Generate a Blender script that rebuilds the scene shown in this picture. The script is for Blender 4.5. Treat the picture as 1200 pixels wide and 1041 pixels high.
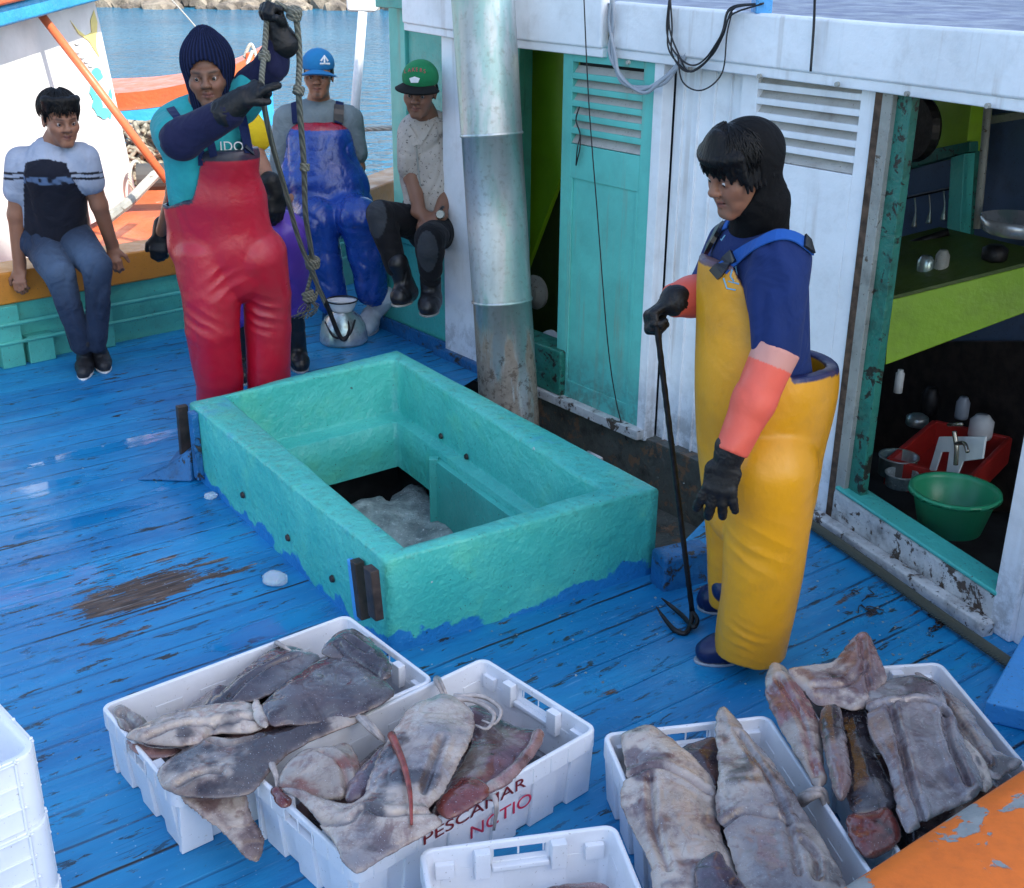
import bpy, bmesh, math, random
import numpy as np
from mathutils import Vector, Matrix
random.seed(7)
for o in list(bpy.data.objects): bpy.data.objects.remove(o)
S = bpy.context.scene
C = S.collection
R = math.radians

# ---------------------------------------------------------------- camera, sky, sun, exposure
FOC, PITCH, ROLL, CAMH = 1400.0, R(22.3), R(0.5), 2.05
cd = bpy.data.cameras.new('camera'); cam = bpy.data.objects.new('camera', cd); C.objects.link(cam)
F_ = Vector((0, math.cos(PITCH), -math.sin(PITCH))); R0 = Vector((1, 0, 0)); U0 = R0.cross(F_)
RT = R0*math.cos(ROLL) + U0*math.sin(ROLL); UP = -R0*math.sin(ROLL) + U0*math.cos(ROLL)
cam.matrix_world = Matrix(((RT.x, UP.x, -F_.x, 0), (RT.y, UP.y, -F_.y, 0), (RT.z, UP.z, -F_.z, CAMH), (0, 0, 0, 1)))
cd.sensor_width = 36; cd.lens = FOC/1200*36; cd.clip_start = .05; cd.clip_end = 3000
S.camera = cam
SUN_EL, SUN_AZ = R(43), R(138)        # azimuth of the sun, clockwise from +Y (behind the camera, to the right)
w = bpy.data.worlds.new('World'); S.world = w; w.use_nodes = True
nt = w.node_tree; bg = nt.nodes['Background']
sky = nt.nodes.new('ShaderNodeTexSky'); sky.sky_type = 'NISHITA'; sky.sun_disc = False
sky.sun_elevation = SUN_EL; sky.sun_rotation = SUN_AZ; sky.air_density = 1.0; sky.dust_density = 1.2; sky.ozone_density = .7
nt.links.new(sky.outputs[0], bg.inputs[0]); bg.inputs[1].default_value = .15
sd = bpy.data.lights.new('sun', 'SUN'); sd.energy = 3.2; sd.angle = R(.55); sd.color = (1, .95, .87)
sun = bpy.data.objects.new('sun', sd); C.objects.link(sun)
SUNV = Vector((math.sin(SUN_AZ)*math.cos(SUN_EL), math.cos(SUN_AZ)*math.cos(SUN_EL), math.sin(SUN_EL)))
sun.rotation_euler = SUNV.to_track_quat('Z', 'Y').to_euler()
sun.location = SUNV*30
S.view_settings.view_transform = 'Standard'; S.view_settings.look = 'None'
S.view_settings.exposure = 1.45; S.view_settings.gamma = 1; S.view_settings.use_curve_mapping = False
S.render.engine = 'CYCLES'

# ---------------------------------------------------------------- points measured in the photograph, put where they stand in the world
CO = np.array([0, 0, CAMH]); nF, nR, nU = np.array(F_), np.array(RT), np.array(UP)
def ray(x, y): return nF*FOC + nR*(x-600) - nU*(y-520.5)
def G(x, y, z=0.0):                   # on the level z
    d = ray(x, y); return CO + d*((z-CAMH)/d[2])
def P(x, y, Y):                       # at the depth Y
    d = ray(x, y); return CO + d*(Y/d[1])
def WL(x, y, q, ang):                 # on the upright plane through q that runs along ang
    n = np.array([-math.sin(R(ang)), math.cos(R(ang)), 0]); d = ray(x, y)
    return CO + d*((np.array([q[0], q[1], 0])-CO).dot(n)/d.dot(n))
def nrm(v): v = np.asarray(v, float); return v/np.linalg.norm(v)
A = np.array

# ---------------------------------------------------------------- objects
def tag(o, label=None, cat=None, group=None, kind=None):
    if label: o['label'] = label
    if cat: o['category'] = cat
    if group: o['group'] = group
    if kind: o['kind'] = kind
    return o
def empty(name, loc, label, cat, group=None, rz=0):
    o = bpy.data.objects.new(name, None); C.objects.link(o); o.location = loc; o.rotation_euler = (0, 0, rz)
    o.empty_display_size = .1
    return tag(o, label, cat, group)
def mk(name, verts, faces, mat, parent=None, smooth=False, bevel=0, col=None, uv=None, seg=2):
    me = bpy.data.meshes.new(name)
    me.from_pydata([tuple(map(float, v)) for v in verts], [], [tuple(map(int, f)) for f in faces]); me.update()
    if smooth: me.polygons.foreach_set('use_smooth', [True]*len(me.polygons))
    if col is not None:
        at = me.color_attributes.new('Col', 'FLOAT_COLOR', 'POINT')
        at.data.foreach_set('color', np.hstack([np.asarray(col, float), np.ones((len(col), 1))]).ravel())
    o = bpy.data.objects.new(name, me); C.objects.link(o)
    for m in (mat if isinstance(mat, (list, tuple)) else [mat]): me.materials.append(m)
    if parent is not None:
        o.parent = parent
        o.matrix_parent_inverse = Matrix.LocRotScale(parent.location, parent.rotation_euler, None).inverted() if parent.type == 'EMPTY' else parent_inv(parent)
    if bevel:
        b = o.modifiers.new('bevel', 'BEVEL'); b.width = bevel; b.segments = seg; b.limit_method = 'ANGLE'; b.angle_limit = R(35)
        me.polygons.foreach_set('use_smooth', [True]*len(me.polygons)); 
        b.harden_normals = False
        wn = o.modifiers.new('wn', 'WEIGHTED_NORMAL'); wn.keep_sharp = True
    return o
def parent_inv(p): return Matrix()     # parts are built in their thing's space already when the thing is a mesh at the origin
class MB:                              # collects solids into ONE mesh
    def __init__(s): s.v = []; s.f = []; s.c = []; s.col = (1, 1, 1)
    def add(s, vs, fs):
        n = len(s.v); s.v += [tuple(v) for v in vs]; s.f += [tuple(i+n for i in f) for f in fs]; s.c += [s.col]*len(vs); return s
    def hexa(s, b, t):                 # four bottom and four top corners
        return s.add(list(b)+list(t), [(3, 2, 1, 0), (4, 5, 6, 7), (0, 1, 5, 4), (1, 2, 6, 5), (2, 3, 7, 6), (3, 0, 4, 7)])
    def box(s, c, h, ux=(1, 0, 0), uy=(0, 1, 0), uz=(0, 0, 1)):   # centre, half sizes, axes
        c = A(c, float); ux, uy, uz = [A(k, float) for k in (ux, uy, uz)]
        q = lambda i, j, k: c + ux*h[0]*i + uy*h[1]*j + uz*h[2]*k
        return s.hexa([q(-1, -1, -1), q(1, -1, -1), q(1, 1, -1), q(-1, 1, -1)], [q(-1, -1, 1), q(1, -1, 1), q(1, 1, 1), q(-1, 1, 1)])
    def slab(s, pts, off):             # polygon pts thickened by the vector off
        n = len(pts); pts = [A(p, float) for p in pts]; off = A(off, float)
        return s.add(pts+[p+off for p in pts], [tuple(range(n))[::-1], tuple(range(n, 2*n))]+[(i, (i+1) % n, n+(i+1) % n, n+i) for i in range(n)])
    def tube(s, pts, r, n=10, cap=True, flat=None):
        pts = [A(p, float) for p in pts]; m = len(pts); rr = np.interp(np.linspace(0, 1, m), np.linspace(0, 1, len(r)), r) if hasattr(r, '__len__') else [r]*m
        vs = []; prev = None
        for i, p in enumerate(pts):
            t = nrm(pts[min(i+1, m-1)]-pts[max(i-1, 0)])
            if prev is None:
                a = nrm(np.cross(t, [0, 0, 1] if abs(t[2]) < .9 else [1, 0, 0]))
            else: a = nrm(prev - t*prev.dot(t))
            prev = a; b = np.cross(t, a)
            for k in range(n):
                an = 2*math.pi*k/n; vs.append(p + (a*math.cos(an) + b*math.sin(an))*rr[i])
        fs = [(i*n+k, i*n+(k+1) % n, (i+1)*n+(k+1) % n, (i+1)*n+k) for i in range(m-1) for k in range(n)]
        if cap: fs += [tuple(range(n))[::-1], tuple(range((m-1)*n, m*n))]
        return s.add(vs, fs)
    def lathe(s, c, prof, n=32, ax=(0, 0, 1), u=None):    # prof: (radius, height)
        ax = nrm(ax); a = nrm(np.cross(ax, [0, 0, 1] if abs(ax[2]) < .9 else [1, 0, 0])) if u is None else nrm(u); b = np.cross(ax, a); c = A(c, float)
        vs = [c + ax*h + (a*math.cos(2*math.pi*k/n)+b*math.sin(2*math.pi*k/n))*max(r, 1e-4) for r, h in prof for k in range(n)]
        m = len(prof)
        return s.add(vs, [(i*n+k, i*n+(k+1) % n, (i+1)*n+(k+1) % n, (i+1)*n+k) for i in range(m-1) for k in range(n)])
    def grid(s, fn, nu, nv):
        vs = [fn(i/(nu-1), j/(nv-1)) for j in range(nv) for i in range(nu)]
        return s.add(vs, [(j*nu+i, j*nu+i+1, (j+1)*nu+i+1, (j+1)*nu+i) for j in range(nv-1) for i in range(nu-1)])
    def band(s, pts, nor, w, th):      # flat strap along pts, nor = outward direction per point
        pts = [A(p, float) for p in pts]; m = len(pts); nor = [nrm(k) for k in (nor if hasattr(nor[0], '__len__') else [nor]*m)]
        vs = []
        for i, p in enumerate(pts):
            t = nrm(pts[min(i+1, m-1)]-pts[max(i-1, 0)]); sd_ = nrm(np.cross(t, nor[i]))*w/2; o_ = nor[i]*th
            vs += [p-sd_, p+sd_, p+sd_+o_, p-sd_+o_]
        fs = [(i*4+k, i*4+(k+1) % 4, (i+1)*4+(k+1) % 4, (i+1)*4+k) for i in range(m-1) for k in range(4)]+[(3, 2, 1, 0), tuple(range((m-1)*4, m*4))]
        return s.add(vs, fs)
    def build(s, name, mat, parent=None, smooth=False, bevel=0, colored=False, seg=2):
        return mk(name, s.v, s.f, mat, parent, smooth, bevel, s.c if colored else None, seg=seg)
def spline(pts, n=8):
    pts = [A(p, float) for p in pts]; out = []
    q = [2*pts[0]-pts[1]]+pts+[2*pts[-1]-pts[-2]]
    for i in range(1, len(q)-2):
        a, b, c, d = q[i-1:i+3]
        for k in range(n):
            t = k/n; out.append(.5*((2*b)+(-a+c)*t+(2*a-5*b+4*c-d)*t*t+(-a+3*b-3*c+d)*t**3))
    return out+[pts[-1]]
def text(name, s, size, loc, rot, mat, parent=None, ext=.0006, sx=1):
    cu = bpy.data.curves.new(name, 'FONT'); cu.body = s; cu.size = size; cu.extrude = ext; cu.align_x = 'LEFT'
    t = bpy.data.objects.new(name, cu); C.objects.link(t); dg = bpy.context.evaluated_depsgraph_get()
    me = bpy.data.meshes.new_from_object(t.evaluated_get(dg)); bpy.data.objects.remove(t)
    M = Matrix.Translation(Vector(loc)) @ rot.to_4x4() @ Matrix.Diagonal((sx, 1, 1, 1)); me.transform(M)
    o = bpy.data.objects.new(name, me); C.objects.link(o); me.materials.clear(); me.materials.append(mat)
    if parent is not None:
        o.parent = parent
        if parent.type == 'EMPTY': o.matrix_parent_inverse = Matrix.LocRotScale(parent.location, parent.rotation_euler, None).inverted()
    return o

# ---------------------------------------------------------------- noise and implicit surfaces
_rs = np.random.RandomState(3); _T = _rs.rand(32, 32, 32).astype(np.float32)
def vnoise(p, f=1.0, o=(0, 0, 0)):
    q = np.asarray(p, np.float32)*f + A(o, np.float32); i = np.floor(q).astype(int); t = q-i; t = t*t*(3-2*t); i &= 31; j = (i+1) & 31
    g = lambda a, b, c: _T[a, b, c]
    x0, y0, z0 = i[:, 0], i[:, 1], i[:, 2]; x1, y1, z1 = j[:, 0], j[:, 1], j[:, 2]; u, v, w_ = t[:, 0], t[:, 1], t[:, 2]
    return ((g(x0, y0, z0)*(1-u)+g(x1, y0, z0)*u)*(1-v)+(g(x0, y1, z0)*(1-u)+g(x1, y1, z0)*u)*v)*(1-w_) + \
           ((g(x0, y0, z1)*(1-u)+g(x1, y0, z1)*u)*(1-v)+(g(x0, y1, z1)*(1-u)+g(x1, y1, z1)*u)*v)*w_
def fbm(p, f, n=3, o=(0, 0, 0)):
    return sum(vnoise(p, f*2**k, A(o)+k*7.3)*.5**k for k in range(n))/sum(.5**k for k in range(n))
def sstep(a, b, x): t = np.clip((x-a)/(b-a), 0, 1); return t*t*(3-2*t)
class SDF:
    def __init__(s): s.p = []; s.cut = []
    # radii ru along u and rv along the other side; each a pair (start, end)
    def cap(s, a, b, r0, r1=None, k=.02, flat=None, ratio=1.0, sub=False):
        a, b = A(a, float), A(b, float); r1 = r0 if r1 is None else r1
        s.p.append(('c', a, b, r0, r1, k, None if flat is None else nrm(flat), ratio, sub)); return s
    def ell(s, c, r, ax=None, k=.02, sub=False):
        ax = np.eye(3) if ax is None else A(ax, float)
        s.p.append(('e', A(c, float), A(r, float), ax, k, sub)); return s
    def chain(s, pts, k=.02, flat=None, ratio=1.0):   # pts: (point, radius)
        for (a, ra), (b, rb) in zip(pts, pts[1:]): s.cap(a, b, ra, rb, k, flat, ratio)
        return s
    def bounds(s):
        lo, hi = A([9e9]*3), A([-9e9]*3)
        for q in s.p:
            if q[-1]: continue
            if q[0] == 'c':
                r = max(q[3], q[4])*max(1, q[7]); pts = [q[1]-r, q[1]+r, q[2]-r, q[2]+r]
            else: r = max(q[2]); pts = [q[1]-r, q[1]+r]
            for t in pts: lo = np.minimum(lo, t); hi = np.maximum(hi, t)
        return lo, hi
    @staticmethod
    def dist(q, X):
        if q[0] == 'c':
            _, a, b, r0, r1, k, fl, ra, _s = q; d = X-a; ab = b-a
            if fl is not None:         # stretch along fl: radius there is r*ra
                d = d + (d@fl)[..., None]*fl*(1/ra-1); ab = ab + fl*(ab@fl)*(1/ra-1)
            L = max(ab@ab, 1e-12); t = np.clip((d@ab)/L, 0, 1)
            return np.sqrt(((d-t[..., None]*ab)**2).sum(-1)) - (r0+(r1-r0)*t)
        _, c, r, ax, k, _s = q; l = (X-c)@ax.T; k0 = np.sqrt(((l/r)**2).sum(-1)); k1 = np.sqrt(((l/r**2)**2).sum(-1))+1e-9
        return k0*(k0-1)/k1
    def mesh(s, vox, fine=None, fvox=None, disp=None):
        lo, hi = s.bounds(); lo -= 2.5*vox; hi += 2.5*vox; axs = []
        for i in range(3):
            if fine is None: axs.append(np.arange(lo[i], hi[i]+vox, vox)); continue
            xs = [lo[i]]
            while xs[-1] < hi[i]:
                x = xs[-1]; inside = any(fb[0][i]-vox <= x <= fb[1][i] for fb in fine); xs.append(x+(fvox if inside else vox))
            axs.append(A(xs))
        nx, ny, nz = map(len, axs); D = np.full((nx, ny, nz), .3, np.float32)
        for q in s.p:
            k = q[5] if q[0] == 'c' else q[4]
            if q[0] == 'c': r = max(q[3], q[4])*max(1, q[7])+k+2*vox; l, h = np.minimum(q[1], q[2])-r, np.maximum(q[1], q[2])+r
            else: r = max(q[2])+k+2*vox; l, h = q[1]-r, q[1]+r
            sl = tuple(slice(max(0, np.searchsorted(axs[i], l[i])-1), np.searchsorted(axs[i], h[i])+1) for i in range(3))
            if any(t.stop <= t.start for t in sl): continue
            X = np.stack(np.meshgrid(*[axs[i][sl[i]] for i in range(3)], indexing='ij'), -1)
            d = s.dist(q, X).astype(np.float32); o = D[sl]
            if q[-1]: d = -d; hh = np.clip(.5+.5*(d-o)/k, 0, 1); D[sl] = o+(d-o)*hh + k*hh*(1-hh)
            else: hh = np.clip(.5+.5*(o-d)/k, 0, 1); D[sl] = o+(d-o)*hh - k*hh*(1-hh)
        if s.cut:
            X = np.stack(np.meshgrid(*axs, indexing='ij'), -1)
            for fn in s.cut: D = np.maximum(D, fn(X).astype(np.float32))
        D[0] = D[-1] = .1; D[:, 0] = D[:, -1] = .1; D[:, :, 0] = D[:, :, -1] = .1
        return nets(D, axs)
def nets(D, axs):                      # naive surface nets
    nx, ny, nz = D.shape; In = D < 0
    c = np.zeros((nx-1, ny-1, nz-1), np.int8)
    for i in (0, 1):
        for j in (0, 1):
            for k in (0, 1): c += In[i:nx-1+i, j:ny-1+j, k:nz-1+k]
    I = np.argwhere((c > 0) & (c < 8)); idx = -np.ones(c.shape, np.int64); idx[I[:, 0], I[:, 1], I[:, 2]] = np.arange(len(I))
    acc = np.zeros((len(I), 3)); cnt = np.zeros(len(I)); g = [A(a) for a in axs]
    cs = [(i, j, k) for i in (0, 1) for j in (0, 1) for k in (0, 1)]
    for a in cs:
        for b in cs:
            if sum(b)-sum(a) != 1 or any(b[t] < a[t] for t in range(3)): continue
            pa, pb = I+a, I+b; da = D[pa[:, 0], pa[:, 1], pa[:, 2]]; db = D[pb[:, 0], pb[:, 1], pb[:, 2]]
            m = (da < 0) != (db < 0); t = np.where(m, da/np.where(m, da-db, 1), 0)[:, None]
            xa = np.stack([g[d][pa[:, d]] for d in range(3)], 1); xb = np.stack([g[d][pb[:, d]] for d in range(3)], 1)
            acc += np.where(m[:, None], xa+(xb-xa)*t, 0); cnt += m
    V = acc/np.maximum(cnt, 1)[:, None]; Fs = []
    for ax in range(3):
        s0 = [slice(1, -1)]*3; s1 = [slice(1, -1)]*3; s0[ax] = slice(0, -1); s1[ax] = slice(1, None)
        a, b = In[tuple(s0)], In[tuple(s1)]; J = np.argwhere(a != b)
        if not len(J): continue
        fl = a[J[:, 0], J[:, 1], J[:, 2]]; off = A([1, 1, 1]); off[ax] = 0; J = J+off
        u, v = [(1, 2), (2, 0), (0, 1)][ax]; q = []
        for du, dv in ((-1, -1), (0, -1), (0, 0), (-1, 0)):
            K = J.copy(); K[:, u] += du; K[:, v] += dv; q.append(idx[K[:, 0], K[:, 1], K[:, 2]])
        q = np.stack(q, 1); q[~fl] = q[~fl][:, ::-1]; Fs.append(q)
    Fq = np.vstack(Fs); return V, Fq[(Fq >= 0).all(1)]
def vnormals(V, Fq):
    n = np.cross(V[Fq[:, 2]]-V[Fq[:, 0]], V[Fq[:, 3]]-V[Fq[:, 1]]); N = np.zeros_like(V)
    for k in range(4): np.add.at(N, Fq[:, k], n)
    return N/(np.linalg.norm(N, axis=1)[:, None]+1e-12)
def relax(V, Fq, it=2, lam=.5):
    e = np.vstack([Fq[:, [0, 1]], Fq[:, [1, 2]], Fq[:, [2, 3]], Fq[:, [3, 0]]])
    for _ in range(it):
        a = np.zeros_like(V); c = np.zeros(len(V)); np.add.at(a, e[:, 0], V[e[:, 1]]); np.add.at(c, e[:, 0], 1); np.add.at(a, e[:, 1], V[e[:, 0]]); np.add.at(c, e[:, 1], 1)
        V = V*(1-lam)+lam*a/c[:, None]
    return V
def organic(name, sdf, mat, parent, vox=.006, fine=None, fvox=None, it=2, disp=None, paint=None):
    V, Fq = sdf.mesh(vox, fine, fvox); V = relax(V, Fq, it)
    if disp is not None:
        N = vnormals(V, Fq); V = V + N*disp(V)[:, None]
    return mk(name, V, Fq, mat, parent, smooth=True, col=paint(V) if paint else None)
def frame(fwd, up=(0, 0, 1)):          # rows: right, forward, up
    f = nrm(fwd); r = nrm(np.cross(f, up)); return A([r, f, np.cross(r, f)])
# ---------------------------------------------------------------- materials
class NT:
    def __init__(s, name):
        s.m = bpy.data.materials.new(name); s.m.use_nodes = True; s.t = s.m.node_tree; s.b = s.t.nodes['Principled BSDF']
        s.co = s.n('ShaderNodeTexCoord').outputs['Object']
    def n(s, ty, **kw):
        o = s.t.nodes.new(ty)
        for k, v in kw.items(): setattr(o, k, v)
        return o
    def put(s, sock, v):
        if isinstance(v, bpy.types.NodeSocket): s.t.links.new(v, sock)
        else: sock.default_value = (tuple(v)+(1,) if sock.type == 'RGBA' and len(v) == 3 else v) if hasattr(v, '__len__') else v
    def noise(s, scale, det=4, rough=.6, vec=None, dist=0, stretch=None, rot=0):
        v = s.co if vec is None else vec
        if stretch is not None:
            mp = s.n('ShaderNodeMapping'); s.put(mp.inputs[0], v); mp.inputs['Scale'].default_value = stretch; mp.inputs['Rotation'].default_value = (0, 0, rot); v = mp.outputs[0]
        o = s.n('ShaderNodeTexNoise'); s.put(o.inputs['Vector'], v); o.inputs['Scale'].default_value = scale; o.inputs['Detail'].default_value = det
        o.inputs['Roughness'].default_value = rough; o.inputs['Distortion'].default_value = dist
        return o.outputs['Fac']
    def vor(s, scale, feature='F1', out='Distance', stretch=None):
        v = s.co
        if stretch is not None: mp = s.n('ShaderNodeMapping'); s.put(mp.inputs[0], v); mp.inputs['Scale'].default_value = stretch; v = mp.outputs[0]
        o = s.n('ShaderNodeTexVoronoi', feature=feature); s.put(o.inputs['Vector'], v); o.inputs['Scale'].default_value = scale; return o.outputs[out]
    def ramp(s, x, a, b, lo=0., hi=1.):
        o = s.n('ShaderNodeMapRange', interpolation_type='SMOOTHSTEP'); s.put(o.inputs[0], x)
        for i, v in enumerate((a, b, lo, hi)): o.inputs[i+1].default_value = v
        return o.outputs[0]
    def mix(s, f, a, b, mode='MIX'):
        o = s.n('ShaderNodeMix', data_type='RGBA', blend_type=mode); s.put(o.inputs[0], f); s.put(o.inputs[6], a); s.put(o.inputs[7], b); return o.outputs[2]
    def math(s, op, a, b=0., c=0.):
        o = s.n('ShaderNodeMath', operation=op); s.put(o.inputs[0], a); s.put(o.inputs[1], b); s.put(o.inputs[2], c); return o.outputs[0]
    def sep(s, v=None):
        o = s.n('ShaderNodeSeparateXYZ'); s.put(o.inputs[0], s.co if v is None else v); return o.outputs
    def rot(s, ang, v=None):
        mp = s.n('ShaderNodeMapping'); s.put(mp.inputs[0], s.co if v is None else v); mp.inputs['Rotation'].default_value = (0, 0, ang); return mp.outputs[0]
    def bump(s, h, st=.3, d=.01, nrm_=None):
        o = s.n('ShaderNodeBump'); s.put(o.inputs['Height'], h); o.inputs['Strength'].default_value = st; o.inputs['Distance'].default_value = d
        if nrm_ is not None: s.put(o.inputs['Normal'], nrm_)
        s.put(s.b.inputs['Normal'], o.outputs[0]); return o.outputs[0]
    def set(s, **kw):
        nm = dict(col='Base Color', rough='Roughness', metal='Metallic', coat='Coat Weight', coatr='Coat Roughness', sheen='Sheen Weight', sss='Subsurface Weight', trans='Transmission Weight', ior='IOR', alpha='Alpha', spec='Specular IOR Level')
        for k, v in kw.items(): s.put(s.b.inputs[nm[k]], v)
        return s
    def vcol(s):
        o = s.n('ShaderNodeVertexColor', layer_name='Col'); return o.outputs[0]
def lin(r, g, b): return tuple(((c/255+.055)/1.055)**2.4 if c > 10 else c/255/12.92 for c in (r, g, b))

def painted(name, col, dirt=(.06, .05, .035), chip=(.25, .22, .18), rough=.42, amt=.35, chips=.66, speck=True, bumpy=.5, var=.85, bs=1., runs=0.):
    """brushed marine enamel over uneven wood: tone drift, brush ridges, grime flecks, chips down to the timber"""
    s = NT(name); big = s.noise(2.2, 5); fine = s.noise(60, 3)
    c = s.mix(s.ramp(big, .3, .7), tuple(x*var for x in col), tuple(min(1, x*1.1) for x in col))
    c = s.mix(s.ramp(s.noise(9, 6, .65), .45, .8, 0, amt), c, dirt)
    if speck: c = s.mix(s.ramp(s.noise(95, 3, .55), .66, .70, 0, .75), c, dirt)
    if runs: c = s.mix(s.math('MULTIPLY', s.ramp(s.noise(16, 5, .6, stretch=(1, 1, .05)), .56, .70, 0, runs), s.ramp(s.noise(2.5, 3), .4, .6, .25, 1)), c, (.30, .20, .12)); c = s.mix(s.math('MULTIPLY', s.ramp(s.sep()[2], .45, -.05, 0, runs*1.6), s.ramp(s.noise(11, 7, .75), .44, .60)), c, (.10, .085, .06))
    ch = s.ramp(s.noise(14, 7, .72, dist=.4), chips, chips+.02)
    c = s.mix(ch, c, chip)
    h = s.math('ADD', s.math('MULTIPLY', s.noise(22*bs, 5, .6), 1.0), s.math('MULTIPLY', ch, -.25))
    s.bump(s.math('ADD', h, s.math('MULTIPLY', fine, .12)), bumpy, .012)
    s.set(col=c, rough=s.ramp(s.noise(7, 4), .3, .75, rough*.75, rough*1.35)); return s.m
def plain(name, col, rough=.5, metal=0, bump=.0, bscale=80, var=.12, vs=6, **kw):
    s = NT(name); c = s.mix(s.ramp(s.noise(vs, 4), .3, .7), tuple(x*(1-var) for x in col), tuple(min(1, x*(1+var)) for x in col))
    s.set(col=c, rough=rough, metal=metal, **kw)
    if bump: s.bump(s.noise(bscale, 4), bump, .004)
    return s.m
def cloth(name, col, scale=500, folds=.35, fs=9, rough=.85, fleck=None, use_v=False, sheen=.04):
    s = NT(name); base = s.vcol() if use_v else col
    c = s.mix(s.ramp(s.noise(5, 5), .3, .75, 0, .3), base, (0, 0, 0))
    if fleck: c = s.mix(s.ramp(s.noise(70, 2), .62, .66, 0, .8), c, fleck)
    wv = s.math('ADD', s.math('MULTIPLY', s.noise(fs, 3, .5, dist=.8), 3.), s.math('MULTIPLY', s.noise(scale, 2), .06))
    s.bump(wv, folds, .02); s.set(col=c, rough=rough, sheen=sheen, spec=.2); return s.m
def pvc(name, col, dirt=.25, rough=.36, folds=.3, use_v=False, coat=.08):
    s = NT(name); base = s.vcol() if use_v else col
    c = s.mix(s.ramp(s.noise(7, 6, .7), .5, .8, 0, dirt), base, s.mix(.75, base, (.08, .05, .04)))
    c = s.mix(s.ramp(s.noise(3, 3), .35, .7, 0, .22), c, s.mix(.5, base, (0, 0, 0)))
    s.bump(s.math('ADD', s.math('MULTIPLY', s.noise(6, 3, .45, dist=1.2), 1.1), s.math('MULTIPLY', s.noise(45, 4), .25)), folds, .02)
    s.set(col=c, rough=s.ramp(s.noise(12, 4), .3, .7, rough*.8, rough*1.5), coat=coat, coatr=.25); return s.m
M = {}
TEAL = (.07, .48, .41)
M['teal'] = painted('teal_enamel', TEAL, amt=.12, chips=.735, bumpy=.55)
M['teal_bulk'] = painted('teal_enamel_worn', (.07, .40, .34), amt=.3, chips=.69)
M['teal_dirty'] = painted('teal_enamel_mouldy', (.025, .19, .14), dirt=(.012, .018, .01), chip=(.02, .022, .015), amt=.8, chips=.555)
M['teal_door'] = painted('teal_door_enamel', (.12, .55, .48), amt=.14, chips=.75, bumpy=.25, speck=False, runs=.4)
M['white'] = painted('white_enamel', (.82, .84, .86), dirt=(.30, .27, .23), chip=(.33, .30, .26), amt=.22, chips=.735, bumpy=.3, speck=False, var=.95, runs=.3)
M['white_worn'] = painted('white_enamel_peeling', (.62, .62, .60), dirt=(.05, .04, .03), chip=(.10, .07, .05), amt=.85, chips=.56, bumpy=.8)
M['grimy'] = painted('grimy_skirting', (.10, .105, .09), dirt=(.012, .010, .008), chip=(.20, .12, .07), amt=.9, chips=.56, bumpy=.9)
M['lime'] = painted('lime_enamel', (.30, .52, .02), amt=.2, chips=.74, bumpy=.25, speck=False)
M['lime_in'] = painted('lime_panel', (.22, .45, .01), amt=.15, chips=.78, bumpy=.15, speck=False)
M['blueboard'] = painted('blue_board', (.10, .15, .26), amt=.5, chips=.7, bumpy=.3)
M['rotten'] = plain('rotten_edge', (.09, .055, .035), .9, bump=1., bscale=30, var=.5, vs=25)
M['greywood'] = painted('grey_board', (.35, .35, .31), dirt=(.05, .045, .035), chip=(.12, .09, .06), amt=.5, chips=.62)
M['orange_cap'] = painted('ochre_orange_rail', (.50, .20, .025), dirt=(.12, .05, .02), chip=(.3, .25, .2), amt=.3, chips=.72, bumpy=.3)
M['orange_sun'] = painted('orange_red_deck', (.62, .14, .05), dirt=(.3, .1, .05), chip=(.6, .4, .3), amt=.3, chips=.66)
M['blue_trim'] = painted('blue_trim', (.04, .33, .62), amt=.1, chips=.75)
M['blue_block'] = painted('blue_block', (.015, .14, .34), dirt=(.02, .02, .02), chip=(.04, .035, .03), amt=.6, chips=.57, bumpy=.9)
M['blue_plank'] = painted('light_blue_plank', (.07, .36, .76), amt=.15, chips=.7)
M['house'] = painted('boat_white', (.80, .79, .76), dirt=(.5, .5, .46), amt=.1, chips=.8, bumpy=.12, speck=False)
def orange_rail():
    s = NT('chipped_orange_rail'); pe = s.ramp(s.noise(7, 7, .62, dist=.5), .555, .57)
    c = s.mix(s.ramp(s.noise(25, 5), .35, .75, 0, .35), (.80, .17, .012), (.45, .09, .01))
    c = s.mix(pe, c, s.mix(s.noise(40, 4), (.15, .17, .17), (.36, .38, .37)))
    s.bump(s.math('ADD', s.math('MULTIPLY', pe, -.5), s.math('MULTIPLY', s.noise(50, 4), .3)), .7, .006); s.set(col=c, rough=.5); return s.m
M['rail'] = orange_rail()
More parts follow.
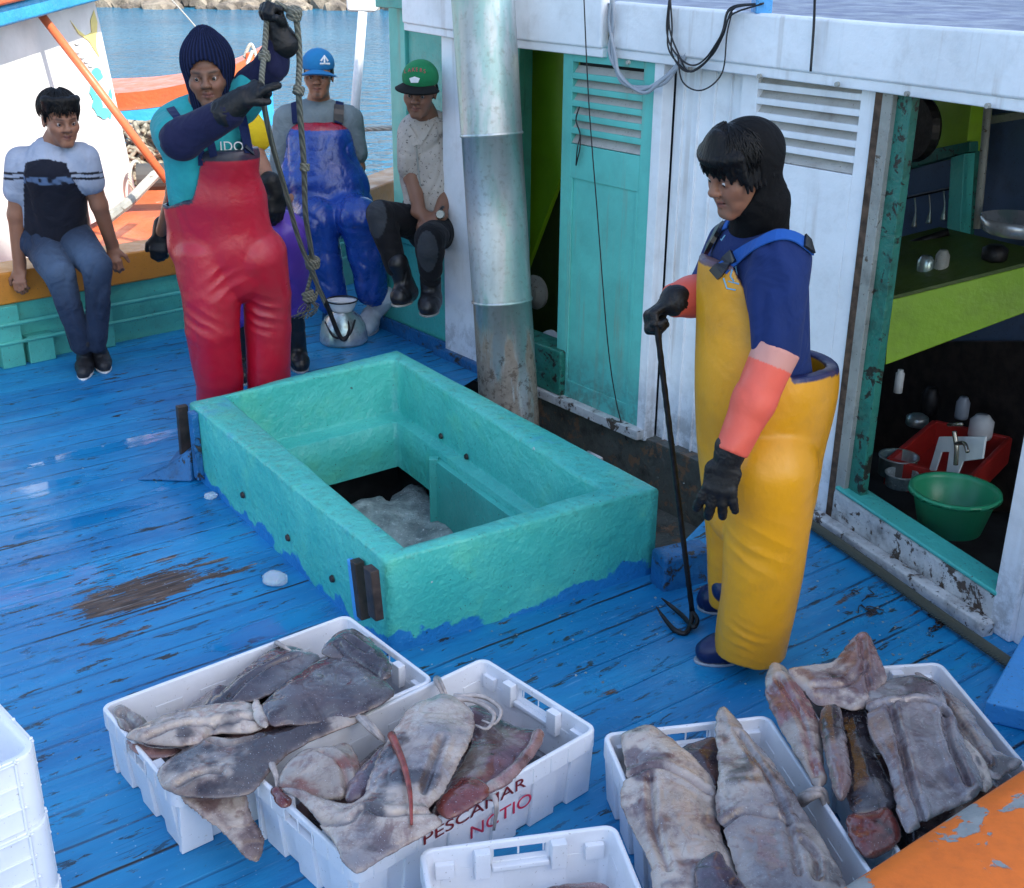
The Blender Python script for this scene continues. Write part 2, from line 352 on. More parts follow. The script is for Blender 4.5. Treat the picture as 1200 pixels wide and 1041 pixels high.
def deck_mat():
    """thick blue deck paint: plank seams along the short side of the hatch, wear streaks with the grain, wet film"""
    s = NT('blue_deck_paint'); ang = -R(DECKANG); rv = s.rot(ang)      # x along the planks
    x, y, z = s.sep(rv)
    def st(sc, a, b, det=6, ro=.65, dist=.3): return s.noise(sc, det, ro, vec=rv, stretch=(a, b, 1), dist=dist)
    c = s.mix(s.ramp(st(1.5, .5, 2, 4), .3, .7), (.007, .175, .42), (.016, .29, .57))
    c = s.mix(s.ramp(st(5, .25, 3), .48, .75, 0, .55), c, (.008, .12, .30))                   # tone streaks
    c = s.mix(s.ramp(st(3, .3, 2.4), .60, .72, 0, .5), c, (.02, .30, .44))                    # older turquoise coat
    # seams every 14 cm
    wy = s.math('ADD', y, s.math('MULTIPLY', s.noise(3, 3), .02)); fr = s.math('FRACT', s.math('MULTIPLY', wy, 1/.145))
    seam = s.math('SUBTRACT', 1., s.ramp(s.math('ABSOLUTE', s.math('SUBTRACT', fr, .5)), .012, .05))
    open_ = s.math('MULTIPLY', seam, s.ramp(st(2.2, .4, 1.5), .5, .6))
    c = s.mix(s.math('MULTIPLY', seam, s.ramp(s.noise(1.2, 3), .35, .65, .05, .4)), c, (.006, .06, .18)); c = s.mix(open_, c, (.010, .010, .012))
    # flakes: many small dark chips, denser near worn places
    wear = s.ramp(s.noise(1.3, 3), .42, .68)
    fl = s.math('MULTIPLY', s.ramp(st(16, .45, 1.6, 6, .7), .585, .61), s.ramp(s.noise(2.1, 4), .36, .58, .25, 1.))
    c = s.mix(fl, c, (.022, .028, .03))
    # the bare timber patch and smaller ones
    def patch(px, py, rx, ry):
        g = G(px, py); ca, sa = math.cos(ang), math.sin(ang); gx, gy = g[0]*ca-g[1]*sa, g[0]*sa+g[1]*ca
        dx = s.math('MULTIPLY', s.math('SUBTRACT', x, gx), 1/rx); dy = s.math('MULTIPLY', s.math('SUBTRACT', y, gy), 1/ry)
        return s.math('SQRT', s.math('ADD', s.math('MULTIPLY', dx, dx), s.math('MULTIPLY', dy, dy)))
    tot = None
    for (px, py, rx, ry, a) in ((180, 690, .55, .24, .46), (120, 745, .4, .09, .24), (250, 640, .4, .06, .18), (140, 655, .4, .08, .2), (350, 500, .1, .1, .0), (60, 520, .5, .12, .10), (270, 760, .3, .05, .12), (620, 790, .3, .06, .14), (250, 1000, .5, .08, .12), (60, 700, .3, .1, .02), (90, 640, .35, .08, .05), (1010, 700, .25, .2, .22), (720, 810, .25, .04, .12), (930, 770, .2, .05, .12), (810, 680, .12, .1, .3)):
        d = s.ramp(patch(px, py, rx, ry), 0, 1.1, a, 0); tot = d if tot is None else s.math('MAXIMUM', tot, d)
    pn = s.math('ADD', s.math('ADD', s.math('MULTIPLY', s.math('SUBTRACT', st(11, .30, 1.6, 8, .75), .5), 1.9), .44), tot); bare = s.ramp(pn, .70, .745)
    wood = s.mix(s.ramp(st(26, .2, 3, 5), .35, .7), (.035, .022, .016), s.mix(s.ramp(st(12, .3, 2), .5, .7), (.16, .10, .07), (.34, .30, .28)))
    c = s.mix(bare, c, wood)
    # pale scuffs and salt specks
    c = s.mix(s.ramp(st(30, .22, 3, 5, .7), .60, .68, 0, .55), c, (.16, .36, .60))
    spk = s.math('MULTIPLY', s.math('LESS_THAN', s.vor(42), .085), s.ramp(s.noise(1.7, 2), .45, .6))
    c = s.mix(s.math('MULTIPLY', spk, .55), c, (.55, .70, .80))
    wet = s.ramp(s.noise(.9, 4, .6), .38, .62); film = s.ramp(s.noise(14, 3), .35, .6)
    c = s.mix(s.ramp(st(34, .10, 4., 4, .6), .60, .70, 0, .6), c, (.006, .05, .14))
    wetp = None
    for (px, py, rx, ry) in ((40, 575, .35, .09), (100, 610, .3, .06), (50, 690, .4, .12), (240, 560, .25, .08), (320, 735, .3, .08), (150, 520, .5, .07)):
        d = s.ramp(s.math('ADD', patch(px, py, rx, ry), s.math('MULTIPLY', s.math('SUBTRACT', st(7, .5, 2), .5), 1.6)), .75, .85, 1, 0); wetp = d if wetp is None else s.math('MAXIMUM', wetp, d)
    ro = s.math('SUBTRACT', .52, s.math('MULTIPLY', wet, .33)); ro = s.math('ADD', ro, s.math('MULTIPLY', bare, .25)); ro = s.math('ADD', ro, s.math('MULTIPLY', film, .08))
    h = s.math('ADD', s.math('MULTIPLY', seam, -1.2), s.math('ADD', s.math('MULTIPLY', st(4, .5, 2.5), 1.6), s.math('MULTIPLY', s.math('ADD', fl, bare), -.35)))
    h = s.math('ADD', h, s.math('MULTIPLY', s.noise(60, 3), .08))
    h = s.math('MULTIPLY', h, s.math('SUBTRACT', 1., s.math('MULTIPLY', wetp, .85))); ro = s.math('MAXIMUM', .05, s.math('SUBTRACT', ro, s.math('MULTIPLY', wetp, .4)))
    s.bump(h, .6, .006); s.set(col=c, rough=ro); return s.m
DECKANG = 37.
M['deck'] = deck_mat()
def sea_mat():
    s = NT('sea_water')
    a = s.noise(1.1, 4, .6, stretch=(1, 1.5, 1)); b = s.noise(5, 4, .6, stretch=(1, 1.7, 1)); d = s.noise(2.4, 3, .6, stretch=(.7, 1.8, 1)); h = s.math('ADD', s.math('ADD', a, s.math('MULTIPLY', b, .22)), s.math('MULTIPLY', d, .6))
    s.bump(h, 1., 2.2)
    s.set(col=s.mix(s.ramp(s.noise(.05, 3), .3, .7), (.010, .15, .30), (.025, .24, .42)), rough=.12, ior=1.33); return s.m
M['sea'] = sea_mat()
def plastic():
    s = NT('white_crate_plastic'); c = s.mix(s.ramp(s.noise(6, 5), .4, .8, 0, .5), (.80, .82, .86), (.62, .64, .66))
    c = s.mix(s.ramp(s.noise(28, 6, .7), .66, .74, 0, .45), c, (.40, .34, .24)); c = s.mix(s.ramp(s.noise(120, 2), .68, .72, 0, .5), c, (.25, .22, .2))
    s.bump(s.noise(40, 4), .12, .004); s.set(col=c, rough=s.ramp(s.noise(15, 4), .3, .7, .3, .5), sss=.12); s.b.inputs['Subsurface Radius'].default_value = (.02, .02, .025); s.b.inputs['Subsurface Scale'].default_value = .3
    return s.m
M['crate'] = plastic()
def steel(name, rust=0.5, base=(.62, .66, .66), rough=.32):
    s = NT(name); c = s.mix(s.ramp(s.noise(5, 5, .6, stretch=(1, 1, .25)), .3, .7), tuple(x*.62 for x in base), base)
    c = s.mix(s.ramp(s.noise(9, 5, stretch=(1, 1, .2)), .45, .6, 0, .6), c, (.22, .44, .40)); c = s.mix(s.ramp(s.noise(45, 4), .5, .75, 0, .45), c, (.24, .22, .18))
    m = .65
    if rust:
        x, y, z = s.sep(); lowz = s.ramp(z, .15, .9, .20, -.04)
        rr = s.ramp(s.math('ADD', s.noise(7, 7, .66, stretch=(1, 1, .16)), s.math('MULTIPLY', lowz, rust)), .60, .70, 0, .9)
        c = s.mix(rr, c, s.mix(s.noise(30, 5), (.13, .075, .04), (.48, .40, .32))); m = s.math('SUBTRACT', .65, s.math('MULTIPLY', rr, .55))
        grime = s.ramp(s.math('ADD', s.noise(26, 6, .75), lowz), .70, .80, 0, .7); c = s.mix(grime, c, (.09, .06, .04))
        s.set(rough=s.math('ADD', rough, s.math('MULTIPLY', rr, .4)))
    else: s.set(rough=rough)
    s.bump(s.math('ADD', s.noise(3.5, 3), s.math('MULTIPLY', s.noise(60, 3), .06)), .25, .02)
    s.set(col=c, metal=m); return s.m
M['pipe'] = steel('galvanised_flue', rust=1.1, rough=.42); M['pan'] = steel('aluminium_pan', 0, (.75, .75, .74), .26); M['pot'] = steel('dull_pot', 0, (.5, .5, .48), .3)
M['yellow'] = pvc('yellow_oilskin', None, use_v=True, dirt=.3, rough=.36)
M['blue_pvc'] = pvc('royal_blue_oilskin', (.012, .055, .36), use_v=True, rough=.22, folds=.7, coat=.4); M['purple'] = pvc('purple_oilskin', (.10, .04, .38), rough=.35)
M['red_pvc'] = pvc('crimson_oilskin_trimmed', None, use_v=True, rough=.34)
M['salmon'] = pvc('salmon_sleeve', None, use_v=True, dirt=.15, rough=.5, folds=.25, coat=.05)
M['navy'] = cloth('navy_cotton', (.012, .03, .13)); M['navy_sleeve'] = cloth('dark_navy_sleeve', (.012, .014, .05))
M['tealshirt'] = cloth('turquoise_shirt', (.03, .36, .38)); M['raglan'] = cloth('raglan_shirt', None, use_v=True); M['greyshirt'] = cloth('grey_shirt', (.20, .25, .27))
M['printed'] = cloth('printed_shirt', (.52, .46, .40), fleck=(.08, .07, .07)); M['yshirt'] = cloth('yellow_shirt', None, use_v=True)
M['denim'] = cloth('washed_denim', None, use_v=True, scale=700, folds=.5); M['darkcloth'] = cloth('black_trousers', None, use_v=True)
M['hood'] = cloth('black_hood', (.0035, .0035, .004), folds=.25, fs=14, rough=.85, sheen=.0)
M['glove'] = plain('black_rubber_glove', (.007, .007, .008), .5, bump=.5, bscale=60, var=.3, vs=15, spec=.35)
M['boot'] = plain('black_rubber_boot', (.012, .012, .014), .38, bump=.2); M['boot_navy'] = plain('navy_rubber_boot', (.008, .014, .07), .35, bump=.2); M['boot_white'] = plain('white_rubber_boot', (.55, .58, .6), .5, bump=.2)
M['strapb'] = cloth('blue_webbing', (.02, .11, .42), folds=.05); M['strapn'] = cloth('navy_webbing', (.01, .02, .08), folds=.05)
M['buckle'] = plain('black_buckle', (.012, .012, .014), .35)
def knit():
    s = NT('ribbed_navy_knit'); h = s.vcol(); s.bump(h, .9, .006); s.set(col=s.mix(h, (.003, .005, .02), (.010, .018, .065)), rough=.9, spec=.2); return s.m
M['knit'] = knit()
def skin():
    s = NT('skin'); v = s.vcol(); c = s.mix(s.ramp(s.noise(18, 5), .35, .7, 0, .25), v, s.mix(1., v, (.75, .55, .5), 'MULTIPLY'))
    s.bump(s.noise(130, 4), .12, .002); s.set(col=c, rough=.52, sss=.08); s.b.inputs['Subsurface Radius'].default_value = (.01, .004, .002); s.b.inputs['Subsurface Scale'].default_value = .4; return s.m
M['skin'] = skin()
def hair():
    s = NT('black_hair'); s.bump(s.noise(90, 4, stretch=(1, 1, .12)), .9, .006); s.set(col=(.004, .0035, .0035), rough=.5, spec=.25); return s.m
M['hair'] = hair()
M['eye'] = (lambda s: (s.set(col=s.vcol(), rough=.12), s.m)[1])(NT('eye'))
def squid():
    s = NT('squid_skin'); v = s.vcol()
    blot = s.ramp(s.noise(8, 7, .66, dist=.7), .48, .66, 0, .75); c = s.mix(blot, v, s.mix(1., v, (.32, .19, .20), 'MULTIPLY'))
    c = s.mix(s.ramp(s.noise(38, 5, .7), .52, .7, 0, .5), c, s.mix(1., v, (.45, .28, .32), 'MULTIPLY'))
    c = s.mix(s.ramp(s.noise(4, 5, .6, dist=1.5), .56, .68, 0, .5), c, s.mix(1., v, (1.25, 1.15, 1.05), 'MULTIPLY'))
    c = s.mix(s.ramp(s.noise(260, 2), .69, .72, 0, .6), c, (.8, .8, .85))
    c = s.mix(s.ramp(s.math('ABSOLUTE', s.math('SUBTRACT', s.noise(7, 5, .6, dist=1.8), .5)), 0, .014, .25, 0), c, (.12, .07, .07))
    s.bump(s.math('ADD', s.math('MULTIPLY', s.noise(9, 4, dist=.8), 1.6), s.math('MULTIPLY', s.noise(70, 5), .35)), .5, .008)
    s.set(col=c, rough=s.ramp(s.noise(22, 4), .3, .7, .10, .30), sss=.04, coat=.7, coatr=.06); s.b.inputs['Subsurface Scale'].default_value = .01; return s.m
M['squid'] = squid()
M['tent'] = plain('tentacle', (.42, .36, .33), .3, bump=.5, var=.3, vs=30); M['redflesh'] = plain('red_tentacle', (.26, .05, .04), .22, bump=.5, var=.4, vs=30)
def rope_m(name, col, sc=28):
    s = NT(name); o = s.n('ShaderNodeTexWave', wave_type='BANDS', bands_direction='DIAGONAL'); s.put(o.inputs[0], s.co); o.inputs['Scale'].default_value = sc; o.inputs['Distortion'].default_value = 1.5
    s.bump(o.outputs[1], .8, .004); s.set(col=s.mix(o.outputs[1], tuple(x*.45 for x in col), col), rough=.9); return s.m
M['rope'] = rope_m('hemp_rope', (.20, .20, .16)); M['rope_w'] = rope_m('white_rope', (.6, .58, .5)); M['hose'] = rope_m('old_hose', (.17, .175, .125), 110)
M['iron'] = plain('dark_iron', (.018, .016, .016), .45, metal=.4, bump=.6, bscale=60, var=.4, vs=40)
M['cable_g'] = plain('grey_cable', (.33, .36, .40), .45); M['cable_b'] = plain('black_cable', (.012, .012, .014), .5)
def ice():
    s = NT('ice'); s.bump(s.noise(30, 5), .5, .01); s.set(col=(.75, .85, .92), rough=.15, trans=.55, ior=1.31, sss=.2); return s.m
M['ice'] = ice()
def slush():
    s = NT('crushed_ice'); c = s.mix(s.ramp(s.noise(9, 6, .7), .35, .7), (.20, .24, .24), (.50, .58, .56)); c = s.mix(s.ramp(s.noise(60, 3), .6, .7), c, (.7, .75, .75)); s.bump(s.noise(40, 6, .7), 1., .02); s.set(col=c, rough=.35); return s.m
M['slush'] = slush()
def rock():
    s = NT('shore_rock'); c = s.mix(s.ramp(s.noise(.6, 7, .7), .35, .7), (.10, .085, .07), (.36, .31, .24)); s.bump(s.noise(2, 7, .7), 1., .3); s.set(col=c, rough=.9); return s.m
M['rock'] = rock(); M['sand'] = plain('shore_sand', (.42, .36, .24), .95, var=.2, vs=.3)
def greenpl():
    s = NT('green_basin_plastic'); s.set(col=(.02, .26, .12), rough=.35, sss=.1); s.bump(s.noise(4, 2), .1, .01); return s.m
M['basin'] = greenpl(); M['redcrate'] = plain('red_crate_plastic', (.35, .02, .015), .4); M['board'] = plain('white_board', (.65, .66, .64), .5); M['chrome'] = plain('brass_tap', (.35, .32, .26), .25, metal=.9)
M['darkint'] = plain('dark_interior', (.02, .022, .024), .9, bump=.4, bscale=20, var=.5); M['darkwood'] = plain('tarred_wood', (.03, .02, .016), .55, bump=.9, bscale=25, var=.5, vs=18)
M['net'] = plain('net_heap', (.24, .22, .17), .95, bump=1., bscale=25, var=.6, vs=22); M['buoy'] = plain('orange_buoy', (.75, .12, .03), .5)
M['cap_g'] = cloth('green_cap', (.02, .24, .09), folds=.05); M['cap_b'] = cloth('blue_cap', (.02, .20, .45), folds=.05); M['capbk'] = cloth('black_brim', (.01, .01, .01), folds=.05)
M['ink_red'] = plain('dark_red_print', (.16, .008, .01), .5, var=.3, vs=60); M['ink_red2'] = plain('red_handwriting', (.5, .02, .06), .5, var=.2)
M['ink_w'] = plain('white_print', (.75, .76, .75), .6); M['ink_lb'] = plain('pale_blue_print', (.18, .45, .65), .6); M['ink_k'] = plain('black_print', (.02, .02, .02), .6)
M['mural_t'] = plain('turquoise_mural_paint', (.12, .62, .68), .5); M['mural_y'] = plain('yellow_mural_paint', (.8, .68, .22), .5)
M['tyre'] = plain('black_roller', (.05, .05, .05), .7); M['polew'] = plain('white_pole', (.72, .74, .76), .45); M['polo'] = painted('orange_pole', (.68, .15, .06), amt=.2, chips=.72, bumpy=.2)
def canvas():  # cloth of the added shade sheet; lets warm soft light through to the deck
    s = NT('added_shade_cloth'); t = s.n('ShaderNodeBsdfTranslucent'); t.inputs[0].default_value = (.92, .86, .76, 1); m = s.n('ShaderNodeMixShader'); m.inputs[0].default_value = .75; s.set(col=(.8, .76, .7), rough=.8)
    s.t.links.new(s.b.outputs[0], m.inputs[1]); s.t.links.new(t.outputs[0], m.inputs[2]); s.t.links.new(m.outputs[0], s.t.nodes['Material Output'].inputs[0]); return s.m
M['canvas'] = canvas()
M['roofd'] = painted('roof_canvas', (.16, .17, .26), amt=.4, chips=.7)
# ---------------------------------------------------------------- setting: sea, shore, deck
def struct(o): o['kind'] = 'structure'; return o
struct(MB().add([(-400, -60, -1.1), (400, -60, -1.1), (400, 700, -1.1), (-400, 700, -1.1)], [(0, 1, 2, 3)]).build('sea', M['sea']))
def shore():
    nx, ny = 260, 46
    X, Y = np.meshgrid(np.linspace(-60, 60, nx), np.linspace(0, 26, ny)); p = np.stack([X.ravel(), Y.ravel(), 0*X.ravel()], 1)
    rid = np.abs(fbm(p, .55, 3)-.5)*2; n = fbm(p, .9, 4, (3, 1, 0)); h = -1.9+np.clip(p[:, 1]*.22, 0, 2.2)+n*2.0-rid*1.2
    v = p.copy(); v[:, 1] = p[:, 1]+72+6*vnoise(p, .06)+np.abs(p[:, 0]+14)*.03; v[:, 2] = h+.25*np.sin(p[:, 0]*.2)
    f = [(j*nx+i, j*nx+i+1, (j+1)*nx+i+1, (j+1)*nx+i) for j in range(ny-1) for i in range(nx-1)]
    struct(mk('rocky_shore', v, f, M['rock']))
    struct(MB().add([(-80, 96, .5), (80, 96, .5), (80, 200, 9), (-80, 200, 9)], [(0, 1, 2, 3)]).build('sandy_slope', M['sand']))
    b = MB(); rr = random.Random(5)
    for i in range(420):
        x = rr.uniform(-40, 14); r = rr.uniform(.35, 1.1); y = 75.5+rr.uniform(-1.2, 7)+abs(x+14)*.03; z = -1.1+(y-75)*.13
        bm = bmesh.new(); bmesh.ops.create_icosphere(bm, subdivisions=1, radius=r)
        b.add([(x+v.co.x*rr.uniform(.7, 1.3), y+v.co.y, z+v.co.z*.7*rr.uniform(.7, 1.2)) for v in bm.verts], [tuple(q.index for q in ff.verts) for ff in bm.faces]); bm.free()
    struct(b.build('shore_boulders', M['rock']))
shore()
HZ = .335
hA, hB, hC, hD = G(222, 472, HZ)[:2], G(465, 410, HZ)[:2], G(772, 572, HZ)[:2], G(452, 657, HZ)[:2]
iA, iB, iC, iD = G(265, 464, HZ)[:2], G(463, 421, HZ)[:2], G(703, 572, HZ)[:2], G(474, 641, HZ)[:2]
def z3(p, z): return (p[0], p[1], z)
J = A([1.26, 4.2]); eL, eN = A([-.616, .788]), A([.788, .616]); e2, n2 = A([.407, -.914]), A([.914, .407])
def cb(s, d, z): q = J+eL*s+eN*d; return A([q[0], q[1], z])     # behind the galley jamb: along the wall, inward, up
def cf(f, d, z): q = J+e2*f+n2*d; return A([q[0], q[1], z])     # in front of it
def poly_fill(outer, holes, z, th=0):
    bm = bmesh.new()
    for loop in [outer]+holes:
        vs = [bm.verts.new((p[0], p[1], z)) for p in loop]
        for i in range(len(vs)): bm.edges.new((vs[i], vs[(i+1) % len(vs)]))
    bmesh.ops.triangle_fill(bm, use_beauty=True, edges=bm.edges[:])
    for f in bm.faces:
        if f.normal.z < 0: f.normal_flip()
    bm.verts.ensure_lookup_table(); bm.verts.index_update()
    r = [tuple(v.co) for v in bm.verts], [tuple(v.index for v in f.verts) for f in bm.faces]; bm.free(); return r
def inset(P_, k): c = sum(P_)/len(P_); return [c+(p-c)*k for p in P_]
hole = inset([hA, hB, hC, hD], .95)
outer = [(-5.2, 3.9), (-2.74, 6.0), (-1.93, 6.74), (-1.2, 7.6), (-.8, 8.3), (-.3, 8.3), cb(3.2, .05, 0)[:2], cb(2.3, .05, 0)[:2], hB+A([.1, .06]), hC+A([.02, .04]), cb(.42, -.16, 0)[:2], cb(.22, .1, 0)[:2], cf(0, .1, 0)[:2], cf(2.2, .1, 0)[:2], (2.6, 2.6), (2.2, 2.75), (-.9, .4), (-5.2, .4)]
v_, f_ = poly_fill(outer, [hole], 0); struct(mk('deck', v_, f_, M['deck']))
# the gutter beside the cabin, lower than the deck
v_, f_ = poly_fill([cb(2.7, .3, 0)[:2], cb(2.7, -.7, 0)[:2], cb(-.1, -.7, 0)[:2], cb(-.1, .3, 0)[:2]], [inset([hA, hB, hC, hD], .955)] if False else [], -.28); 
gut = MB().slab([cb(2.4, .12, -.3), cb(2.4, -.30, -.3), cb(.15, -.75, -.3), cb(.15, .12, -.3)], (0, 0, .02)); struct(gut.build('gutter_floor', M['grimy']))

# ---------------------------------------------------------------- hatch
hat = empty('cargo_hatch', z3((hA+hB+hC+hD)/4, 0), 'open rectangular turquoise hatch coaming in the middle of the blue deck', 'hatch')
def coaming():
    """four thick walls as one grid: up the outside, over the rounded rim, down the inside, ledge, throat"""
    O = [hA, hB, hC, hD]; I = [iA, iB, iC, iD]; n = 26; c = (hA+hB+hC+hD)/4
    prof = [(-.03, -.15, 0), (0, 0, 0), (0, .5, 0), (0, .965, 0), (.03, .99, 0), (.12, 1., 0), (.6, 1.003, 0), (.9, 1., 0), (.98, .985, 0), (1, .95, 0), (1., .28, 0), (1.05, .24, 0), (1.45, .235, 0), (1.52, .22, 0), (1.53, -.1, 0), (1.53, -.42, 0)]
    V = []; K = 4*n
    for (t, h, _) in prof:
        for e in range(4):
            for i in range(n):
                u = i/n; o = O[e]*(1-u)+O[(e+1) % 4]*u; q = I[e]*(1-u)+I[(e+1) % 4]*u
                if t > 1: q2 = q+(c-q)*.13*(t-1)/.5; p = q2
                elif t < 0: p = o
                else: p = o+(q-o)*t
                cor = min(i, n-i)/n
                V.append(A([p[0], p[1], h*HZ]))
    V = A(V)
    V[:, :2] += ((fbm(V, 3.5, 3)-.5)*.012)[:, None]*nrm([1, 1]); V[:, 2] += np.where(V[:, 2] > .25, (fbm(V, 5, 3, (9, 2, 2))-.5)*.014, 0)
    m = len(prof); F = [(j*K+i, j*K+(i+1) % K, (j+1)*K+(i+1) % K, (j+1)*K+i) for j in range(m-1) for i in range(K)]
    col = A([[1., 1, 1] if j <= 5 else [0., 0, 0] for j in range(m) for i in range(K)])
    return V, F, col
s = NT('turquoise_coaming'); x, y, z = s.sep(); edge = s.math('ADD', z, s.math('MULTIPLY', s.math('SUBTRACT', s.noise(4.5, 6, .6), .5), .30))
c = s.mix(s.ramp(s.noise(2.5, 5), .3, .7), (.045, .44, .38), (.09, .54, .45)); c = s.mix(s.ramp(s.noise(6, 4), .5, .75, 0, .45), c, (.13, .56, .34))
bl = s.math('MULTIPLY', s.ramp(edge, .030, .042, 1, 0), s.ramp(z, -.01, .0, 0, 1)); outx = s.math('MULTIPLY', bl, s.vcol())
c = s.mix(outx, c, (.014, .20, .50))
top = s.ramp(z, .30, .325); gr = s.math('MULTIPLY', top, s.ramp(s.noise(30, 6, .7), .50, .70, 0, .45)); c = s.mix(gr, c, (.05, .16, .08))
c = s.mix(s.math('MULTIPLY', top, s.ramp(s.noise(8, 5), .58, .70, 0, .3)), c, (.05, .30, .60))
c = s.mix(s.ramp(s.noise(90, 3), .67, .71, 0, .8), c, (.02, .04, .03)); c = s.mix(s.ramp(s.noise(13, 7, .7), .70, .72), c, (.03, .04, .03)); c = s.mix(s.ramp(s.noise(17, 6), .27, .25), c, (.45, .52, .5))
s.bump(s.math('ADD', s.math('MULTIPLY', s.noise(13, 4, .5), 1.4), s.math('ADD', s.noise(38, 4), s.math('MULTIPLY', s.noise(3, 2), 2.))), .62, .012); s.set(col=c, rough=s.ramp(s.noise(7, 4), .3, .7, .3, .5))
M['coam'] = s.m
V, F, cc = coaming(); mk('coaming', V, F, M['coam'], hat, smooth=True, col=cc)
for (x, y) in ((286, 580), (339, 630), (391, 678), (518, 511), (548, 535), (665, 590)):
    a, b = (hA, hD) if x < 420 else (iB, iC)
    ang = math.degrees(math.atan2(*(b-a)[::-1])); p = WL(x, y, a, ang); n_ = nrm(np.append(A([-(b-a)[1], (b-a)[0]]), 0)); n_ = n_ if n_[1] < 0 else -n_
    MB().lathe(p-n_*.008, [(.0, .02), (.011, .02), (.014, .012)], 12, ax=n_).build('drain_hole', M['darkwood'], hat)
# hinge timbers at the two left corners
def timber(px0, py0, px1, py1, wpx, mat, off=.0, dep=.03):
    d = hD-hA; ang = math.degrees(math.atan2(d[1], d[0])); n_ = nrm([d[1], -d[0], 0]); n_ = n_ if n_[0] < 0 else -n_; t_ = nrm(np.append(d, 0))
    a = WL(px0, py0, hA+n_[:2]*off, ang); b = WL(px1, py1, hA+n_[:2]*off, ang); hw = wpx/2
    return MB().hexa([b-t_*hw, b+t_*hw, b+t_*hw+n_*dep, b-t_*hw+n_*dep], [a-t_*hw, a+t_*hw, a+t_*hw+n_*dep, a-t_*hw+n_*dep]).build('corner_timber', mat, hat, bevel=.004)
timber(230, 482, 238, 560, .045, M['blue_block'], .0, .03); timber(219, 474, 224, 535, .03, M['darkwood'], .0, .045)
timber(424, 655, 432, 722, .035, M['darkwood'], .005, .035); timber(440, 664, 446, 722, .05, M['darkwood'], .04, .03)
timber(415, 655, 423, 725, .03, M['blue_plank'], .0, .02)
# cleat block beside the corner
q0 = G(212, 560)
b = MB().hexa([q0+A([-.19, -.04, 0]), q0+A([.06, -.05, 0]), q0+A([.12, .12, 0]), q0+A([-.08, .16, 0])], [q0+A([-.06, .0, .05]), q0+A([.06, -.03, .14]), q0+A([.10, .08, .16]), q0+A([0, .1, .12])])
tag(b.build('deck_cleat', M['blue_block'], bevel=.012), 'worn blue wooden cleat block against the far left corner of the hatch', 'cleat')
# the hold below
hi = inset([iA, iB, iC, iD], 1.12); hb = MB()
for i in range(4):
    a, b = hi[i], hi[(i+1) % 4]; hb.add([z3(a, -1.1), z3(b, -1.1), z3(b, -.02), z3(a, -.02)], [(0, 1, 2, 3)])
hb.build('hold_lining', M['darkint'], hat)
def icefn(u, v):
    p = inset([iA, iB, iC, iD], 1.12); q = (p[0]*(1-u)+p[1]*u)*(1-v)+(p[3]*(1-u)+p[2]*u)*v
    n = fbm(A([[q[0], q[1], 0]]), 4, 4)[0]; return (q[0], q[1], -.33+.16*n-.42*sstep(.22, .04, v+.3*(n-.5)))
struct(MB().grid(icefn, 60, 70).build('crushed_ice', M['slush'], smooth=True)); bpy.data.objects['crushed_ice']['kind'] = 'stuff'
dr = (iC-iB); u0, u1 = iB+dr*.33+A([-.05, -.02]), iB+dr*.98+A([-.05, -.02]); nn = A([-.82, -.57])
MB().hexa([z3(u0, -.40), z3(u1, -.40), z3(u1+nn*.03, -.40), z3(u0+nn*.03, -.40)], [z3(u0, .05), z3(u1, .05), z3(u1+nn*.03, .05), z3(u0+nn*.03, .05)]).build('hold_board', M['teal'], hat, bevel=.004)
MB().box(z3(u0+nn*.03, -.16), (.02, .02, .22)).build('hold_post', M['teal'], hat, bevel=.004)

# ---------------------------------------------------------------- bulwark with rail, far left
bul = empty('bulwark', (-2.4, 6.2, 0), 'turquoise bulwark with an ochre wooden cap rail behind the seated men', 'bulwark')
BL = [A([-5.0, 3.9]), A([-2.71, 5.99]), A([-1.93, 6.71]), A([-1.45, 7.2]), A([-1.15, 7.65]), A([-.93, 8.05]), A([-.62, 8.9])]
BL = [A(p) for p in spline([list(p)+[0] for p in BL], 6)]
def bz(p): return .50+.10*sstep(6.7, 8.2, p[1])
def bn(i): t = nrm((BL[min(i+1, len(BL)-1)]-BL[max(i-1, 0)])); return A([-t[1], t[0], 0])
def rib(d0, d1, z0, z1):
    b = MB(); vs = []
    for i, p in enumerate(BL):
        n_ = bn(i); h = bz(p)
        for d, z in ((d0, z0), (d1, z0), (d1, z1), (d0, z1)): vs.append(p+n_*d+A([0, 0, z if z < .06 else h-.5+z]))
    m = len(BL); b.add(vs, [(i*4+k, i*4+(k+1) % 4, (i+1)*4+(k+1) % 4, (i+1)*4+k) for i in range(m-1) for k in range(4)]+[(3, 2, 1, 0), tuple(range(4*m-4, 4*m))]); return b
rib(.03, .09, -.9, .345).build('planking', M['teal_bulk'], bul)
rib(.0, .26, .33, .50).build('cap_rail', M['orange_cap'], bul, bevel=.012)
for z, r in ((.235, .012), (.135, .011)):
    MB().tube([p+bn(i)*(-.035)+A([0, 0, z+bz(p)-.5]) for i, p in enumerate(BL[:-6])], r, 8).build('pipe', M['teal_bulk'], bul, smooth=True)
for (px, py, w_, h_) in ((18, 432, .06, .33), (127, 415, .05, .33), (52, 428, .07, .15), (-40, 450, .06, .33)):
    q = WL(px, py, A([-2.71, 5.99])+A([.68, -.73])*.03, 42.7) if px < 200 else G(px, py); q[2] = 0; t_ = A([.73, .68, 0]); n_ = A([-.68, .73, 0])
    MB().box(q+A([0, 0, h_/2])+n_*.04, (w_, .045, h_/2), t_, n_).build('stanchion', M['teal_bulk'], bul, bevel=.005)

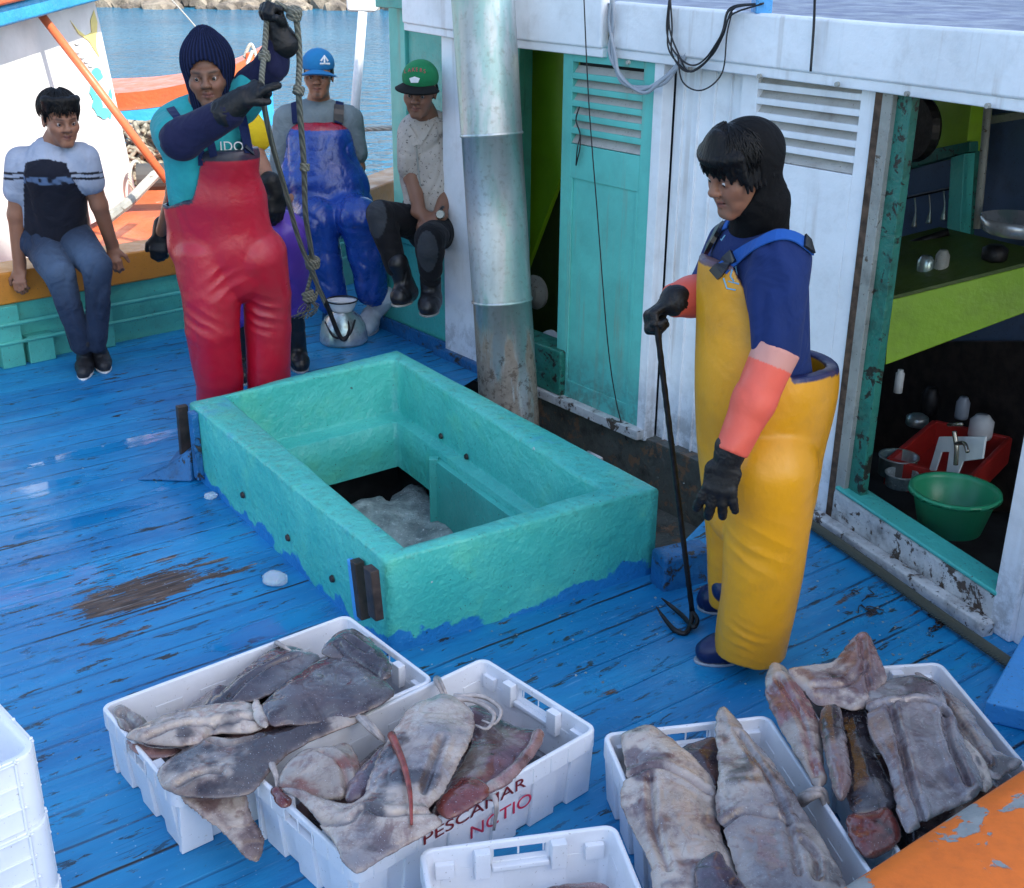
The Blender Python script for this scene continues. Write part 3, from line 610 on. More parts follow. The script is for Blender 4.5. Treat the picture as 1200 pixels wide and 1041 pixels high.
# ---------------------------------------------------------------- cabin
cab = empty('cabin', tuple(J)+(0,), 'white painted boat cabin with turquoise sliding door, open galley hatch and thick roof edge', 'cabin')
def cbox(name, s0, s1, d0, d1, z0, z1, mat, bev=.004, f=False, parent=cab, z0b=None, z1b=None):
    c_ = cf if f else cb; z0b = z0 if z0b is None else z0b; z1b = z1 if z1b is None else z1b
    return MB().hexa([c_(s0, d0, z0), c_(s1, d0, z0b), c_(s1, d1, z0b), c_(s0, d1, z0)][::(1 if f else -1)], [c_(s0, d0, z1), c_(s1, d0, z1b), c_(s1, d1, z1b), c_(s0, d1, z1)][::(1 if f else -1)]).build(name, mat, parent, bevel=bev)
ZT = 1.665
# white wall between the turquoise door and the galley: boards and a louvred sliding door
def wallpx(x, y, d=0.): return WL(x, y, J+eN*d, math.degrees(math.atan2(-.788, .616)))
def wz(s): return ZT+.018*s
cbox('wall', .0, 1.037, .04, .09, .0-.22, ZT+.03, M['white'])
for k in range(5): cbox('board_joint', .64+k*.085, .648+k*.085, .028, .05, -.12, ZT, M['white'], .002)
def louvred(name, s0, s1, d0, z0, z1, mat, ls0, ls1, lz0, lz1, n, slot, parent=cab, panel=None, dz=0.):
    """a framed door: rails and stiles round a field of slanted slats"""
    th = .035; b = MB()
    def bx(a0, a1, b0, b1, dd=0, t2=th):
        b.hexa([cb(a1, d0+dd, b0), cb(a0, d0+dd, b0), cb(a0, d0+dd+t2, b0), cb(a1, d0+dd+t2, b0)], [cb(a1, d0+dd, b1), cb(a0, d0+dd, b1), cb(a0, d0+dd+t2, b1), cb(a1, d0+dd+t2, b1)])
    bx(s0, ls0, z0, z1); bx(ls1, s1, z0, z1); bx(ls0, ls1, lz1, z1); bx(ls0, ls1, z0, lz0) if panel is None else None
    if panel is not None:
        p0, p1, q0_, q1_ = panel
        bx(ls0, ls1, q1_, lz0); bx(ls0, ls1, z0, q0_); bx(ls0, p0, q0_, q1_); bx(p1, ls1, q0_, q1_); bx(p0, p1, q0_, q1_, .008, th-.01)
    step = (lz1-lz0)/n; bars = step*.45
    for k in range(n-1): bx(ls0, ls1, lz0+step*(k+1)-bars*.5, lz0+step*(k+1)+bars*.5)
    door = b.build(name, mat, parent, bevel=.003)
    sl = MB()
    for k in range(n):
        zc = lz0+step*(k+.5); sl.hexa([cb(ls1, d0+.006, zc-step*.42), cb(ls0, d0+.006, zc-step*.42), cb(ls0, d0+.012, zc-step*.48), cb(ls1, d0+.012, zc-step*.48)][::1],
                                      [cb(ls1, d0+.034, zc+step*.22), cb(ls0, d0+.034, zc+step*.22), cb(ls0, d0+.040, zc+step*.16), cb(ls1, d0+.040, zc+step*.16)])
    sl.build('louvre_slats', slot, door)
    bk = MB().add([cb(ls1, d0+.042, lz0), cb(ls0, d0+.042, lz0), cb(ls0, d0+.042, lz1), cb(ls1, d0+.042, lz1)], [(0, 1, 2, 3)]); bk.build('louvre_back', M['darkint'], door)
    return door
M['slat'] = painted('dusty_slat', (.46, .44, .40), dirt=(.16, .12, .09), amt=.5, chips=.7)
louvred('louvred_door', .035, .645, -.005, -.10, ZT-.02, M['white'], .10, .565, 1.335, 1.655, 6, M['slat'])
louvred('sliding_door', 1.09, 1.665, -.03, .07, 1.70, M['teal_door'], 1.155, 1.60, 1.27, 1.62, 6, M['slat'], panel=(1.17, 1.585, .16, 1.12))
cbox('door_trim', 1.035, 1.088, -.035, .03, .02, ZT+.03, M['white'])
cbox('door_track', 1.04, 2.06, -.075, -.02, .03, .075, M['white_worn'])
cbox('skirting', .0, 2.1, -.02, .05, -.3, .03, M['grimy'])
cbox('door_step', 1.60, 2.1, -.06, .08, .075, .30, M['teal_dirty'], .01)
# rotten edge, grey board and turquoise jamb beside the galley
cbox('rotten_edge', -.015, .035, -.02, .03, .0, ZT, M['rotten'], .008)
cbox('jamb_board', -.0, .055, -.02, .04, .04, ZT, M['greywood'], .004, f=True)
cbox('jamb', .05, .125, -.0, .035, .04, ZT, M['teal_dirty'], .004, f=True)
cbox('sill', .0, .86, -.03, .055, -.02, .165, M['white_worn'], .02, f=True, z1b=.13)
cbox('sill_cap', .02, .85, -.035, .065, .165, .18, M['teal'], .006, f=True, z0b=.13, z1b=.147)
cbox('skirting_board', -.05, .87, -.085, -.032, -.02, .05, M['white_worn'], .01, f=True)
cbox('corner_post', .84, .93, -.03, .2, .0, ZT+.03, M['white'], .006, f=True)
cbox('wall', .93, 2.4, -.01, .06, .0, ZT+.03, M['white'], .004, f=True)
# pilaster, door case and the part behind the flue
cbox('pilaster', 2.33, 2.62, -.02, .10, .04, 1.80, M['white'])
cbox('pilaster_foot', 2.20, 2.70, -.05, .08, -.05, .05, M['blue_block'], .01)
cbox('door_case', 2.10, 2.14, -.03, .04, -.05, ZT+.06, M['white'])
cbox('wall', 2.14, 2.33, .0, .06, -.05, ZT+.06, M['white'])
# interior: floor, ceiling, back walls (dark), lime panels
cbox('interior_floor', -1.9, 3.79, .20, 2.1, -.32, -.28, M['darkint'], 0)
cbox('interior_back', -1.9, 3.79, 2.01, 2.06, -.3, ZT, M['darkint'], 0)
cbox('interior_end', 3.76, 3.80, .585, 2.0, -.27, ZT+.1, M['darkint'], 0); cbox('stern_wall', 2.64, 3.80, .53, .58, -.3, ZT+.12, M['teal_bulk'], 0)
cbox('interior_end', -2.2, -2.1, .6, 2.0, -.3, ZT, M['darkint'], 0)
a, b_, c_, d_, e_ = [WL(x, y, J+eN*.62, -52) for x, y in ((596, 20), (690, 20), (690, 120), (616, 318), (596, 330))]
MB().slab([a, b_, c_, d_, e_], np.append(eN, 0)*.03).build('lime_panel', M['lime_in'], cab, bevel=.003)
a, b_, c_, d_ = [WL(x, y, J+eN*.80, -52) for x, y in ((590, 120), (690, 120), (690, 420), (590, 420))]
M['olive'] = painted('olive_panel', (.07, .11, .02), amt=.4, chips=.72)
MB().slab([a, b_, c_, d_], np.append(eN, 0)*.03).build('olive_panel', M['olive'], cab)
# roof with its thick white edge
def roof():
    top = .135
    e = [(cb(2.9, -.07, 0), .065), (cb(2.05, -.07, 0), .035), (cb(1.38, -.07, 0), .03), (cb(1.32, -.07, 0), .025), (cb(.0, -.07, 0), 0.), (cf(.9, -.09, 0), 0.01), (cf(2.4, -.12, 0), .03)]
    for nm, i0, i1, lo, hi_ in (('roof_edge', 0, 2, -.01, .20), ('roof_edge', 3, 6, .0, .185)):
        vs = []; pts = e[i0:i1+1]
        for p, dz in pts:
            n_ = np.append(eN, 0)
            for off, z in ((0, lo), (0, hi_), (.05, hi_), (.05, lo)): vs.append(p+n_*off+A([0, 0, ZT+dz+z]))
        m = len(pts); MB().add(vs, [(i*4+(k+1) % 4, i*4+k, (i+1)*4+k, (i+1)*4+(k+1) % 4) for i in range(m-1) for k in range(4)]+[(0, 1, 2, 3), tuple(range(4*m-4, 4*m))[::-1]]).build(nm, M['white'], cab, bevel=.012)
        vs = []
        for p, dz in pts:
            for off, z in ((.0, -.035), (.0, .002), (.04, .002), (.04, -.035)): vs.append(p+n_*(off+.012)+A([0, 0, ZT+dz+lo+z]))
        MB().add(vs, [(i*4+(k+1) % 4, i*4+k, (i+1)*4+k, (i+1)*4+(k+1) % 4) for i in range(m-1) for k in range(4)]+[(0, 1, 2, 3), tuple(range(4*m-4, 4*m))[::-1]]).build('edge_lip', M['white'], cab, bevel=.005)
    n_ = np.append(eN, 0); P0 = [p+n_*.03+A([0, 0, ZT+dz+.17]) for p, dz in e]; P1 = [p+n_*2.6+A([0, 0, ZT+dz+.21]) for p, dz in e]
    b = MB(); m = len(e); b.add(P0+P1+[p-A([0, 0, .03]) for p in P0]+[p-A([0, 0, .03]) for p in P1], [(i+1, i, m+i, m+i+1) for i in range(m-1)]+[(2*m+i, 2*m+i+1, 3*m+i+1, 3*m+i) for i in range(m-1)]); b.build('roof', M['roofd'], cab)
roof()
# bolts under the roof edge
for s_ in (.15, .5, .85, 1.2): MB().lathe(cb(s_, -.072, ZT-.02), [(0, .012), (.008, .012), (.009, 0)], 10, ax=-np.append(eN, 0)).build('bolt', M['greywood'], cab)
for s_ in (.2, .55, .85): MB().lathe(cf(s_, -.085, ZT-.02), [(0, .012), (.008, .012), (.009, 0)], 10, ax=-np.append(n2, 0)).build('bolt', M['greywood'], cab)
MB().lathe(wallpx(806, 547, -.005), [(0, -.01), (.018, -.01), (.022, .006), (.03, .004), (.03, 0)], 20, ax=-np.append(eN, 0)).build('scupper', M['rotten'], cab)
# ledge where a man sits, with the turquoise back panel and its post
led = empty('side_bench', cb(3.0, .2, 0), 'turquoise plank bench and back panel behind the man in the green cap', 'bench')
def ledp(name, s0, s1, d0, d1, z0, z1, mat, bev=.006): return cbox(name, s0, s1, d0, d1, z0, z1, mat, bev, parent=led)
ledp('seat', 2.64, 3.42, -.0, .50, .55, .62, M['teal']); ledp('front_panel', 2.64, 3.40, .01, .05, .06, .548, M['teal']); ledp('base_board', 2.62, 3.46, -.02, .0, -.02, .08, M['blue_block'])
ledp('back_panel', 2.6, 3.655, .46, .50, .55, 1.86, M['teal_bulk']); ledp('post', 3.66, 3.83, .44, .52, .0, 1.86, M['teal_door'])
ledp('header', 2.5, 3.75, .30, .46, 1.76, 1.95, M['teal_bulk'])

# flue
fb, ft = G(597, 487), P(566, 0, 5.55); fd = nrm(ft-fb); L = np.linalg.norm(ft-fb)+.5
fl = empty('steel_flue', fb, 'tall galvanised steel flue pipe, rusty at its foot, beside the hatch', 'flue pipe')
def seamt(px, py): return (WLz(px, py)-fb).dot(fd)
def WLz(px, py): return P(px, py, 5.45)
t1, t2 = seamt(570, 160), seamt(585, 352); rr_ = .139
for (a_, b__, r0, r1) in ((-.3, t2, .141, .137), (t2, t1, .139, .137), (t1, L, .139, .141)):
    MB().lathe(fb+fd*a_, [(r0, 0), (r0, (b__-a_)*.5), (r1, b__-a_), (r1+.006, b__-a_+.002), (r1+.007, b__-a_+.008), (r1+.0035, b__-a_+.013)], 48, ax=fd).build('pipe_section', M['pipe'], fl, smooth=True)

# ---------------------------------------------------------------- roof corner, post and line at the stern
tag(MB().slab([P(404, -30, 8.), P(441, -30, 8.), P(441, 15, 8.), P(406, 14, 8.)], (0, .9, .05)).build('awning_corner', M['house'], bevel=.02), 'white awning corner above the slim post at the stern', 'awning')
tag(MB().tube([P(425, 14, 7.9), P(416, 130, 7.9), P(409, 225, 7.9)], [.028, .03, .03], 12).build('slim_post', M['polew'], smooth=True), 'slim white post rising from the rail behind the man in the blue oilskins', 'post')
tag(MB().tube(spline([P(380, 156, 8.2), P(440, 151, 8.), P(520, 150, 7.6)]), .015, 8).build('stern_line', M['rope_w'], smooth=True), 'pale twisted line stretched across the stern in front of the water', 'rope')

# ---------------------------------------------------------------- near rail, lower right corner
nr = empty('near_rail', (1.2, 2.1, 0), 'chipped orange and grey rail in the lower right corner', 'rail')
e0, e1 = G(1200, 903, .5), G(975, 1045, .5); du = nrm(e0-e1); dn = A([du[1], -du[0], 0])
def railpt(u, v):
    L0 = 3.9; p = e1-du*1.2+du*L0*u; w_ = .34; prof = [(-.0, -.07), (0, -.02), (.015, -.003), (.05, .006), (.13, .014), (.2, .014), (.29, .006), (.335, -.006), (.345, -.03), (.345, -.08)]
    t = v*(len(prof)-1); i = min(int(t), len(prof)-2); k = t-i; a_, b_ = prof[i], prof[i+1]; bow = .06*math.sin((u*3.9-.8)*.9)
    return p+dn*(a_[0]+(b_[0]-a_[0])*k-bow*.3)+A([0, 0, a_[1]+(b_[1]-a_[1])*k])
MB().grid(railpt, 60, 10).build('cap', M['rail'], nr, smooth=True)
MB().slab([e1-du*1.2+dn*.06-A([0, 0, .5]), e1+du*2.6+dn*.06-A([0, 0, .5]), e1+du*2.6+dn*.06-A([0, 0, .06]), e1-du*1.2+dn*.06-A([0, 0, .06])], dn*.05).build('planking', M['teal_bulk'], nr)
q = [G(1155, 822, .07), G(1200, 742, .07), G(1262, 770, .07), G(1225, 838, .07)]
tag(MB().slab([p-A([0, 0, .07]) for p in q], (0, 0, .07)).build('deck_plank', M['blue_plank'], bevel=.008), 'light blue painted plank lying at the right edge beside the crates', 'plank')
q = G(800, 692); t_ = np.append(eN, 0); l_ = np.append(eL, 0)
tag(MB().box(q+A([.0, .07, .055]), (.10, .05, .075), nrm([.9, .43, 0]), nrm([-.43, .9, 0])).build('deck_block', M['blue_block'], bevel=.015), 'chipped blue timber block between the hatch corner and the cabin', 'block')
b = MB().tube(spline([cf(-.1, -.12, .03), cf(.3, -.125, .028), cf(.7, -.14, .025), cf(1.1, -.15, .025), cf(1.5, -.17, .025)]), .018, 12)
tag(b.build('deck_hose', M['hose'], smooth=True), 'old olive braided hose lying along the foot of the cabin', 'hose')

# ---------------------------------------------------------------- shade: an unseen sheet on posts, added high behind the camera to block the sun
so = SUNV/SUNV.z
def up(x, y, z, Z=12.5): return (x+so.x*(Z-z), y+so.y*(Z-z))
pl = [up(-4.3, 4.9, 1.15), up(-2.2, 6.85, 1.15), up(-1.2, 8.0, 1.2), up(-.1, 8.9, 1.3), up(4.0, 7.4, 1.8), up(4.5, -2, 1), up(-6, -2, 1)]
lr = empty('added_sun_shade', (0, -8, 0), 'added unseen pale shade sheet high behind the camera, keeping the sun off the deck', 'roof')
MB().slab([A([p[0], p[1], 12.5]) for p in pl], (0, 0, .02)).build('shade_sheet', M['canvas'], lr)
for p in (pl[0], pl[-1], pl[-2], (4.2, -3.6)): MB().tube([(p[0]*.9, p[1]-.5 if p[1] < 0 else p[1], -1.5), (p[0]*.9, p[1]-.5 if p[1] < 0 else p[1], 12.5)], .12, 10).build('support', M['greywood'], lr)

# ---------------------------------------------------------------- the neighbouring boats
nb = empty('neighbour_boat', (-3.6, 9, -1.1), 'white wheelhouse boat with orange deck and blue roof edge, moored beyond the rail', 'boat')
K0 = P(160, 225, 9.2)[:2]; K1 = G(0, 318, .25)[:2]; K1 = K0+(K1-K0)*.93; wd = nrm(K1-K0); print('K', K0, K1); wang = math.degrees(math.atan2(wd[1], wd[0]))
wo = A([-wd[1], wd[0]]); wo = wo if wo[0] > 0 else -wo
def wp(x, y, o=0.): return WL(x, y, K0+wo*o, wang)
q = [wp(160, 228), wp(108, -12), wp(-25, 0), wp(-25, 330)]; q[3][2] = .2; q[0][2] = .3; q[2][2] = q[1][2]
wn_ = np.append(-wo, 0)
MB().slab(q, wn_*2.2).build('wheelhouse', M['house'], nb)
q = [wp(150, -8, .2), wp(-40, 45, .2), wp(-40, 18, .2), wp(150, -30, .2)]
MB().slab(q, wn_*2.7).build('roof', M['blue_trim'], nb, bevel=.02)
q = [wp(150, -28, .24), wp(-40, 18, .24), wp(-40, -12, .24), wp(150, -50, .24)]
MB().slab(q, wn_*2.8).build('roof_rim', M['orange_sun'], nb, bevel=.02)
dk = [(-7., 3.2), (-3.25, 6.15), (-2.55, 6.85), (-1.9, 7.6), (-1.6, 8.3), (-1.55, 9.6), (-2.2, 11.2), (-7, 12)]
MB().slab([A([p[0], p[1], -1.15]) for p in dk], (0, 0, 1.36)).build('hull', M['orange_sun'], nb, bevel=.03)
MB().tube([wp(182, 205, .5), wp(150, 238, .45), wp(124, 258, .4)], .035, 8).build('gunwale', M['greywood'], nb)
# mural: a yellow tail, scallops and turquoise waves painted on the wall
def mural(name, pts, mat, o=.004): MB().slab([wp(x, y, o) for x, y in pts], wn_*-.002).build(name, mat, nb)
mural('painted_tail', [(82, 24), (90, 34), (100, 42), (107, 38), (106, 24), (110, 12), (114, 26), (113, 44), (113, 56), (117, 68), (110, 58), (104, 48), (92, 40)], M['mural_y'])
for cx, cy, rx, ry in ((113, 88, 7, 8), (109, 106, 4, 9), (114, 122, 6, 10), (122, 133, 8, 6), (129, 122, 3, 16)):
    mural('painted_wave', [(cx+rx*math.cos(a)*(1+.18*math.sin(5*a)), cy+ry*math.sin(a)*(1+.15*math.cos(4*a))) for a in np.linspace(0, 6.28, 19)[:-1]], M['mural_t'], .005+.001*(cx % 3))
for i, (x, y) in enumerate(((90, 50), (91, 60), (96, 66), (101, 71), (106, 76))):
    MB().tube([wp(x+3*math.cos(a), y+3*math.sin(a), .004) for a in np.linspace(-.3, 2.6, 7)], .004, 5).build('painted_scallop', M['greywood'], nb)
tag(MB().tube([P(24, -14, 7.9), P(108, 95, 7.8), P(196, 212, 7.7)], .026, 12).build('orange_spar', M['polo'], smooth=True), 'long orange spar slanting down across the white wheelhouse', 'spar')
b = MB(); rr = random.Random(3)
for i in range(46):
    c0 = P(rr.uniform(152, 196), rr.uniform(150, 196), 10.3); c0[1] += rr.uniform(-.3, .3); b.tube(spline([c0+A([rr.uniform(-.2, .2), rr.uniform(-.15, .15), rr.uniform(-.12, .12)]) for _ in range(5)], 4), .018, 6)
for i in range(7): bm = None; b.lathe(P(150+i*8, 190-(i % 3)*6, 10.4)-A([0, 0, .3]), [(.24, 0), (.24, .2), (.16, .36), (.02, .42)], 10)
tag(b.build('net_heap', M['net'], smooth=True), 'heap of grey fishing net on the boat beyond, left of the hooded man', 'net')
rl = empty('net_roller', P(178, 215, 9.0), 'dark net roller with a pale ring on the neighbouring boat', 'roller')
c0 = P(180, 208, 9.0); MB().lathe(c0-A([.12, 0, 0]), [(0, 0), (.10, 0), (.10, .3), (0, .3)], 20, ax=(1, .2, 0)).build('drum', M['tyre'], rl, smooth=False); MB().tube([c0-A([.13, 0, 0])+.115*A([0.1*math.cos(a), math.cos(a), math.sin(a)]) for a in np.linspace(0, 6.28, 20)], .014, 8).build('ring', M['rope_w'], rl, smooth=True)
b2 = empty('far_boat', (-5, 13.5, -1.1), 'orange and blue open boat moored farthest out, bow rising behind the hooded man', 'boat')
def hull(z0, z1, k, mat, name, zi=0):
    st = []
    b = MB(); n = 26
    for i in range(n):
        u = i/(n-1); c_ = P(60, 125, 13.2)*(1-u)+P(303, 125, 13.6)*u; c_[2] = 0; hw = .85*(1-u**3.)**.7*k+.02; sheer = .0+.47*u**3
        base = P(142, 114, 13.)[2]; t = nrm(P(303, 125, 13.6)-P(60, 125, 13.2)); n_ = A([-t[1], t[0], 0])
        for sgn, z in ((-1, z0), (-1, z1), (1, z1), (1, z0)): b.v.append(tuple(c_+A([0, .85, 0])+n_*hw*sgn*(1 if z == z1 else .93)+A([0, 0, base+sheer+z]))); b.c.append((1, 1, 1))
    b.f = [(i*4+k_, i*4+(k_+1) % 4, (i+1)*4+(k_+1) % 4, (i+1)*4+k_) for i in range(n-1) for k_ in range(4)]+[(3, 2, 1, 0), tuple(range(4*n-4, 4*n))]
    b.build(name, mat, b2)
hull(-.19, .0, 1., M['orange_sun'], 'gunwale'); hull(-.9, -.195, .97, M['blue_trim'], 'hull')
MB().tube([P(296, 90, 13.4), P(292, 62, 13.4)], [.07, .04], 8).build('stem_post', M['buoy'], b2); MB().tube(spline([P(286, 68, 13.4), P(294, 52, 13.4), P(300, 70, 13.4), P(290, 76, 13.3), P(296, 60, 13.4)]), .02, 6).build('bow_rope', M['rope_w'], b2, smooth=True)
tag(MB().tube(spline([P(196, -6, 11), P(228, 30, 10.4), P(262, 74, 9.6)]), .006, 6).build('mooring_line', M['rope_w']), 'thin pale line slanting over the water above the hooded man', 'rope')
# ---------------------------------------------------------------- fish crates (built at the origin, then copied)
CL, CW, CH = .765, .455, .205         # long side along x
def rrect(hx, hy, r, n=6, z=0):
    out = []
    for cx, cy, a0 in ((hx-r, hy-r, 0), (-hx+r, hy-r, 90), (-hx+r, -hy+r, 180), (hx-r, -hy+r, 270)):
        for k in range(n+1): a = R(a0+90*k/n); out.append((cx+r*math.cos(a), cy+r*math.sin(a), z))
    return out
def crate_proto():
    root = empty('fish_crate', (0, 0, 0), 'x', 'crate')
    hx, hy = CL/2, CW/2; b = MB()
    def loops(L, close_last=True, flip=False):
        n = len(L[0]); vs = [p for l in L for p in l]; fs = [(j*n+i, j*n+(i+1) % n, (j+1)*n+(i+1) % n, (j+1)*n+i) for j in range(len(L)-1) for i in range(n)]
        if close_last: fs.append(tuple(range((len(L)-1)*n, len(L)*n)))
        b.add(vs, fs)
    # rim band
    rim = [rrect(hx-.022, hy-.022, .028, 6, .150), rrect(hx-.002, hy-.002, .03, 6, .148), rrect(hx, hy, .03, 6, .151), rrect(hx, hy, .03, 6, .201), rrect(hx-.003, hy-.003, .028, 6, CH),
           rrect(hx-.011, hy-.011, .022, 6, CH), rrect(hx-.0135, hy-.0135, .02, 6, CH-.004)]
    inn = [rrect(hx-.016, hy-.016, .02, 6, .165), rrect(hx-.030, hy-.030, .02, 6, .06), rrect(hx-.045, hy-.045, .02, 6, .014)]
    # one closed skin: outside, rim, inside; the hand holes are cut through both ends
    loops([rrect(hx-.034, hy-.034, .028, 6, 0), rrect(hx-.028, hy-.028, .03, 6, .012), rrect(hx-.014, hy-.014, .03, 6, .150)]+rim[1:]+inn, True); n = len(rim[0]); b.f.append(tuple(range(n))[::-1])
    cut = MB()
    for sx in (-1, 1): cut.box((sx*(hx-.01), 0, .170), (.055, .062, .0155))
    so_ = b.build('tmp', M['crate']); co_ = cut.build('tmp', M['crate']); md = so_.modifiers.new('b', 'BOOLEAN'); md.operation = 'DIFFERENCE'; md.solver = 'EXACT'; md.use_self = True; md.object = co_
    dg = bpy.context.evaluated_depsgraph_get(); me = bpy.data.meshes.new_from_object(so_.evaluated_get(dg)); vs_ = [tuple(v.co) for v in me.vertices]; fs_ = [tuple(p.vertices) for p in me.polygons]
    bpy.data.objects.remove(so_); bpy.data.objects.remove(co_); b.v = []; b.f = []; b.c = []; b.add(vs_, fs_); print('crate verts', len(vs_))
    for x in (-.33, -.20, -.07, .07, .20, .33):          # pilasters with their feet along the sides and ends
        for sy in (-1, 1): b.hexa([(x-.042, sy*(hy-.036), -.0+.001), (x+.042, sy*(hy-.036), .001), (x+.042, sy*(hy-.018), .001), (x-.042, sy*(hy-.018), .001)][::sy], [(x-.040, sy*(hy-.02), .149), (x+.040, sy*(hy-.02), .149), (x+.040, sy*(hy-.006), .149), (x-.040, sy*(hy-.006), .149)][::sy])
    for y in (-.145, 0, .145):
        for sx in (-1, 1): b.hexa([(sx*(hx-.036), y-.040, .001), (sx*(hx-.018), y-.040, .001), (sx*(hx-.018), y+.040, .001), (sx*(hx-.036), y+.040, .001)][::sx], [(sx*(hx-.02), y-.038, .149), (sx*(hx-.006), y-.038, .149), (sx*(hx-.006), y+.038, .149), (sx*(hx-.02), y+.038, .149)][::sx])
    for sx in (-1, 1):
        for sy in (-1, 1): b.box((sx*(hx-.027), sy*.088, .162), (.012, .018, .034)); b.box((sx*(hx-.024), sy*(hy-.055), .155), (.008, .022, .02))
        MB().box((sx*(hx-.024), 0, .145), (.010, .066, .007)).build('handle', M['crate'], root, bevel=.003)
    r = b
    for x in np.linspace(-hx+.05, hx-.05, 12):
        for sy in (-1, 1): r.box((x, sy*(hy+.0005), .175), (.0025, .002, .022))
    for y in np.linspace(-hy+.05, hy-.05, 7):
        for sx in (-1, 1): r.box((sx*(hx+.0005), y, .175), (.002, .0025, .022))
    body = b.build('shell', M['crate'], root, bevel=.002, seg=1)
    return root
M['slotc'] = plain('slot_shadow_plastic', (.42, .45, .5), .6)
def copy_tree(o, parent=None):
    c = o.copy(); C.objects.link(c); c.parent = parent
    for ch in list(o.children): copy_tree(ch, c)
    return c
proto = crate_proto(); crates = []
def pc(u, w, ang, px): return u
vD = nrm([.19, -.98]); vE = nrm([.13, -.99])
spots = [((-.645, 2.722), 39.5, 0, 'white crate of dark squid nearest the hatch, left of the crate with red lettering'),
         ((-.205, 2.484), 42.3, 0, 'white crate with dark red lettering on its side, full of pale squid'),
         (tuple(A([.022, 2.165])+nrm([.20, -.98])*.3825), -78.5, 0, 'white crate cut off by the bottom edge, in front of the lettered crate'),
         ((.533, 2.222), -79., 0, 'white crate holding two long pale squid, right of the lettered crate'),
         ((1.045, 2.495), -82.5, 0, 'white crate of squid farthest right, beside the orange rail')]
for i, ((x, y), a, z, lb) in enumerate(spots):
    o = proto if i == 0 else copy_tree(proto); o.location = (x, y, z); o.rotation_euler = (0, 0, R(a)); tag(o, lb, group='fish crates on the deck'); crates.append(o)
def deep_crate():
    """taller empty crate: panelled outer wall almost to the floor, narrow foot"""
    root = empty('panelled_crate', (0, 0, 0), 'x', 'crate'); hx, hy = CL/2+.01, CW/2+.01; b = MB(); z0 = .055; H_ = .225
    L = [rrect(hx-.05, hy-.05, .035, 5, 0), rrect(hx-.045, hy-.045, .035, 5, z0), rrect(hx-.006, hy-.006, .045, 5, z0), rrect(hx-.006, hy-.006, .045, 5, H_-.01), rrect(hx-.008, hy-.008, .042, 5, H_), rrect(hx-.02, hy-.02, .034, 5, H_), rrect(hx-.024, hy-.024, .034, 5, H_-.01), rrect(hx-.045, hy-.045, .03, 5, .02)]
    n = len(L[0]); b.add([p for l in L for p in l], [(j*n+i, j*n+(i+1) % n, (j+1)*n+(i+1) % n, (j+1)*n+i) for j in range(len(L)-1) for i in range(n)]+[tuple(range((len(L)-1)*n, len(L)*n)), tuple(range(n))[::-1]])
    for x in np.linspace(-hx+.06, hx-.06, 9):
        for sy in (-1, 1): b.box((x, sy*(hy-.004), z0+(H_-z0)/2), (.003, .004, (H_-z0)/2))
    for y in np.linspace(-hy+.06, hy-.06, 5):
        for sx in (-1, 1): b.box((sx*(hx-.004), y, z0+(H_-z0)/2), (.004, .003, (H_-z0)/2))
    for z in (z0+.055, z0+.11, H_-.006):
        for sy in (-1, 1): b.box((0, sy*(hy-.0045), z), (hx-.05, .0038, .0025))
        for sx in (-1, 1): b.box((sx*(hx-.0045), 0, z), (.0038, hy-.05, .0025))
    b.build('shell', M['crate'], root, bevel=.0015, seg=1)
    for sx in (-1, 1): MB().box((sx*(hx-.008), 0, .18), (.014, .055, .012)).build('handle', M['slotc'], root, bevel=.003)
    for sy in (-1, 1): MB().box((.24, sy*(hy-.045), .03), (.02, .004, .012)).build('slot', M['slotc'], root)
    return root
cs, sn = math.cos(R(42.3)), math.sin(R(42.3)); cn = A([-.897, 1.919]); cn = G(57, 885, .565)[:2]; ctr = cn-A([cs, sn])*(CL/2+.01)+A([-sn, cs])*(CW/2+.01); dp = deep_crate()
for k, lb in enumerate(['lowest empty white crate of the stack in the lower left corner', 'middle empty white crate of the stack in the lower left corner', 'topmost empty white crate of the stack in the lower left corner']):
    o = dp if k == 0 else copy_tree(dp); off = A([-.006, .004])*k; o.location = (ctr[0]+off[0], ctr[1]+off[1], k*.17); o.rotation_euler = (0, 0, R(42.3+.6*k)); tag(o, lb, group='stacked empty fish crates')
# lettering on the second crate
cb2 = crates[1]; Rt = Matrix.Rotation(R(90), 3, 'X')
def on_crate(s_, size, x, z, mat, nm, dz=.0, sx=1): return text(nm, s_, size, (x, -CW/2-.0035+dz, z), Rt, mat, cb2, .0004, sx)
on_crate('PESCAMAR', .044, -.20, .160, M['ink_red'], 'lettering', sx=1.5); on_crate('NCTIO', .052, -.05, .085, M['ink_red2'], 'handwriting', dz=.0115, sx=1.25)
for o in (bpy.data.objects['lettering'], bpy.data.objects['handwriting']): o.parent = cb2; o.matrix_parent_inverse = Matrix()

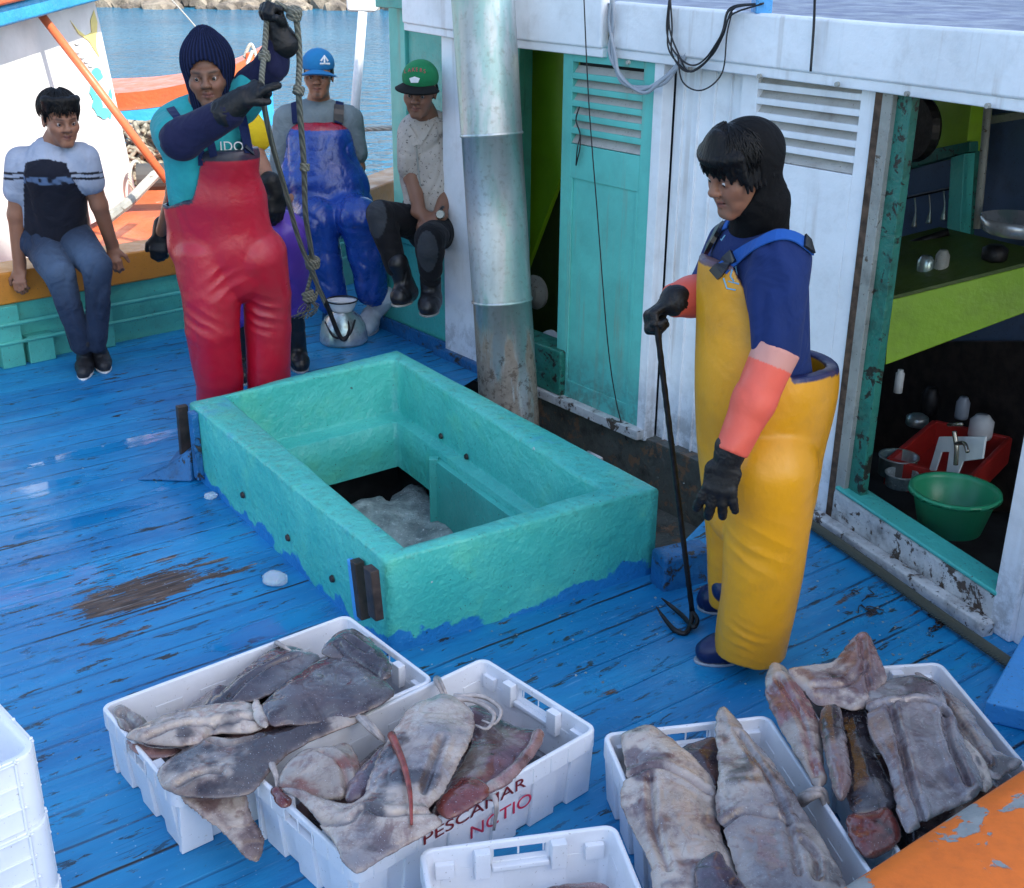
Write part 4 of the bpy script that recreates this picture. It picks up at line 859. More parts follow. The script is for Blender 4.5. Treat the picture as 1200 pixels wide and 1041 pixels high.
# ---------------------------------------------------------------- squid
PALE, GREY, DARK, PINK, RED = A([.48, .405, .345]), A([.22, .20, .205]), A([.042, .034, .042]), A([.34, .19, .175]), A([.15, .03, .028])
def Z4(x, y): return 90+x/2.79, 700+y/2.79
def Z5(x, y): return 270+x/2.609, 740+y/2.609
def Z6(x, y): return 680+x/2.308, 720+y/2.308
def seg2(Q, pts, closed):
    d = np.full(len(Q), 9.); n = len(pts)
    for i in range(n if closed else n-1):
        a, b = pts[i], pts[(i+1) % n]; ab = b-a; t = np.clip(((Q-a)@ab)/max(ab@ab, 1e-12), 0, 1); d = np.minimum(d, np.sqrt(((Q-a-t[:, None]*ab)**2).sum(1)))
    return d
def inside2(Q, pts):
    r = np.zeros(len(Q), bool); n = len(pts)
    for i in range(n):
        (x0, y0), (x1, y1) = pts[i], pts[(i+1) % n]
        if y0 == y1: continue
        r ^= ((y0 > Q[:, 1]) != (y1 > Q[:, 1])) & (Q[:, 0] < (x1-x0)*(Q[:, 1]-y0)/(y1-y0)+x0)
    return r
def squid(label, Zf, outline, z, T=.035, edge=.045, tilt=(0, 0), creases=(), colA=PALE, colB=GREY, dark=DARK, dk=.55, seed=1, vox=.0048, wave=.010, name='squid', cdepth=.010):
    """flat wet mantle or fin: smooth outline, swelling toward the middle, thin curled edges, grooves along its folds
    (dk = where its dark blotches start); z = height of its underside, tilt = rise per metre in x and y"""
    m = len(outline); raw = [G(*Zf(*p), z+T*.5)[:2] for p in outline]
    for _ in range(4): c_ = sum(raw)/m; raw = [G(*Zf(*p), max(.02, z+T*.5+tilt[0]*(r-c_)[0]+tilt[1]*(r-c_)[1]))[:2] for p, r in zip(outline, raw)]
    q = raw[-1:]+raw+raw[:2]; sm = []
    for i in range(1, len(q)-2):
        a, b, c, d = q[i-1:i+3]
        for k in range(5): t = k/5; sm.append(.5*((2*b)+(-a+c)*t+(2*a-5*b+4*c-d)*t*t+(-a+3*b-3*c+d)*t**3))
    for _ in range(0): pass
    sm = A(sm); c0 = sm.mean(0); lo, hi = sm.min(0)-.02, sm.max(0)+.02; xs, ys = np.arange(lo[0], hi[0], vox), np.arange(lo[1], hi[1], vox); X, Y = np.meshgrid(xs, ys, indexing='ij'); Q = np.stack([X.ravel(), Y.ravel()], 1)
    d = seg2(Q, sm, True); d = np.where(inside2(Q, sm), d, -d)
    Q3 = np.hstack([Q, np.zeros((len(Q), 1))]); rag = (fbm(Q3, 38, 3, (seed, 4, 0))-.5)*.007; d = d+rag
    th = np.where(d > 0, .0035+T*(1-np.exp(-np.clip(d, 0, 1)/edge))*1.15, .0035+d*1.2)*(.75+.5*fbm(Q3, 8, 2, (seed, 0, 5)))
    th += np.where(d > .004, np.exp(-((d-.012)/.006)**2)*.0025, 0)
    zc = z+T*.45+tilt[0]*(Q[:, 0]-c0[0])+tilt[1]*(Q[:, 1]-c0[1])+(fbm(Q3, 7, 2, (seed, seed, 1))-.5)*wave*2
    cr = np.zeros(len(Q)); crs = []
    for line in creases:
        pl = A([G(*Zf(*p), z+T)[:2] for p in line]); pl = A([p[:2] for p in spline([list(p)+[0] for p in pl], 6)]); crs.append(pl); dd = seg2(Q, pl, False); cr += np.exp(-(dd/.008)**2)-.45*np.exp(-((dd-.018)/.010)**2)
    top = zc+th*.5-cr*cdepth; bot = zc-th*.5
    zz = np.arange(bot.min()-.012, top.max()+.012, vox*.8); D = np.maximum(zz[None, :]-top[:, None], bot[:, None]-zz[None, :]); D = np.maximum(D, -d[:, None]*.6)
    V, Fq = nets(D.reshape(len(xs), len(ys), len(zz)).astype(np.float32), [xs, ys, zz]); V = relax(V, Fq, 2); N = vnormals(V, Fq)
    w1 = np.abs(vnoise(V+.03*vnoise(V, 14)[:, None], 26, (seed, 2, 2))-.5); V = V+N*((fbm(V, 30, 2, (seed, 0, 0))-.5)*.0035-np.exp(-(w1/.05)**2)*.0016)[:, None]
    dv = seg2(V[:, :2], sm, True); n = fbm(V, 6, 4, (seed*2.1, 3, seed)); k = sstep(.40, .60, n)[:, None]; c = colA*(1-k)+colB*k
    k2 = sstep(dk-.03, dk+.08, fbm(V, 10, 5, (seed, 9, 2))+.05*(dv > .02))[:, None]*.85; c = c*(1-k2)+dark*k2
    ed = np.exp(-(dv/.007)**2)[:, None]*.55; c = c*(1-ed)+(colA*.35+PINK*.25)*ed
    for pl in crs: e_ = np.exp(-(seg2(V[:, :2], pl, False)/.006)**2)[:, None]*.45; c = c*(1-e_)+dark*1.2*e_
    o = mk(name, V, Fq, M['squid'], smooth=True, col=np.clip(c, 0, 1)); return tag(o, label, 'squid', 'squid heaped in the crates')
# first crate
squid('brown and cream squid lying along the near side of the first crate', Z4, [(258, 575), (300, 530), (380, 480), (440, 450), (560, 452), (700, 405), (850, 380), (950, 385), (900, 420), (760, 470), (690, 510), (640, 560), (560, 640), (400, 650), (290, 622)], .195, .045, creases=[[(330, 590), (420, 560), (470, 565)], [(440, 455), (500, 470), (600, 440)]], colA=PALE*.8, colB=A([.16, .12, .10]), dk=.50, seed=6)
squid('pale frayed squid fin drooping over the outer side of the first crate', Z4, [(300, 615), (400, 590), (540, 590), (565, 680), (615, 760), (590, 832), (548, 822), (460, 745), (365, 690)], .15, .014, .03, tilt=(-.25, .55), colA=PALE, colB=PALE*.8, dk=.60, dark=PINK*.4, seed=7)
squid('slim mottled squid along the far wall of the first crate', Z4, [(430, 352), (510, 270), (600, 190), (680, 152), (760, 176), (795, 208), (700, 280), (610, 335), (540, 350)], .185, .035, colA=GREY*.8, colB=DARK*1.5, dk=.5, seed=4, creases=[[(500, 320), (600, 240), (720, 190)]])
squid('pale squid with an open mouth edge at the left end of the first crate', Z4, [(157, 462), (205, 420), (330, 375), (450, 352), (560, 345), (620, 400), (580, 440), (450, 448), (400, 480), (330, 492), (240, 482)], .205, .036, .03, colA=PALE*1.05, colB=PALE*.85, dk=.64, seed=5, creases=[[(230, 450), (350, 420), (520, 400)], [(430, 440), (470, 400), (600, 390)]])
squid('reddish inside of the open mouth edge at the left of the first crate', Z4, [(160, 466), (240, 486), (345, 492), (300, 520), (230, 522), (182, 505)], .188, .02, .02, colA=PINK*.8, colB=A([.20, .09, .05]), dk=.62, seed=31)
squid('small folded squid edge sticking up at the left end of the first crate', Z4, [(120, 368), (150, 355), (190, 378), (232, 405), (215, 430), (172, 440), (136, 425)], .195, .02, .02, colA=PALE*.6, colB=PALE*.4, dk=.6, seed=8, creases=[[(140, 375), (170, 395), (190, 425)]])
squid('dark speckled squid lying uppermost in the crate nearest the hatch', Z4, [(603, 352), (700, 268), (800, 205), (900, 198), (990, 258), (1040, 318), (960, 365), (830, 398), (700, 415), (625, 415)], .215, .05, .05, colA=DARK*1.4, colB=A([.11, .085, .09]), dark=GREY*.5, dk=.56, seed=2)
squid('white ring shaped fold at the left end of the dark speckled squid', Z4, [(570, 345), (596, 335), (632, 412), (600, 420), (575, 385)], .235, .022, .02, colA=PALE*1.25, colB=PALE, dk=.75, seed=32)
squid('crumpled dark grey squid end at the hatch end of the first crate', Z4, [(800, 190), (835, 130), (900, 108), (970, 150), (1022, 200), (1028, 252), (985, 265), (900, 215)], .225, .045, .035, colA=GREY*.65, colB=DARK*1.4, dk=.52, seed=3, creases=[[(850, 150), (900, 190), (980, 235)], [(880, 130), (950, 170)]])
# second crate
squid('dark purple red squid at the far right of the lettered crate', Z5, [(690, 255), (760, 225), (870, 280), (955, 302), (950, 335), (900, 405), (850, 450), (760, 505), (690, 545), (630, 575), (620, 535), (680, 440), (735, 330)], .17, .05, .05, colA=A([.17, .075, .085]), colB=DARK*1.6, dark=PALE*.5, dk=.60, seed=11)
squid('pink outer flank of the dark squid in the lettered crate', Z5, [(955, 302), (955, 338), (905, 412), (850, 462), (775, 500), (770, 470), (840, 420), (900, 350), (925, 305)], .19, .038, .02, colA=PINK, colB=PINK*.6, dark=PALE*.7, dk=.62, seed=33)
squid('glistening raw red squid part beside the lettering of the second crate', Z5, [(628, 545), (640, 500), (715, 438), (782, 462), (790, 505), (740, 535), (670, 575)], .20, .034, .03, colA=A([.30, .08, .06]), colB=RED, dk=.6, seed=12)
squid('cream and red curled squid at the left end of the lettered crate', Z5, [(150, 472), (158, 420), (220, 372), (300, 355), (362, 342), (392, 398), (388, 450), (340, 502), (240, 492)], .195, .045, .03, colA=PALE*.95, colB=PALE*.7, dark=A([.20, .06, .04]), dk=.56, seed=13, creases=[[(280, 365), (340, 400), (360, 460)]])
squid('small brick red squid tip at the left corner of the lettered crate', Z5, [(120, 482), (150, 474), (192, 515), (165, 537), (135, 522)], .20, .024, .015, colA=A([.38, .09, .05]), colB=RED, dk=.62, seed=34)
squid('narrow purple squid tucked under the pale one in the lettered crate', Z5, [(350, 515), (365, 455), (420, 395), (470, 350), (470, 410), (430, 490), (400, 518)], .20, .035, .02, colA=A([.16, .10, .12]), colB=DARK*2, dk=.56, seed=14)
squid('long pale squid with a wide tail fin uppermost in the lettered crate', Z5, [(545, 235), (600, 205), (655, 193), (715, 212), (748, 262), (738, 330), (695, 415), (655, 490), (605, 545), (652, 582), (600, 625), (480, 685), (398, 738), (348, 716), (300, 622), (215, 515), (148, 470), (205, 474), (300, 512), (395, 512), (425, 440), (455, 370), (500, 300)], .225, .046, .045, colA=PALE*1.02, colB=GREY*1.15, dk=.60, seed=9, wave=.014, creases=[[(590, 480), (620, 400), (650, 320)], [(410, 530), (480, 560), (600, 540)], [(250, 540), (350, 570), (400, 540)]])
# third crate
squid('pink squid end just showing in the crate cut off by the bottom edge', Z5, [(960, 788), (1040, 766), (1120, 760), (1162, 790), (1100, 870), (980, 870)], .10, .05, .03, colA=PINK, colB=PALE*.8, dark=RED, dk=.52, seed=15)
# fourth crate
squid('brown squid under the other two in the fourth crate', Z6, [(262, 365), (330, 338), (372, 345), (375, 460), (300, 415)], .165, .03, colA=A([.14, .07, .06]), colB=DARK, dk=.55, seed=19)
squid('broad cream squid on the left of the fourth crate', Z6, [(108, 332), (140, 312), (198, 304), (258, 348), (320, 400), (364, 455), (368, 530), (390, 610), (425, 690), (440, 790), (215, 790), (190, 690), (150, 600), (106, 500), (122, 420)], .195, .052, .06, colA=PALE*1.1, colB=PALE*.85, dark=A([.12, .07, .08]), dk=.61, seed=16, creases=[[(122, 415), (200, 405), (270, 425), (350, 460)], [(190, 430), (200, 560), (240, 680)]])
squid('dark purple squid head below the broad cream squid', Z6, [(310, 690), (330, 655), (375, 640), (402, 680), (452, 741), (440, 795), (325, 795)], .235, .035, .03, colA=A([.10, .075, .10]), colB=GREY*.6, dk=.58, seed=17)
squid('long grey squid standing highest in the fourth crate', Z6, [(368, 262), (390, 246), (418, 268), (450, 312), (512, 380), (545, 432), (600, 520), (665, 620), (712, 700), (720, 795), (455, 795), (425, 705), (392, 600), (366, 525), (370, 400), (363, 320)], .215, .052, .06, colA=PALE*.9, colB=GREY*1.05, dark=A([.09, .06, .06]), dk=.575, seed=18, creases=[[(385, 545), (440, 520), (500, 530), (560, 545)], [(430, 300), (500, 420), (560, 540), (590, 690)], [(600, 600), (640, 640), (640, 700)]])
# fifth crate
squid('black ice flecked squid lying deep in the fifth crate', Z6, [(700, 250), (785, 235), (780, 290), (805, 385), (855, 485), (845, 525), (745, 540), (718, 480), (722, 380)], .19, .045, colA=DARK*.8, colB=DARK*.5, dark=GREY*.5, dk=.66, seed=23)
squid('narrow pinkish squid along the left rim of the fifth crate', Z6, [(520, 130), (562, 150), (612, 218), (652, 300), (660, 380), (668, 445), (640, 470), (608, 420), (560, 342), (518, 270), (500, 210), (502, 160)], .21, .045, .035, colA=PALE*.85, colB=PALE*.7, dark=A([.22, .08, .09]), dk=.55, seed=20, creases=[[(540, 160), (600, 280), (640, 420)]])
squid('squid with a sharp raised tail fin at the head of the fifth crate', Z6, [(560, 146), (620, 130), (688, 118), (735, 62), (776, 47), (798, 92), (832, 178), (802, 205), (780, 245), (738, 262), (700, 252), (640, 246), (602, 202)], .235, .032, .035, tilt=(0, .12), colA=PALE*.95, colB=PINK*.75, dark=A([.13, .07, .08]), dk=.58, seed=21, creases=[[(760, 70), (770, 140), (790, 200)], [(640, 180), (720, 180), (770, 140)]])
squid('small tube shaped squid between the larger ones in the fifth crate', Z6, [(650, 262), (676, 248), (702, 254), (716, 305), (726, 380), (732, 460), (708, 505), (682, 472), (662, 385), (648, 320)], .225, .042, .018, colA=GREY*1.1, colB=PINK*.6, dk=.55, seed=22)
squid('thin squid draped over the right rim of the fifth crate', Z6, [(900, 158), (960, 178), (1050, 250), (1092, 312), (1132, 370), (1196, 402), (1155, 432), (1130, 452), (1080, 425), (1032, 335), (980, 245)], .215, .03, .03, colA=GREY*1.25, colB=PALE*.8, dk=.58, seed=26, creases=[[(960, 200), (1040, 300), (1110, 400)]])
squid('white inner strip of squid beside the rim of the fifth crate', Z6, [(1030, 340), (1082, 380), (1118, 450), (1092, 478), (1052, 425)], .225, .02, .015, colA=PALE*1.25, colB=PALE, dk=.68, seed=35)
squid('widest grey squid folded open at the right of the fifth crate', Z6, [(776, 205), (840, 172), (920, 165), (982, 212), (1002, 262), (1042, 342), (1082, 440), (1088, 482), (1005, 525), (940, 562), (882, 592), (852, 520), (832, 425), (785, 335), (772, 262)], .225, .04, .04, colA=GREY*1.35, colB=GREY*.95, dark=A([.12, .09, .10]), dk=.60, seed=24, wave=.014, creases=[[(778, 245), (860, 238), (940, 232), (1000, 262)], [(840, 250), (870, 350), (900, 470), (930, 550)], [(985, 250), (1000, 340), (1050, 450)]], cdepth=.016)
squid('raw red squid head at the near end of the fifth crate', Z6, [(718, 545), (780, 530), (832, 515), (862, 560), (870, 602), (830, 642), (780, 657), (738, 622)], .20, .045, .03, colA=A([.20, .05, .04]), colB=DARK*1.2, dark=DARK*.6, dk=.54, seed=27)
# under layer that fills each crate
for i in (0, 1, 3, 4):
    o = crates[i]; (x, y), a = spots[i][0], R(spots[i][1]); ca, sa = math.cos(a), math.sin(a)
    def hf(u, v, i=i, x=x, y=y, ca=ca, sa=sa):
        lx, ly = (u-.5)*(CL-.085), (v-.5)*(CW-.085); n = fbm(A([[lx+i, ly, i*2.]]), 7, 3)[0]; e = min(u, 1-u, v, 1-v); return (x+lx*ca-ly*sa, y+lx*sa+ly*ca, .06+.13*n*sstep(0, .12, e)+.04*sstep(0, .2, e))
    b = MB().grid(hf, 50, 34); V = A(b.v); k = sstep(.4, .6, fbm(V, 9, 3, (i, 0, 0)))[:, None]; o2 = mk('squid_heap', V, b.f, M['squid'], smooth=True, col=(PINK*.7)*k+DARK*(1-k))
    tag(o2, ['dark wet squid layer at the bottom of the crate nearest the hatch', 'dark wet squid layer at the bottom of the lettered crate', '', 'dark wet squid layer at the bottom of the fourth crate', 'dark wet squid layer at the bottom of the crate by the orange rail'][i], 'squid heap', kind='stuff')
# tentacles and ties
def tent(label, path, r, mat='tent', name='tentacle', n=3, sp=.006, seed=0):
    b = MB(); rr = random.Random(seed)
    for k in range(n):
        o = A([rr.uniform(-sp, sp), rr.uniform(-sp, sp), rr.uniform(0, sp*.5)]); q = spline([G(*p)+o*(1 if i else .4) for i, p in enumerate(path)], 6); m = len(q); b.tube(q, [r*(1-.75*(i/m)) for i in range(m)], 8)
    return tag(b.build(name, M[mat], smooth=True), label, 'tentacle', 'loose squid tentacles')
tent('red tentacle strand lying across the long pale squid', [(458, 862, .275), (470, 895, .285), (478, 930, .285), (480, 968, .27)], .011, 'redflesh', n=1)
tent('bunch of pale tentacles over the far rim of the lettered crate', [(415, 838, .19), (422, 842, .215), (436, 856, .225), (448, 868, .20)], .009, n=7, sp=.018, seed=1)
tent('single pale tentacle over the far rim, right of the bunch', [(512, 796, .17), (513, 800, .218), (519, 812, .21), (522, 822, .19)], .009, n=2, seed=2)
tent('thin pale tentacle at the left corner of the lettered crate', [(318, 892, .17), (319, 897, .217), (324, 910, .212), (326, 925, .2)], .009, n=2, seed=3)
tent('curled pinkish tentacles at the head of the long pale squid', [(530, 818, .245), (560, 820, .25), (582, 835, .245), (575, 852, .24), (560, 848, .24)], .008, n=3, sp=.012, seed=4)
tent('grey tentacle hanging over the lettered side of the second crate', [(570, 935, .20), (577, 936, .213), (580, 950, .20), (577, 975, .13)], .007, n=2, seed=5)
tent('tentacle wrapped over the rim between the fourth and fifth crates', [(940, 938, .19), (950, 932, .222), (962, 930, .222), (968, 945, .19)], .016, n=2, sp=.01, seed=6)
tent('tentacle over the far rim of the first crate', [(326, 755, .17), (327, 754, .217), (340, 762, .215), (352, 772, .2)], .009, n=2, seed=7)
tent('short tentacle over the short far rim of the first crate', [(432, 752, .17), (434, 750, .215), (428, 760, .212)], .008, n=1, seed=8)

# ---------------------------------------------------------------- ice lumps and scraps on the deck
def lump(px, py, r, lb, sd):
    bm = bmesh.new(); bmesh.ops.create_icosphere(bm, subdivisions=4, radius=1); V = A([v.co[:] for v in bm.verts]); Fc = [tuple(q.index for q in f.verts) for f in bm.faces]; bm.free()
    d = .8+.5*(fbm(V, 1.2, 3, (sd, 0, 0))); V = V*d[:, None]*A(r); V[:, 2] = np.maximum(V[:, 2], -r[2]*.7); g = G(px, py); V += g+A([0, 0, r[2]*.72])
    tag(mk('ice_lump', V, Fc, M['ice'], smooth=True), lb, 'ice lump', 'ice lumps on the deck')
lump(323, 684, (.042, .034, .026), 'larger round lump of ice beside the hatch on the blue deck', 1); lump(247, 584, (.026, .02, .016), 'small lump of ice at the far end of the hatch wall', 4)
b = MB(); rr = random.Random(11)
for i in range(240):
    px, py = rr.choice([(rr.uniform(930, 1100), rr.uniform(680, 780)), (rr.uniform(760, 900), rr.uniform(640, 760)), (rr.uniform(420, 780), rr.uniform(700, 800)), (rr.uniform(0, 1000), rr.uniform(500, 1030))]); g = G(px, py); r = rr.uniform(.0015, .0055)
    bm = bmesh.new(); bmesh.ops.create_icosphere(bm, subdivisions=1, radius=r); b.add([g+A(v.co[:])*A([1, rr.uniform(.6, 1.5), .5]) for v in bm.verts], [tuple(q.index for q in f.verts) for f in bm.faces]); bm.free()
tag(b.build('ice_crumbs', M['slush']), 'pale crumbs of ice scattered over the blue deck', 'ice crumbs', kind='stuff')
b = MB()
for i in range(16):
    bx_, by_ = [(1015, 702), (1022, 716), (1092, 742), (1104, 730), (776, 664), (783, 690)][i % 6]; g = G(bx_+rr.uniform(-8, 8), by_+rr.uniform(-6, 6)); p = [g+A([rr.uniform(-.035, .035), rr.uniform(-.035, .035), rr.uniform(.002, .012)]) for _ in range(4)]; b.tube(spline(p, 4), .002, 5)
tag(b.build('frayed_twine', M['darkwood'], smooth=True), 'dark frayed twine and grime along the cabin foot', 'twine', kind='stuff')
tag(MB().tube([wallpx(690, 508, -.07)+A([0, 0, -.10]), wallpx(705, 515, -.10)+A([0, 0, -.10])], .012, 10).build('white_tube', M['ink_w'], smooth=True), 'small white tube lying in the grimy gutter below the turquoise door', 'tube')

# ---------------------------------------------------------------- kettle with a white bowl on top
kt = empty('kettle', G(403, 404), 'battered steel kettle with black handle on the deck behind the hatch', 'kettle'); g = G(403, 400); kr = .135
MB().lathe(g, [(0, .002), (kr, .002), (kr+.004, .02), (kr, .05), (kr*.93, .10), (kr*.74, .145), (kr*.5, .17), (kr*.44, .18)], 40).build('body', M['pan'], kt, smooth=True)
MB().tube(spline([g+A([-.09, -.06, .13]), g+A([-.03, -.15, .07]), g+A([.05, -.14, .08]), g+A([.08, -.08, .15])]), .006, 8).build('handle', M['iron'], kt, smooth=True)
bw = empty('white_bowl', g+A([0, 0, .17]), 'white enamel bowl with a dark rim standing on the kettle', 'bowl')
MB().lathe(g+A([0, 0, .165]), [(0, .0), (.05, .0), (.065, .03), (.085, .075), (.088, .078), (.08, .074), (.06, .03), (0, .012)], 32, ax=(.03, .1, 1)).build('bowl', M['ink_w'], bw, smooth=True)
MB().tube([g+A([.087*math.cos(a), .087*math.sin(a), .242]) for a in np.linspace(0, 6.29, 30)], .004, 6, cap=False).build('rim', M['iron'], bw, smooth=True)

# ---------------------------------------------------------------- galley things
def gal(px, py, d, z=None):           # point inside the galley: on the upright plane d metres behind the wall
    return WL(px, py, J+n2*d, math.degrees(math.atan2(-.914, .407)))
lo = A([0, 0, 1.]);
def strip(name, pxs, d, th, mat, parent=None, bev=.004, dirv=None):
    return MB().slab([gal(x, y, d) for x, y in pxs], np.append(n2 if dirv is None else dirv, 0)*th).build(name, mat, parent, bevel=bev)
gy = empty('galley_fittings', cf(.5, .8, 0), 'lime green counter, cupboard and boarded blue back wall inside the galley', 'galley counter')
strip('back_boards', [(1000, 60), (1330, 60), (1330, 420), (1000, 420)], 1.15, .03, M['blueboard'], gy)
strip('upper_cupboard', [(1062, 105), (1140, 108), (1132, 178), (1060, 196)], .95, .12, M['lime'], gy)
strip('cupboard_edge', [(1058, 182), (1136, 166), (1136, 178), (1058, 200)], .93, .05, M['teal_dirty'], gy)
strip('inner_post', [(1114, 185), (1130, 180), (1122, 325), (1106, 325)], .9, .06, M['teal'], gy)
strip('far_post', [(1130, 110), (1142, 110), (1130, 300), (1118, 300)], .98, .05, M['teal_dirty'], gy)
MB().tube([gal(1159, 110, .9), gal(1152, 190, .9), gal(1145, 268, .9)], .016, 10).build('pipe', M['greywood'], gy, smooth=True)
MB().tube([gal(1050, 292, .7), gal(1112, 272, .85)], .017, 10).build('rail', M['iron'], gy, smooth=True)
a0, a1, a2, a3 = gal(1043, 352, .40), gal(1240, 303, .95), gal(1240, 352, .95), gal(1037, 428, .40)
MB().slab([a0, a1, a2, a3], (.02, .02, 0)).build('counter_front', M['lime'], gy, bevel=.004)
MB().slab([a0, a1, a1+A([-.3, .5, 0]), a0+A([-.3, .5, 0])], (0, 0, .015)).build('counter_top', M['olive'], gy)
strip('lower_boards', [(1020, 400), (1330, 400), (1330, 600), (1020, 600)], 1.12, .03, M['darkwood'], gy)
tag(MB().lathe(gal(1078, 150, .8), [(0, 0), (.13, 0), (.14, .02), (.13, .05), (0, .055)], 30, ax=-np.append(n2, 0)).build('wall_pan', M['iron']), 'round black pan hanging high in the galley beside the lime cupboard', 'pan')
tag(MB().lathe(gal(1195, 270, .8), [(0, 0), (.13, 0), (.15, .05), (.153, .05), (.14, .0), (.13, -.01)][::1], 36, ax=(0, 0, 1)).build('wide_pan', M['pan'], smooth=True), 'wide aluminium pan on the galley counter at the right edge', 'pan')
tag(MB().lathe(gal(1054, 362, .6), [(0, 0), (.07, 0), (.10, .015), (.102, .012), (.07, -.006)], 24).build('plate', M['ink_lb'], smooth=True), 'pale plate on the lime counter behind the jamb', 'plate')
tag(MB().lathe(gal(1052, 460, .55), [(0, 0), (.018, 0), (.018, .085), (.012, .09), (.012, .1), (0, .1)], 16).build('white_bottle', M['board'], smooth=True), 'small white bottle standing in the dark under the lime counter', 'bottle')
def onz(px, py, z): return G(px, py, z)
# red tub, pots, board with tap, green basin
gb = onz(1117, 620, -.10); bz_ = .0
bs = empty('green_basin', gb, 'round green plastic basin just inside the galley sill', 'basin')
bc = gal(1117, 590, .25); rb = .155
MB().lathe(bc+A([0, 0, -.10]), [(0, 0), (rb*.72, 0), (rb*.96, .145), (rb*1.06, .15), (rb*1.07, .143), (rb*1.05, .157), (rb*.95, .158), (rb*.93, .14), (rb*.69, .008), (0, .006)], 48).build('bowl', M['basin'], bs, smooth=True)
rt = empty('red_tub', gal(1120, 520, .6), 'red plastic tub full of kitchen things behind the green basin', 'tub')
c0 = gal(1112, 540, .66); ux, uy = nrm([.6, .8, 0]), nrm([.8, -.6, 0])
t_ = MB(); hw, hd, hh = .27, .16, .06
for (sx, sy) in ((1, 0), (-1, 0), (0, 1), (0, -1)): t_.box(c0+ux*hw*sx+uy*hd*sy, (.012 if sx else hw, .012 if sy else hd, hh), ux, uy)
t_.box(c0-A([0, 0, hh]), (hw, hd, .008), ux, uy); t_.build('shell', M['redcrate'], rt, bevel=.006)
for (px, py, r, h, lb, m_) in ((1052, 545, .075, .075, 'dented steel pot behind the galley jamb', 'pot'), (1056, 562, .06, .05, 'smaller encrusted pot below the dented steel pot', 'slush')):
    c1 = gal(px, py, .40 if h > .06 else .33); tag(MB().lathe(c1-A([0, 0, h/2]), [(0, 0), (r, 0), (r, h), (r+.006, h), (r+.006, h+.004), (r-.004, h+.004), (r-.004, .01), (0, .008)], 36).build('pot', M[m_], smooth=True), lb, 'pot')
tag(strip('cutting_board', [(1100, 512), (1155, 512), (1151, 538), (1128, 541), (1122, 556), (1108, 556), (1112, 530), (1103, 530), (1096, 552), (1088, 552)], .42, .01, M['board'], None, .003), 'white board with a notch leaning behind the green basin', 'board')
tp = empty('tap', gal(1125, 520, .38), 'old metal tap in front of the white board', 'tap'); MB().tube(spline([gal(1120, 545, .38), gal(1121, 525, .38), gal(1118, 505, .38)]), .009, 10).build('body', M['chrome'], tp, smooth=True)
MB().tube([gal(1111, 498, .38), gal(1128, 497, .38)], .007, 8).build('handle', M['chrome'], tp, smooth=True); MB().tube(spline([gal(1120, 520, .38), gal(1130, 520, .36), gal(1134, 530, .35)]), .008, 8).build('spout', M['chrome'], tp, smooth=True)
for k, (px, py, d_, r, h, m_, lb) in enumerate([(1085, 310, .62, .035, .07, 'pan', 'small tin standing on the lime counter just behind the jamb'), (1104, 306, .66, .028, .09, 'greywood', 'grey jar second from the jamb on the lime counter'), (1166, 296, .80, .05, .06, 'iron', 'black pot on the lime counter below the wide pan'),
        (1090, 470, .95, .04, .13, 'iron', 'dark bottle standing deep under the lime counter'), (1075, 492, .85, .05, .05, 'pot', 'shallow steel dish behind the red tub'), (1150, 500, .9, .05, .10, 'board', 'pale can half hidden in the dark behind the red tub'), (1128, 478, 1.0, .03, .10, 'cable_g', 'grey flask at the back under the lime counter')]):
    c1 = gal(px, py, d_); tag(MB().lathe(c1-A([0, 0, h/2]), [(0, 0), (r*.92, 0), (r, h*.1), (r, h*.75), (r*.7, h*.92), (r*.6, h), (0, h)], 24).build(['tin', 'jar', 'pot', 'bottle', 'dish', 'can', 'flask'][k], M[m_], smooth=True), lb, ['tin', 'jar', 'pot', 'bottle', 'dish', 'can', 'flask'][k])
MB().tube([gal(1062, 232, 1.1), gal(1140, 215, 1.1)], .008, 6).build('hook_rail', M['iron'], gy)
for k in range(4): MB().tube(spline([gal(1072+k*17, 232-k*4, 1.08), gal(1073+k*17, 250-k*4, 1.08), gal(1071+k*17, 266-k*4, 1.08)]), [.004, .004, .014], 6).build('ladle', M['pot'], gy, smooth=True)
MB().slab([gal(1142, 138, 1.1), gal(1260, 120, 1.1), gal(1260, 128, 1.1), gal(1142, 147, 1.1)], (.0, -.03, 0)).build('wall_shelf', M['greywood'], gy)
# things in the left doorway
tag(MB().lathe(WL(630, 342, J+eN*.45, -52), [(0, 0), (.09, .0), (.095, .02), (.05, .05), (0, .055)], 28, ax=-np.append(eN, 0)).build('round_cover', M['greywood']), 'round grey cover in the dark left doorway above the step', 'cover')
tag(MB().tube(spline([WL(x, y, J+eN*.25, -52) for x, y in ((632, 398), (645, 393), (655, 398))]), [.02, .03, .02], 10).build('white_rag', M['ink_w'], smooth=True), 'white rag lying on the turquoise step of the left doorway', 'rag')

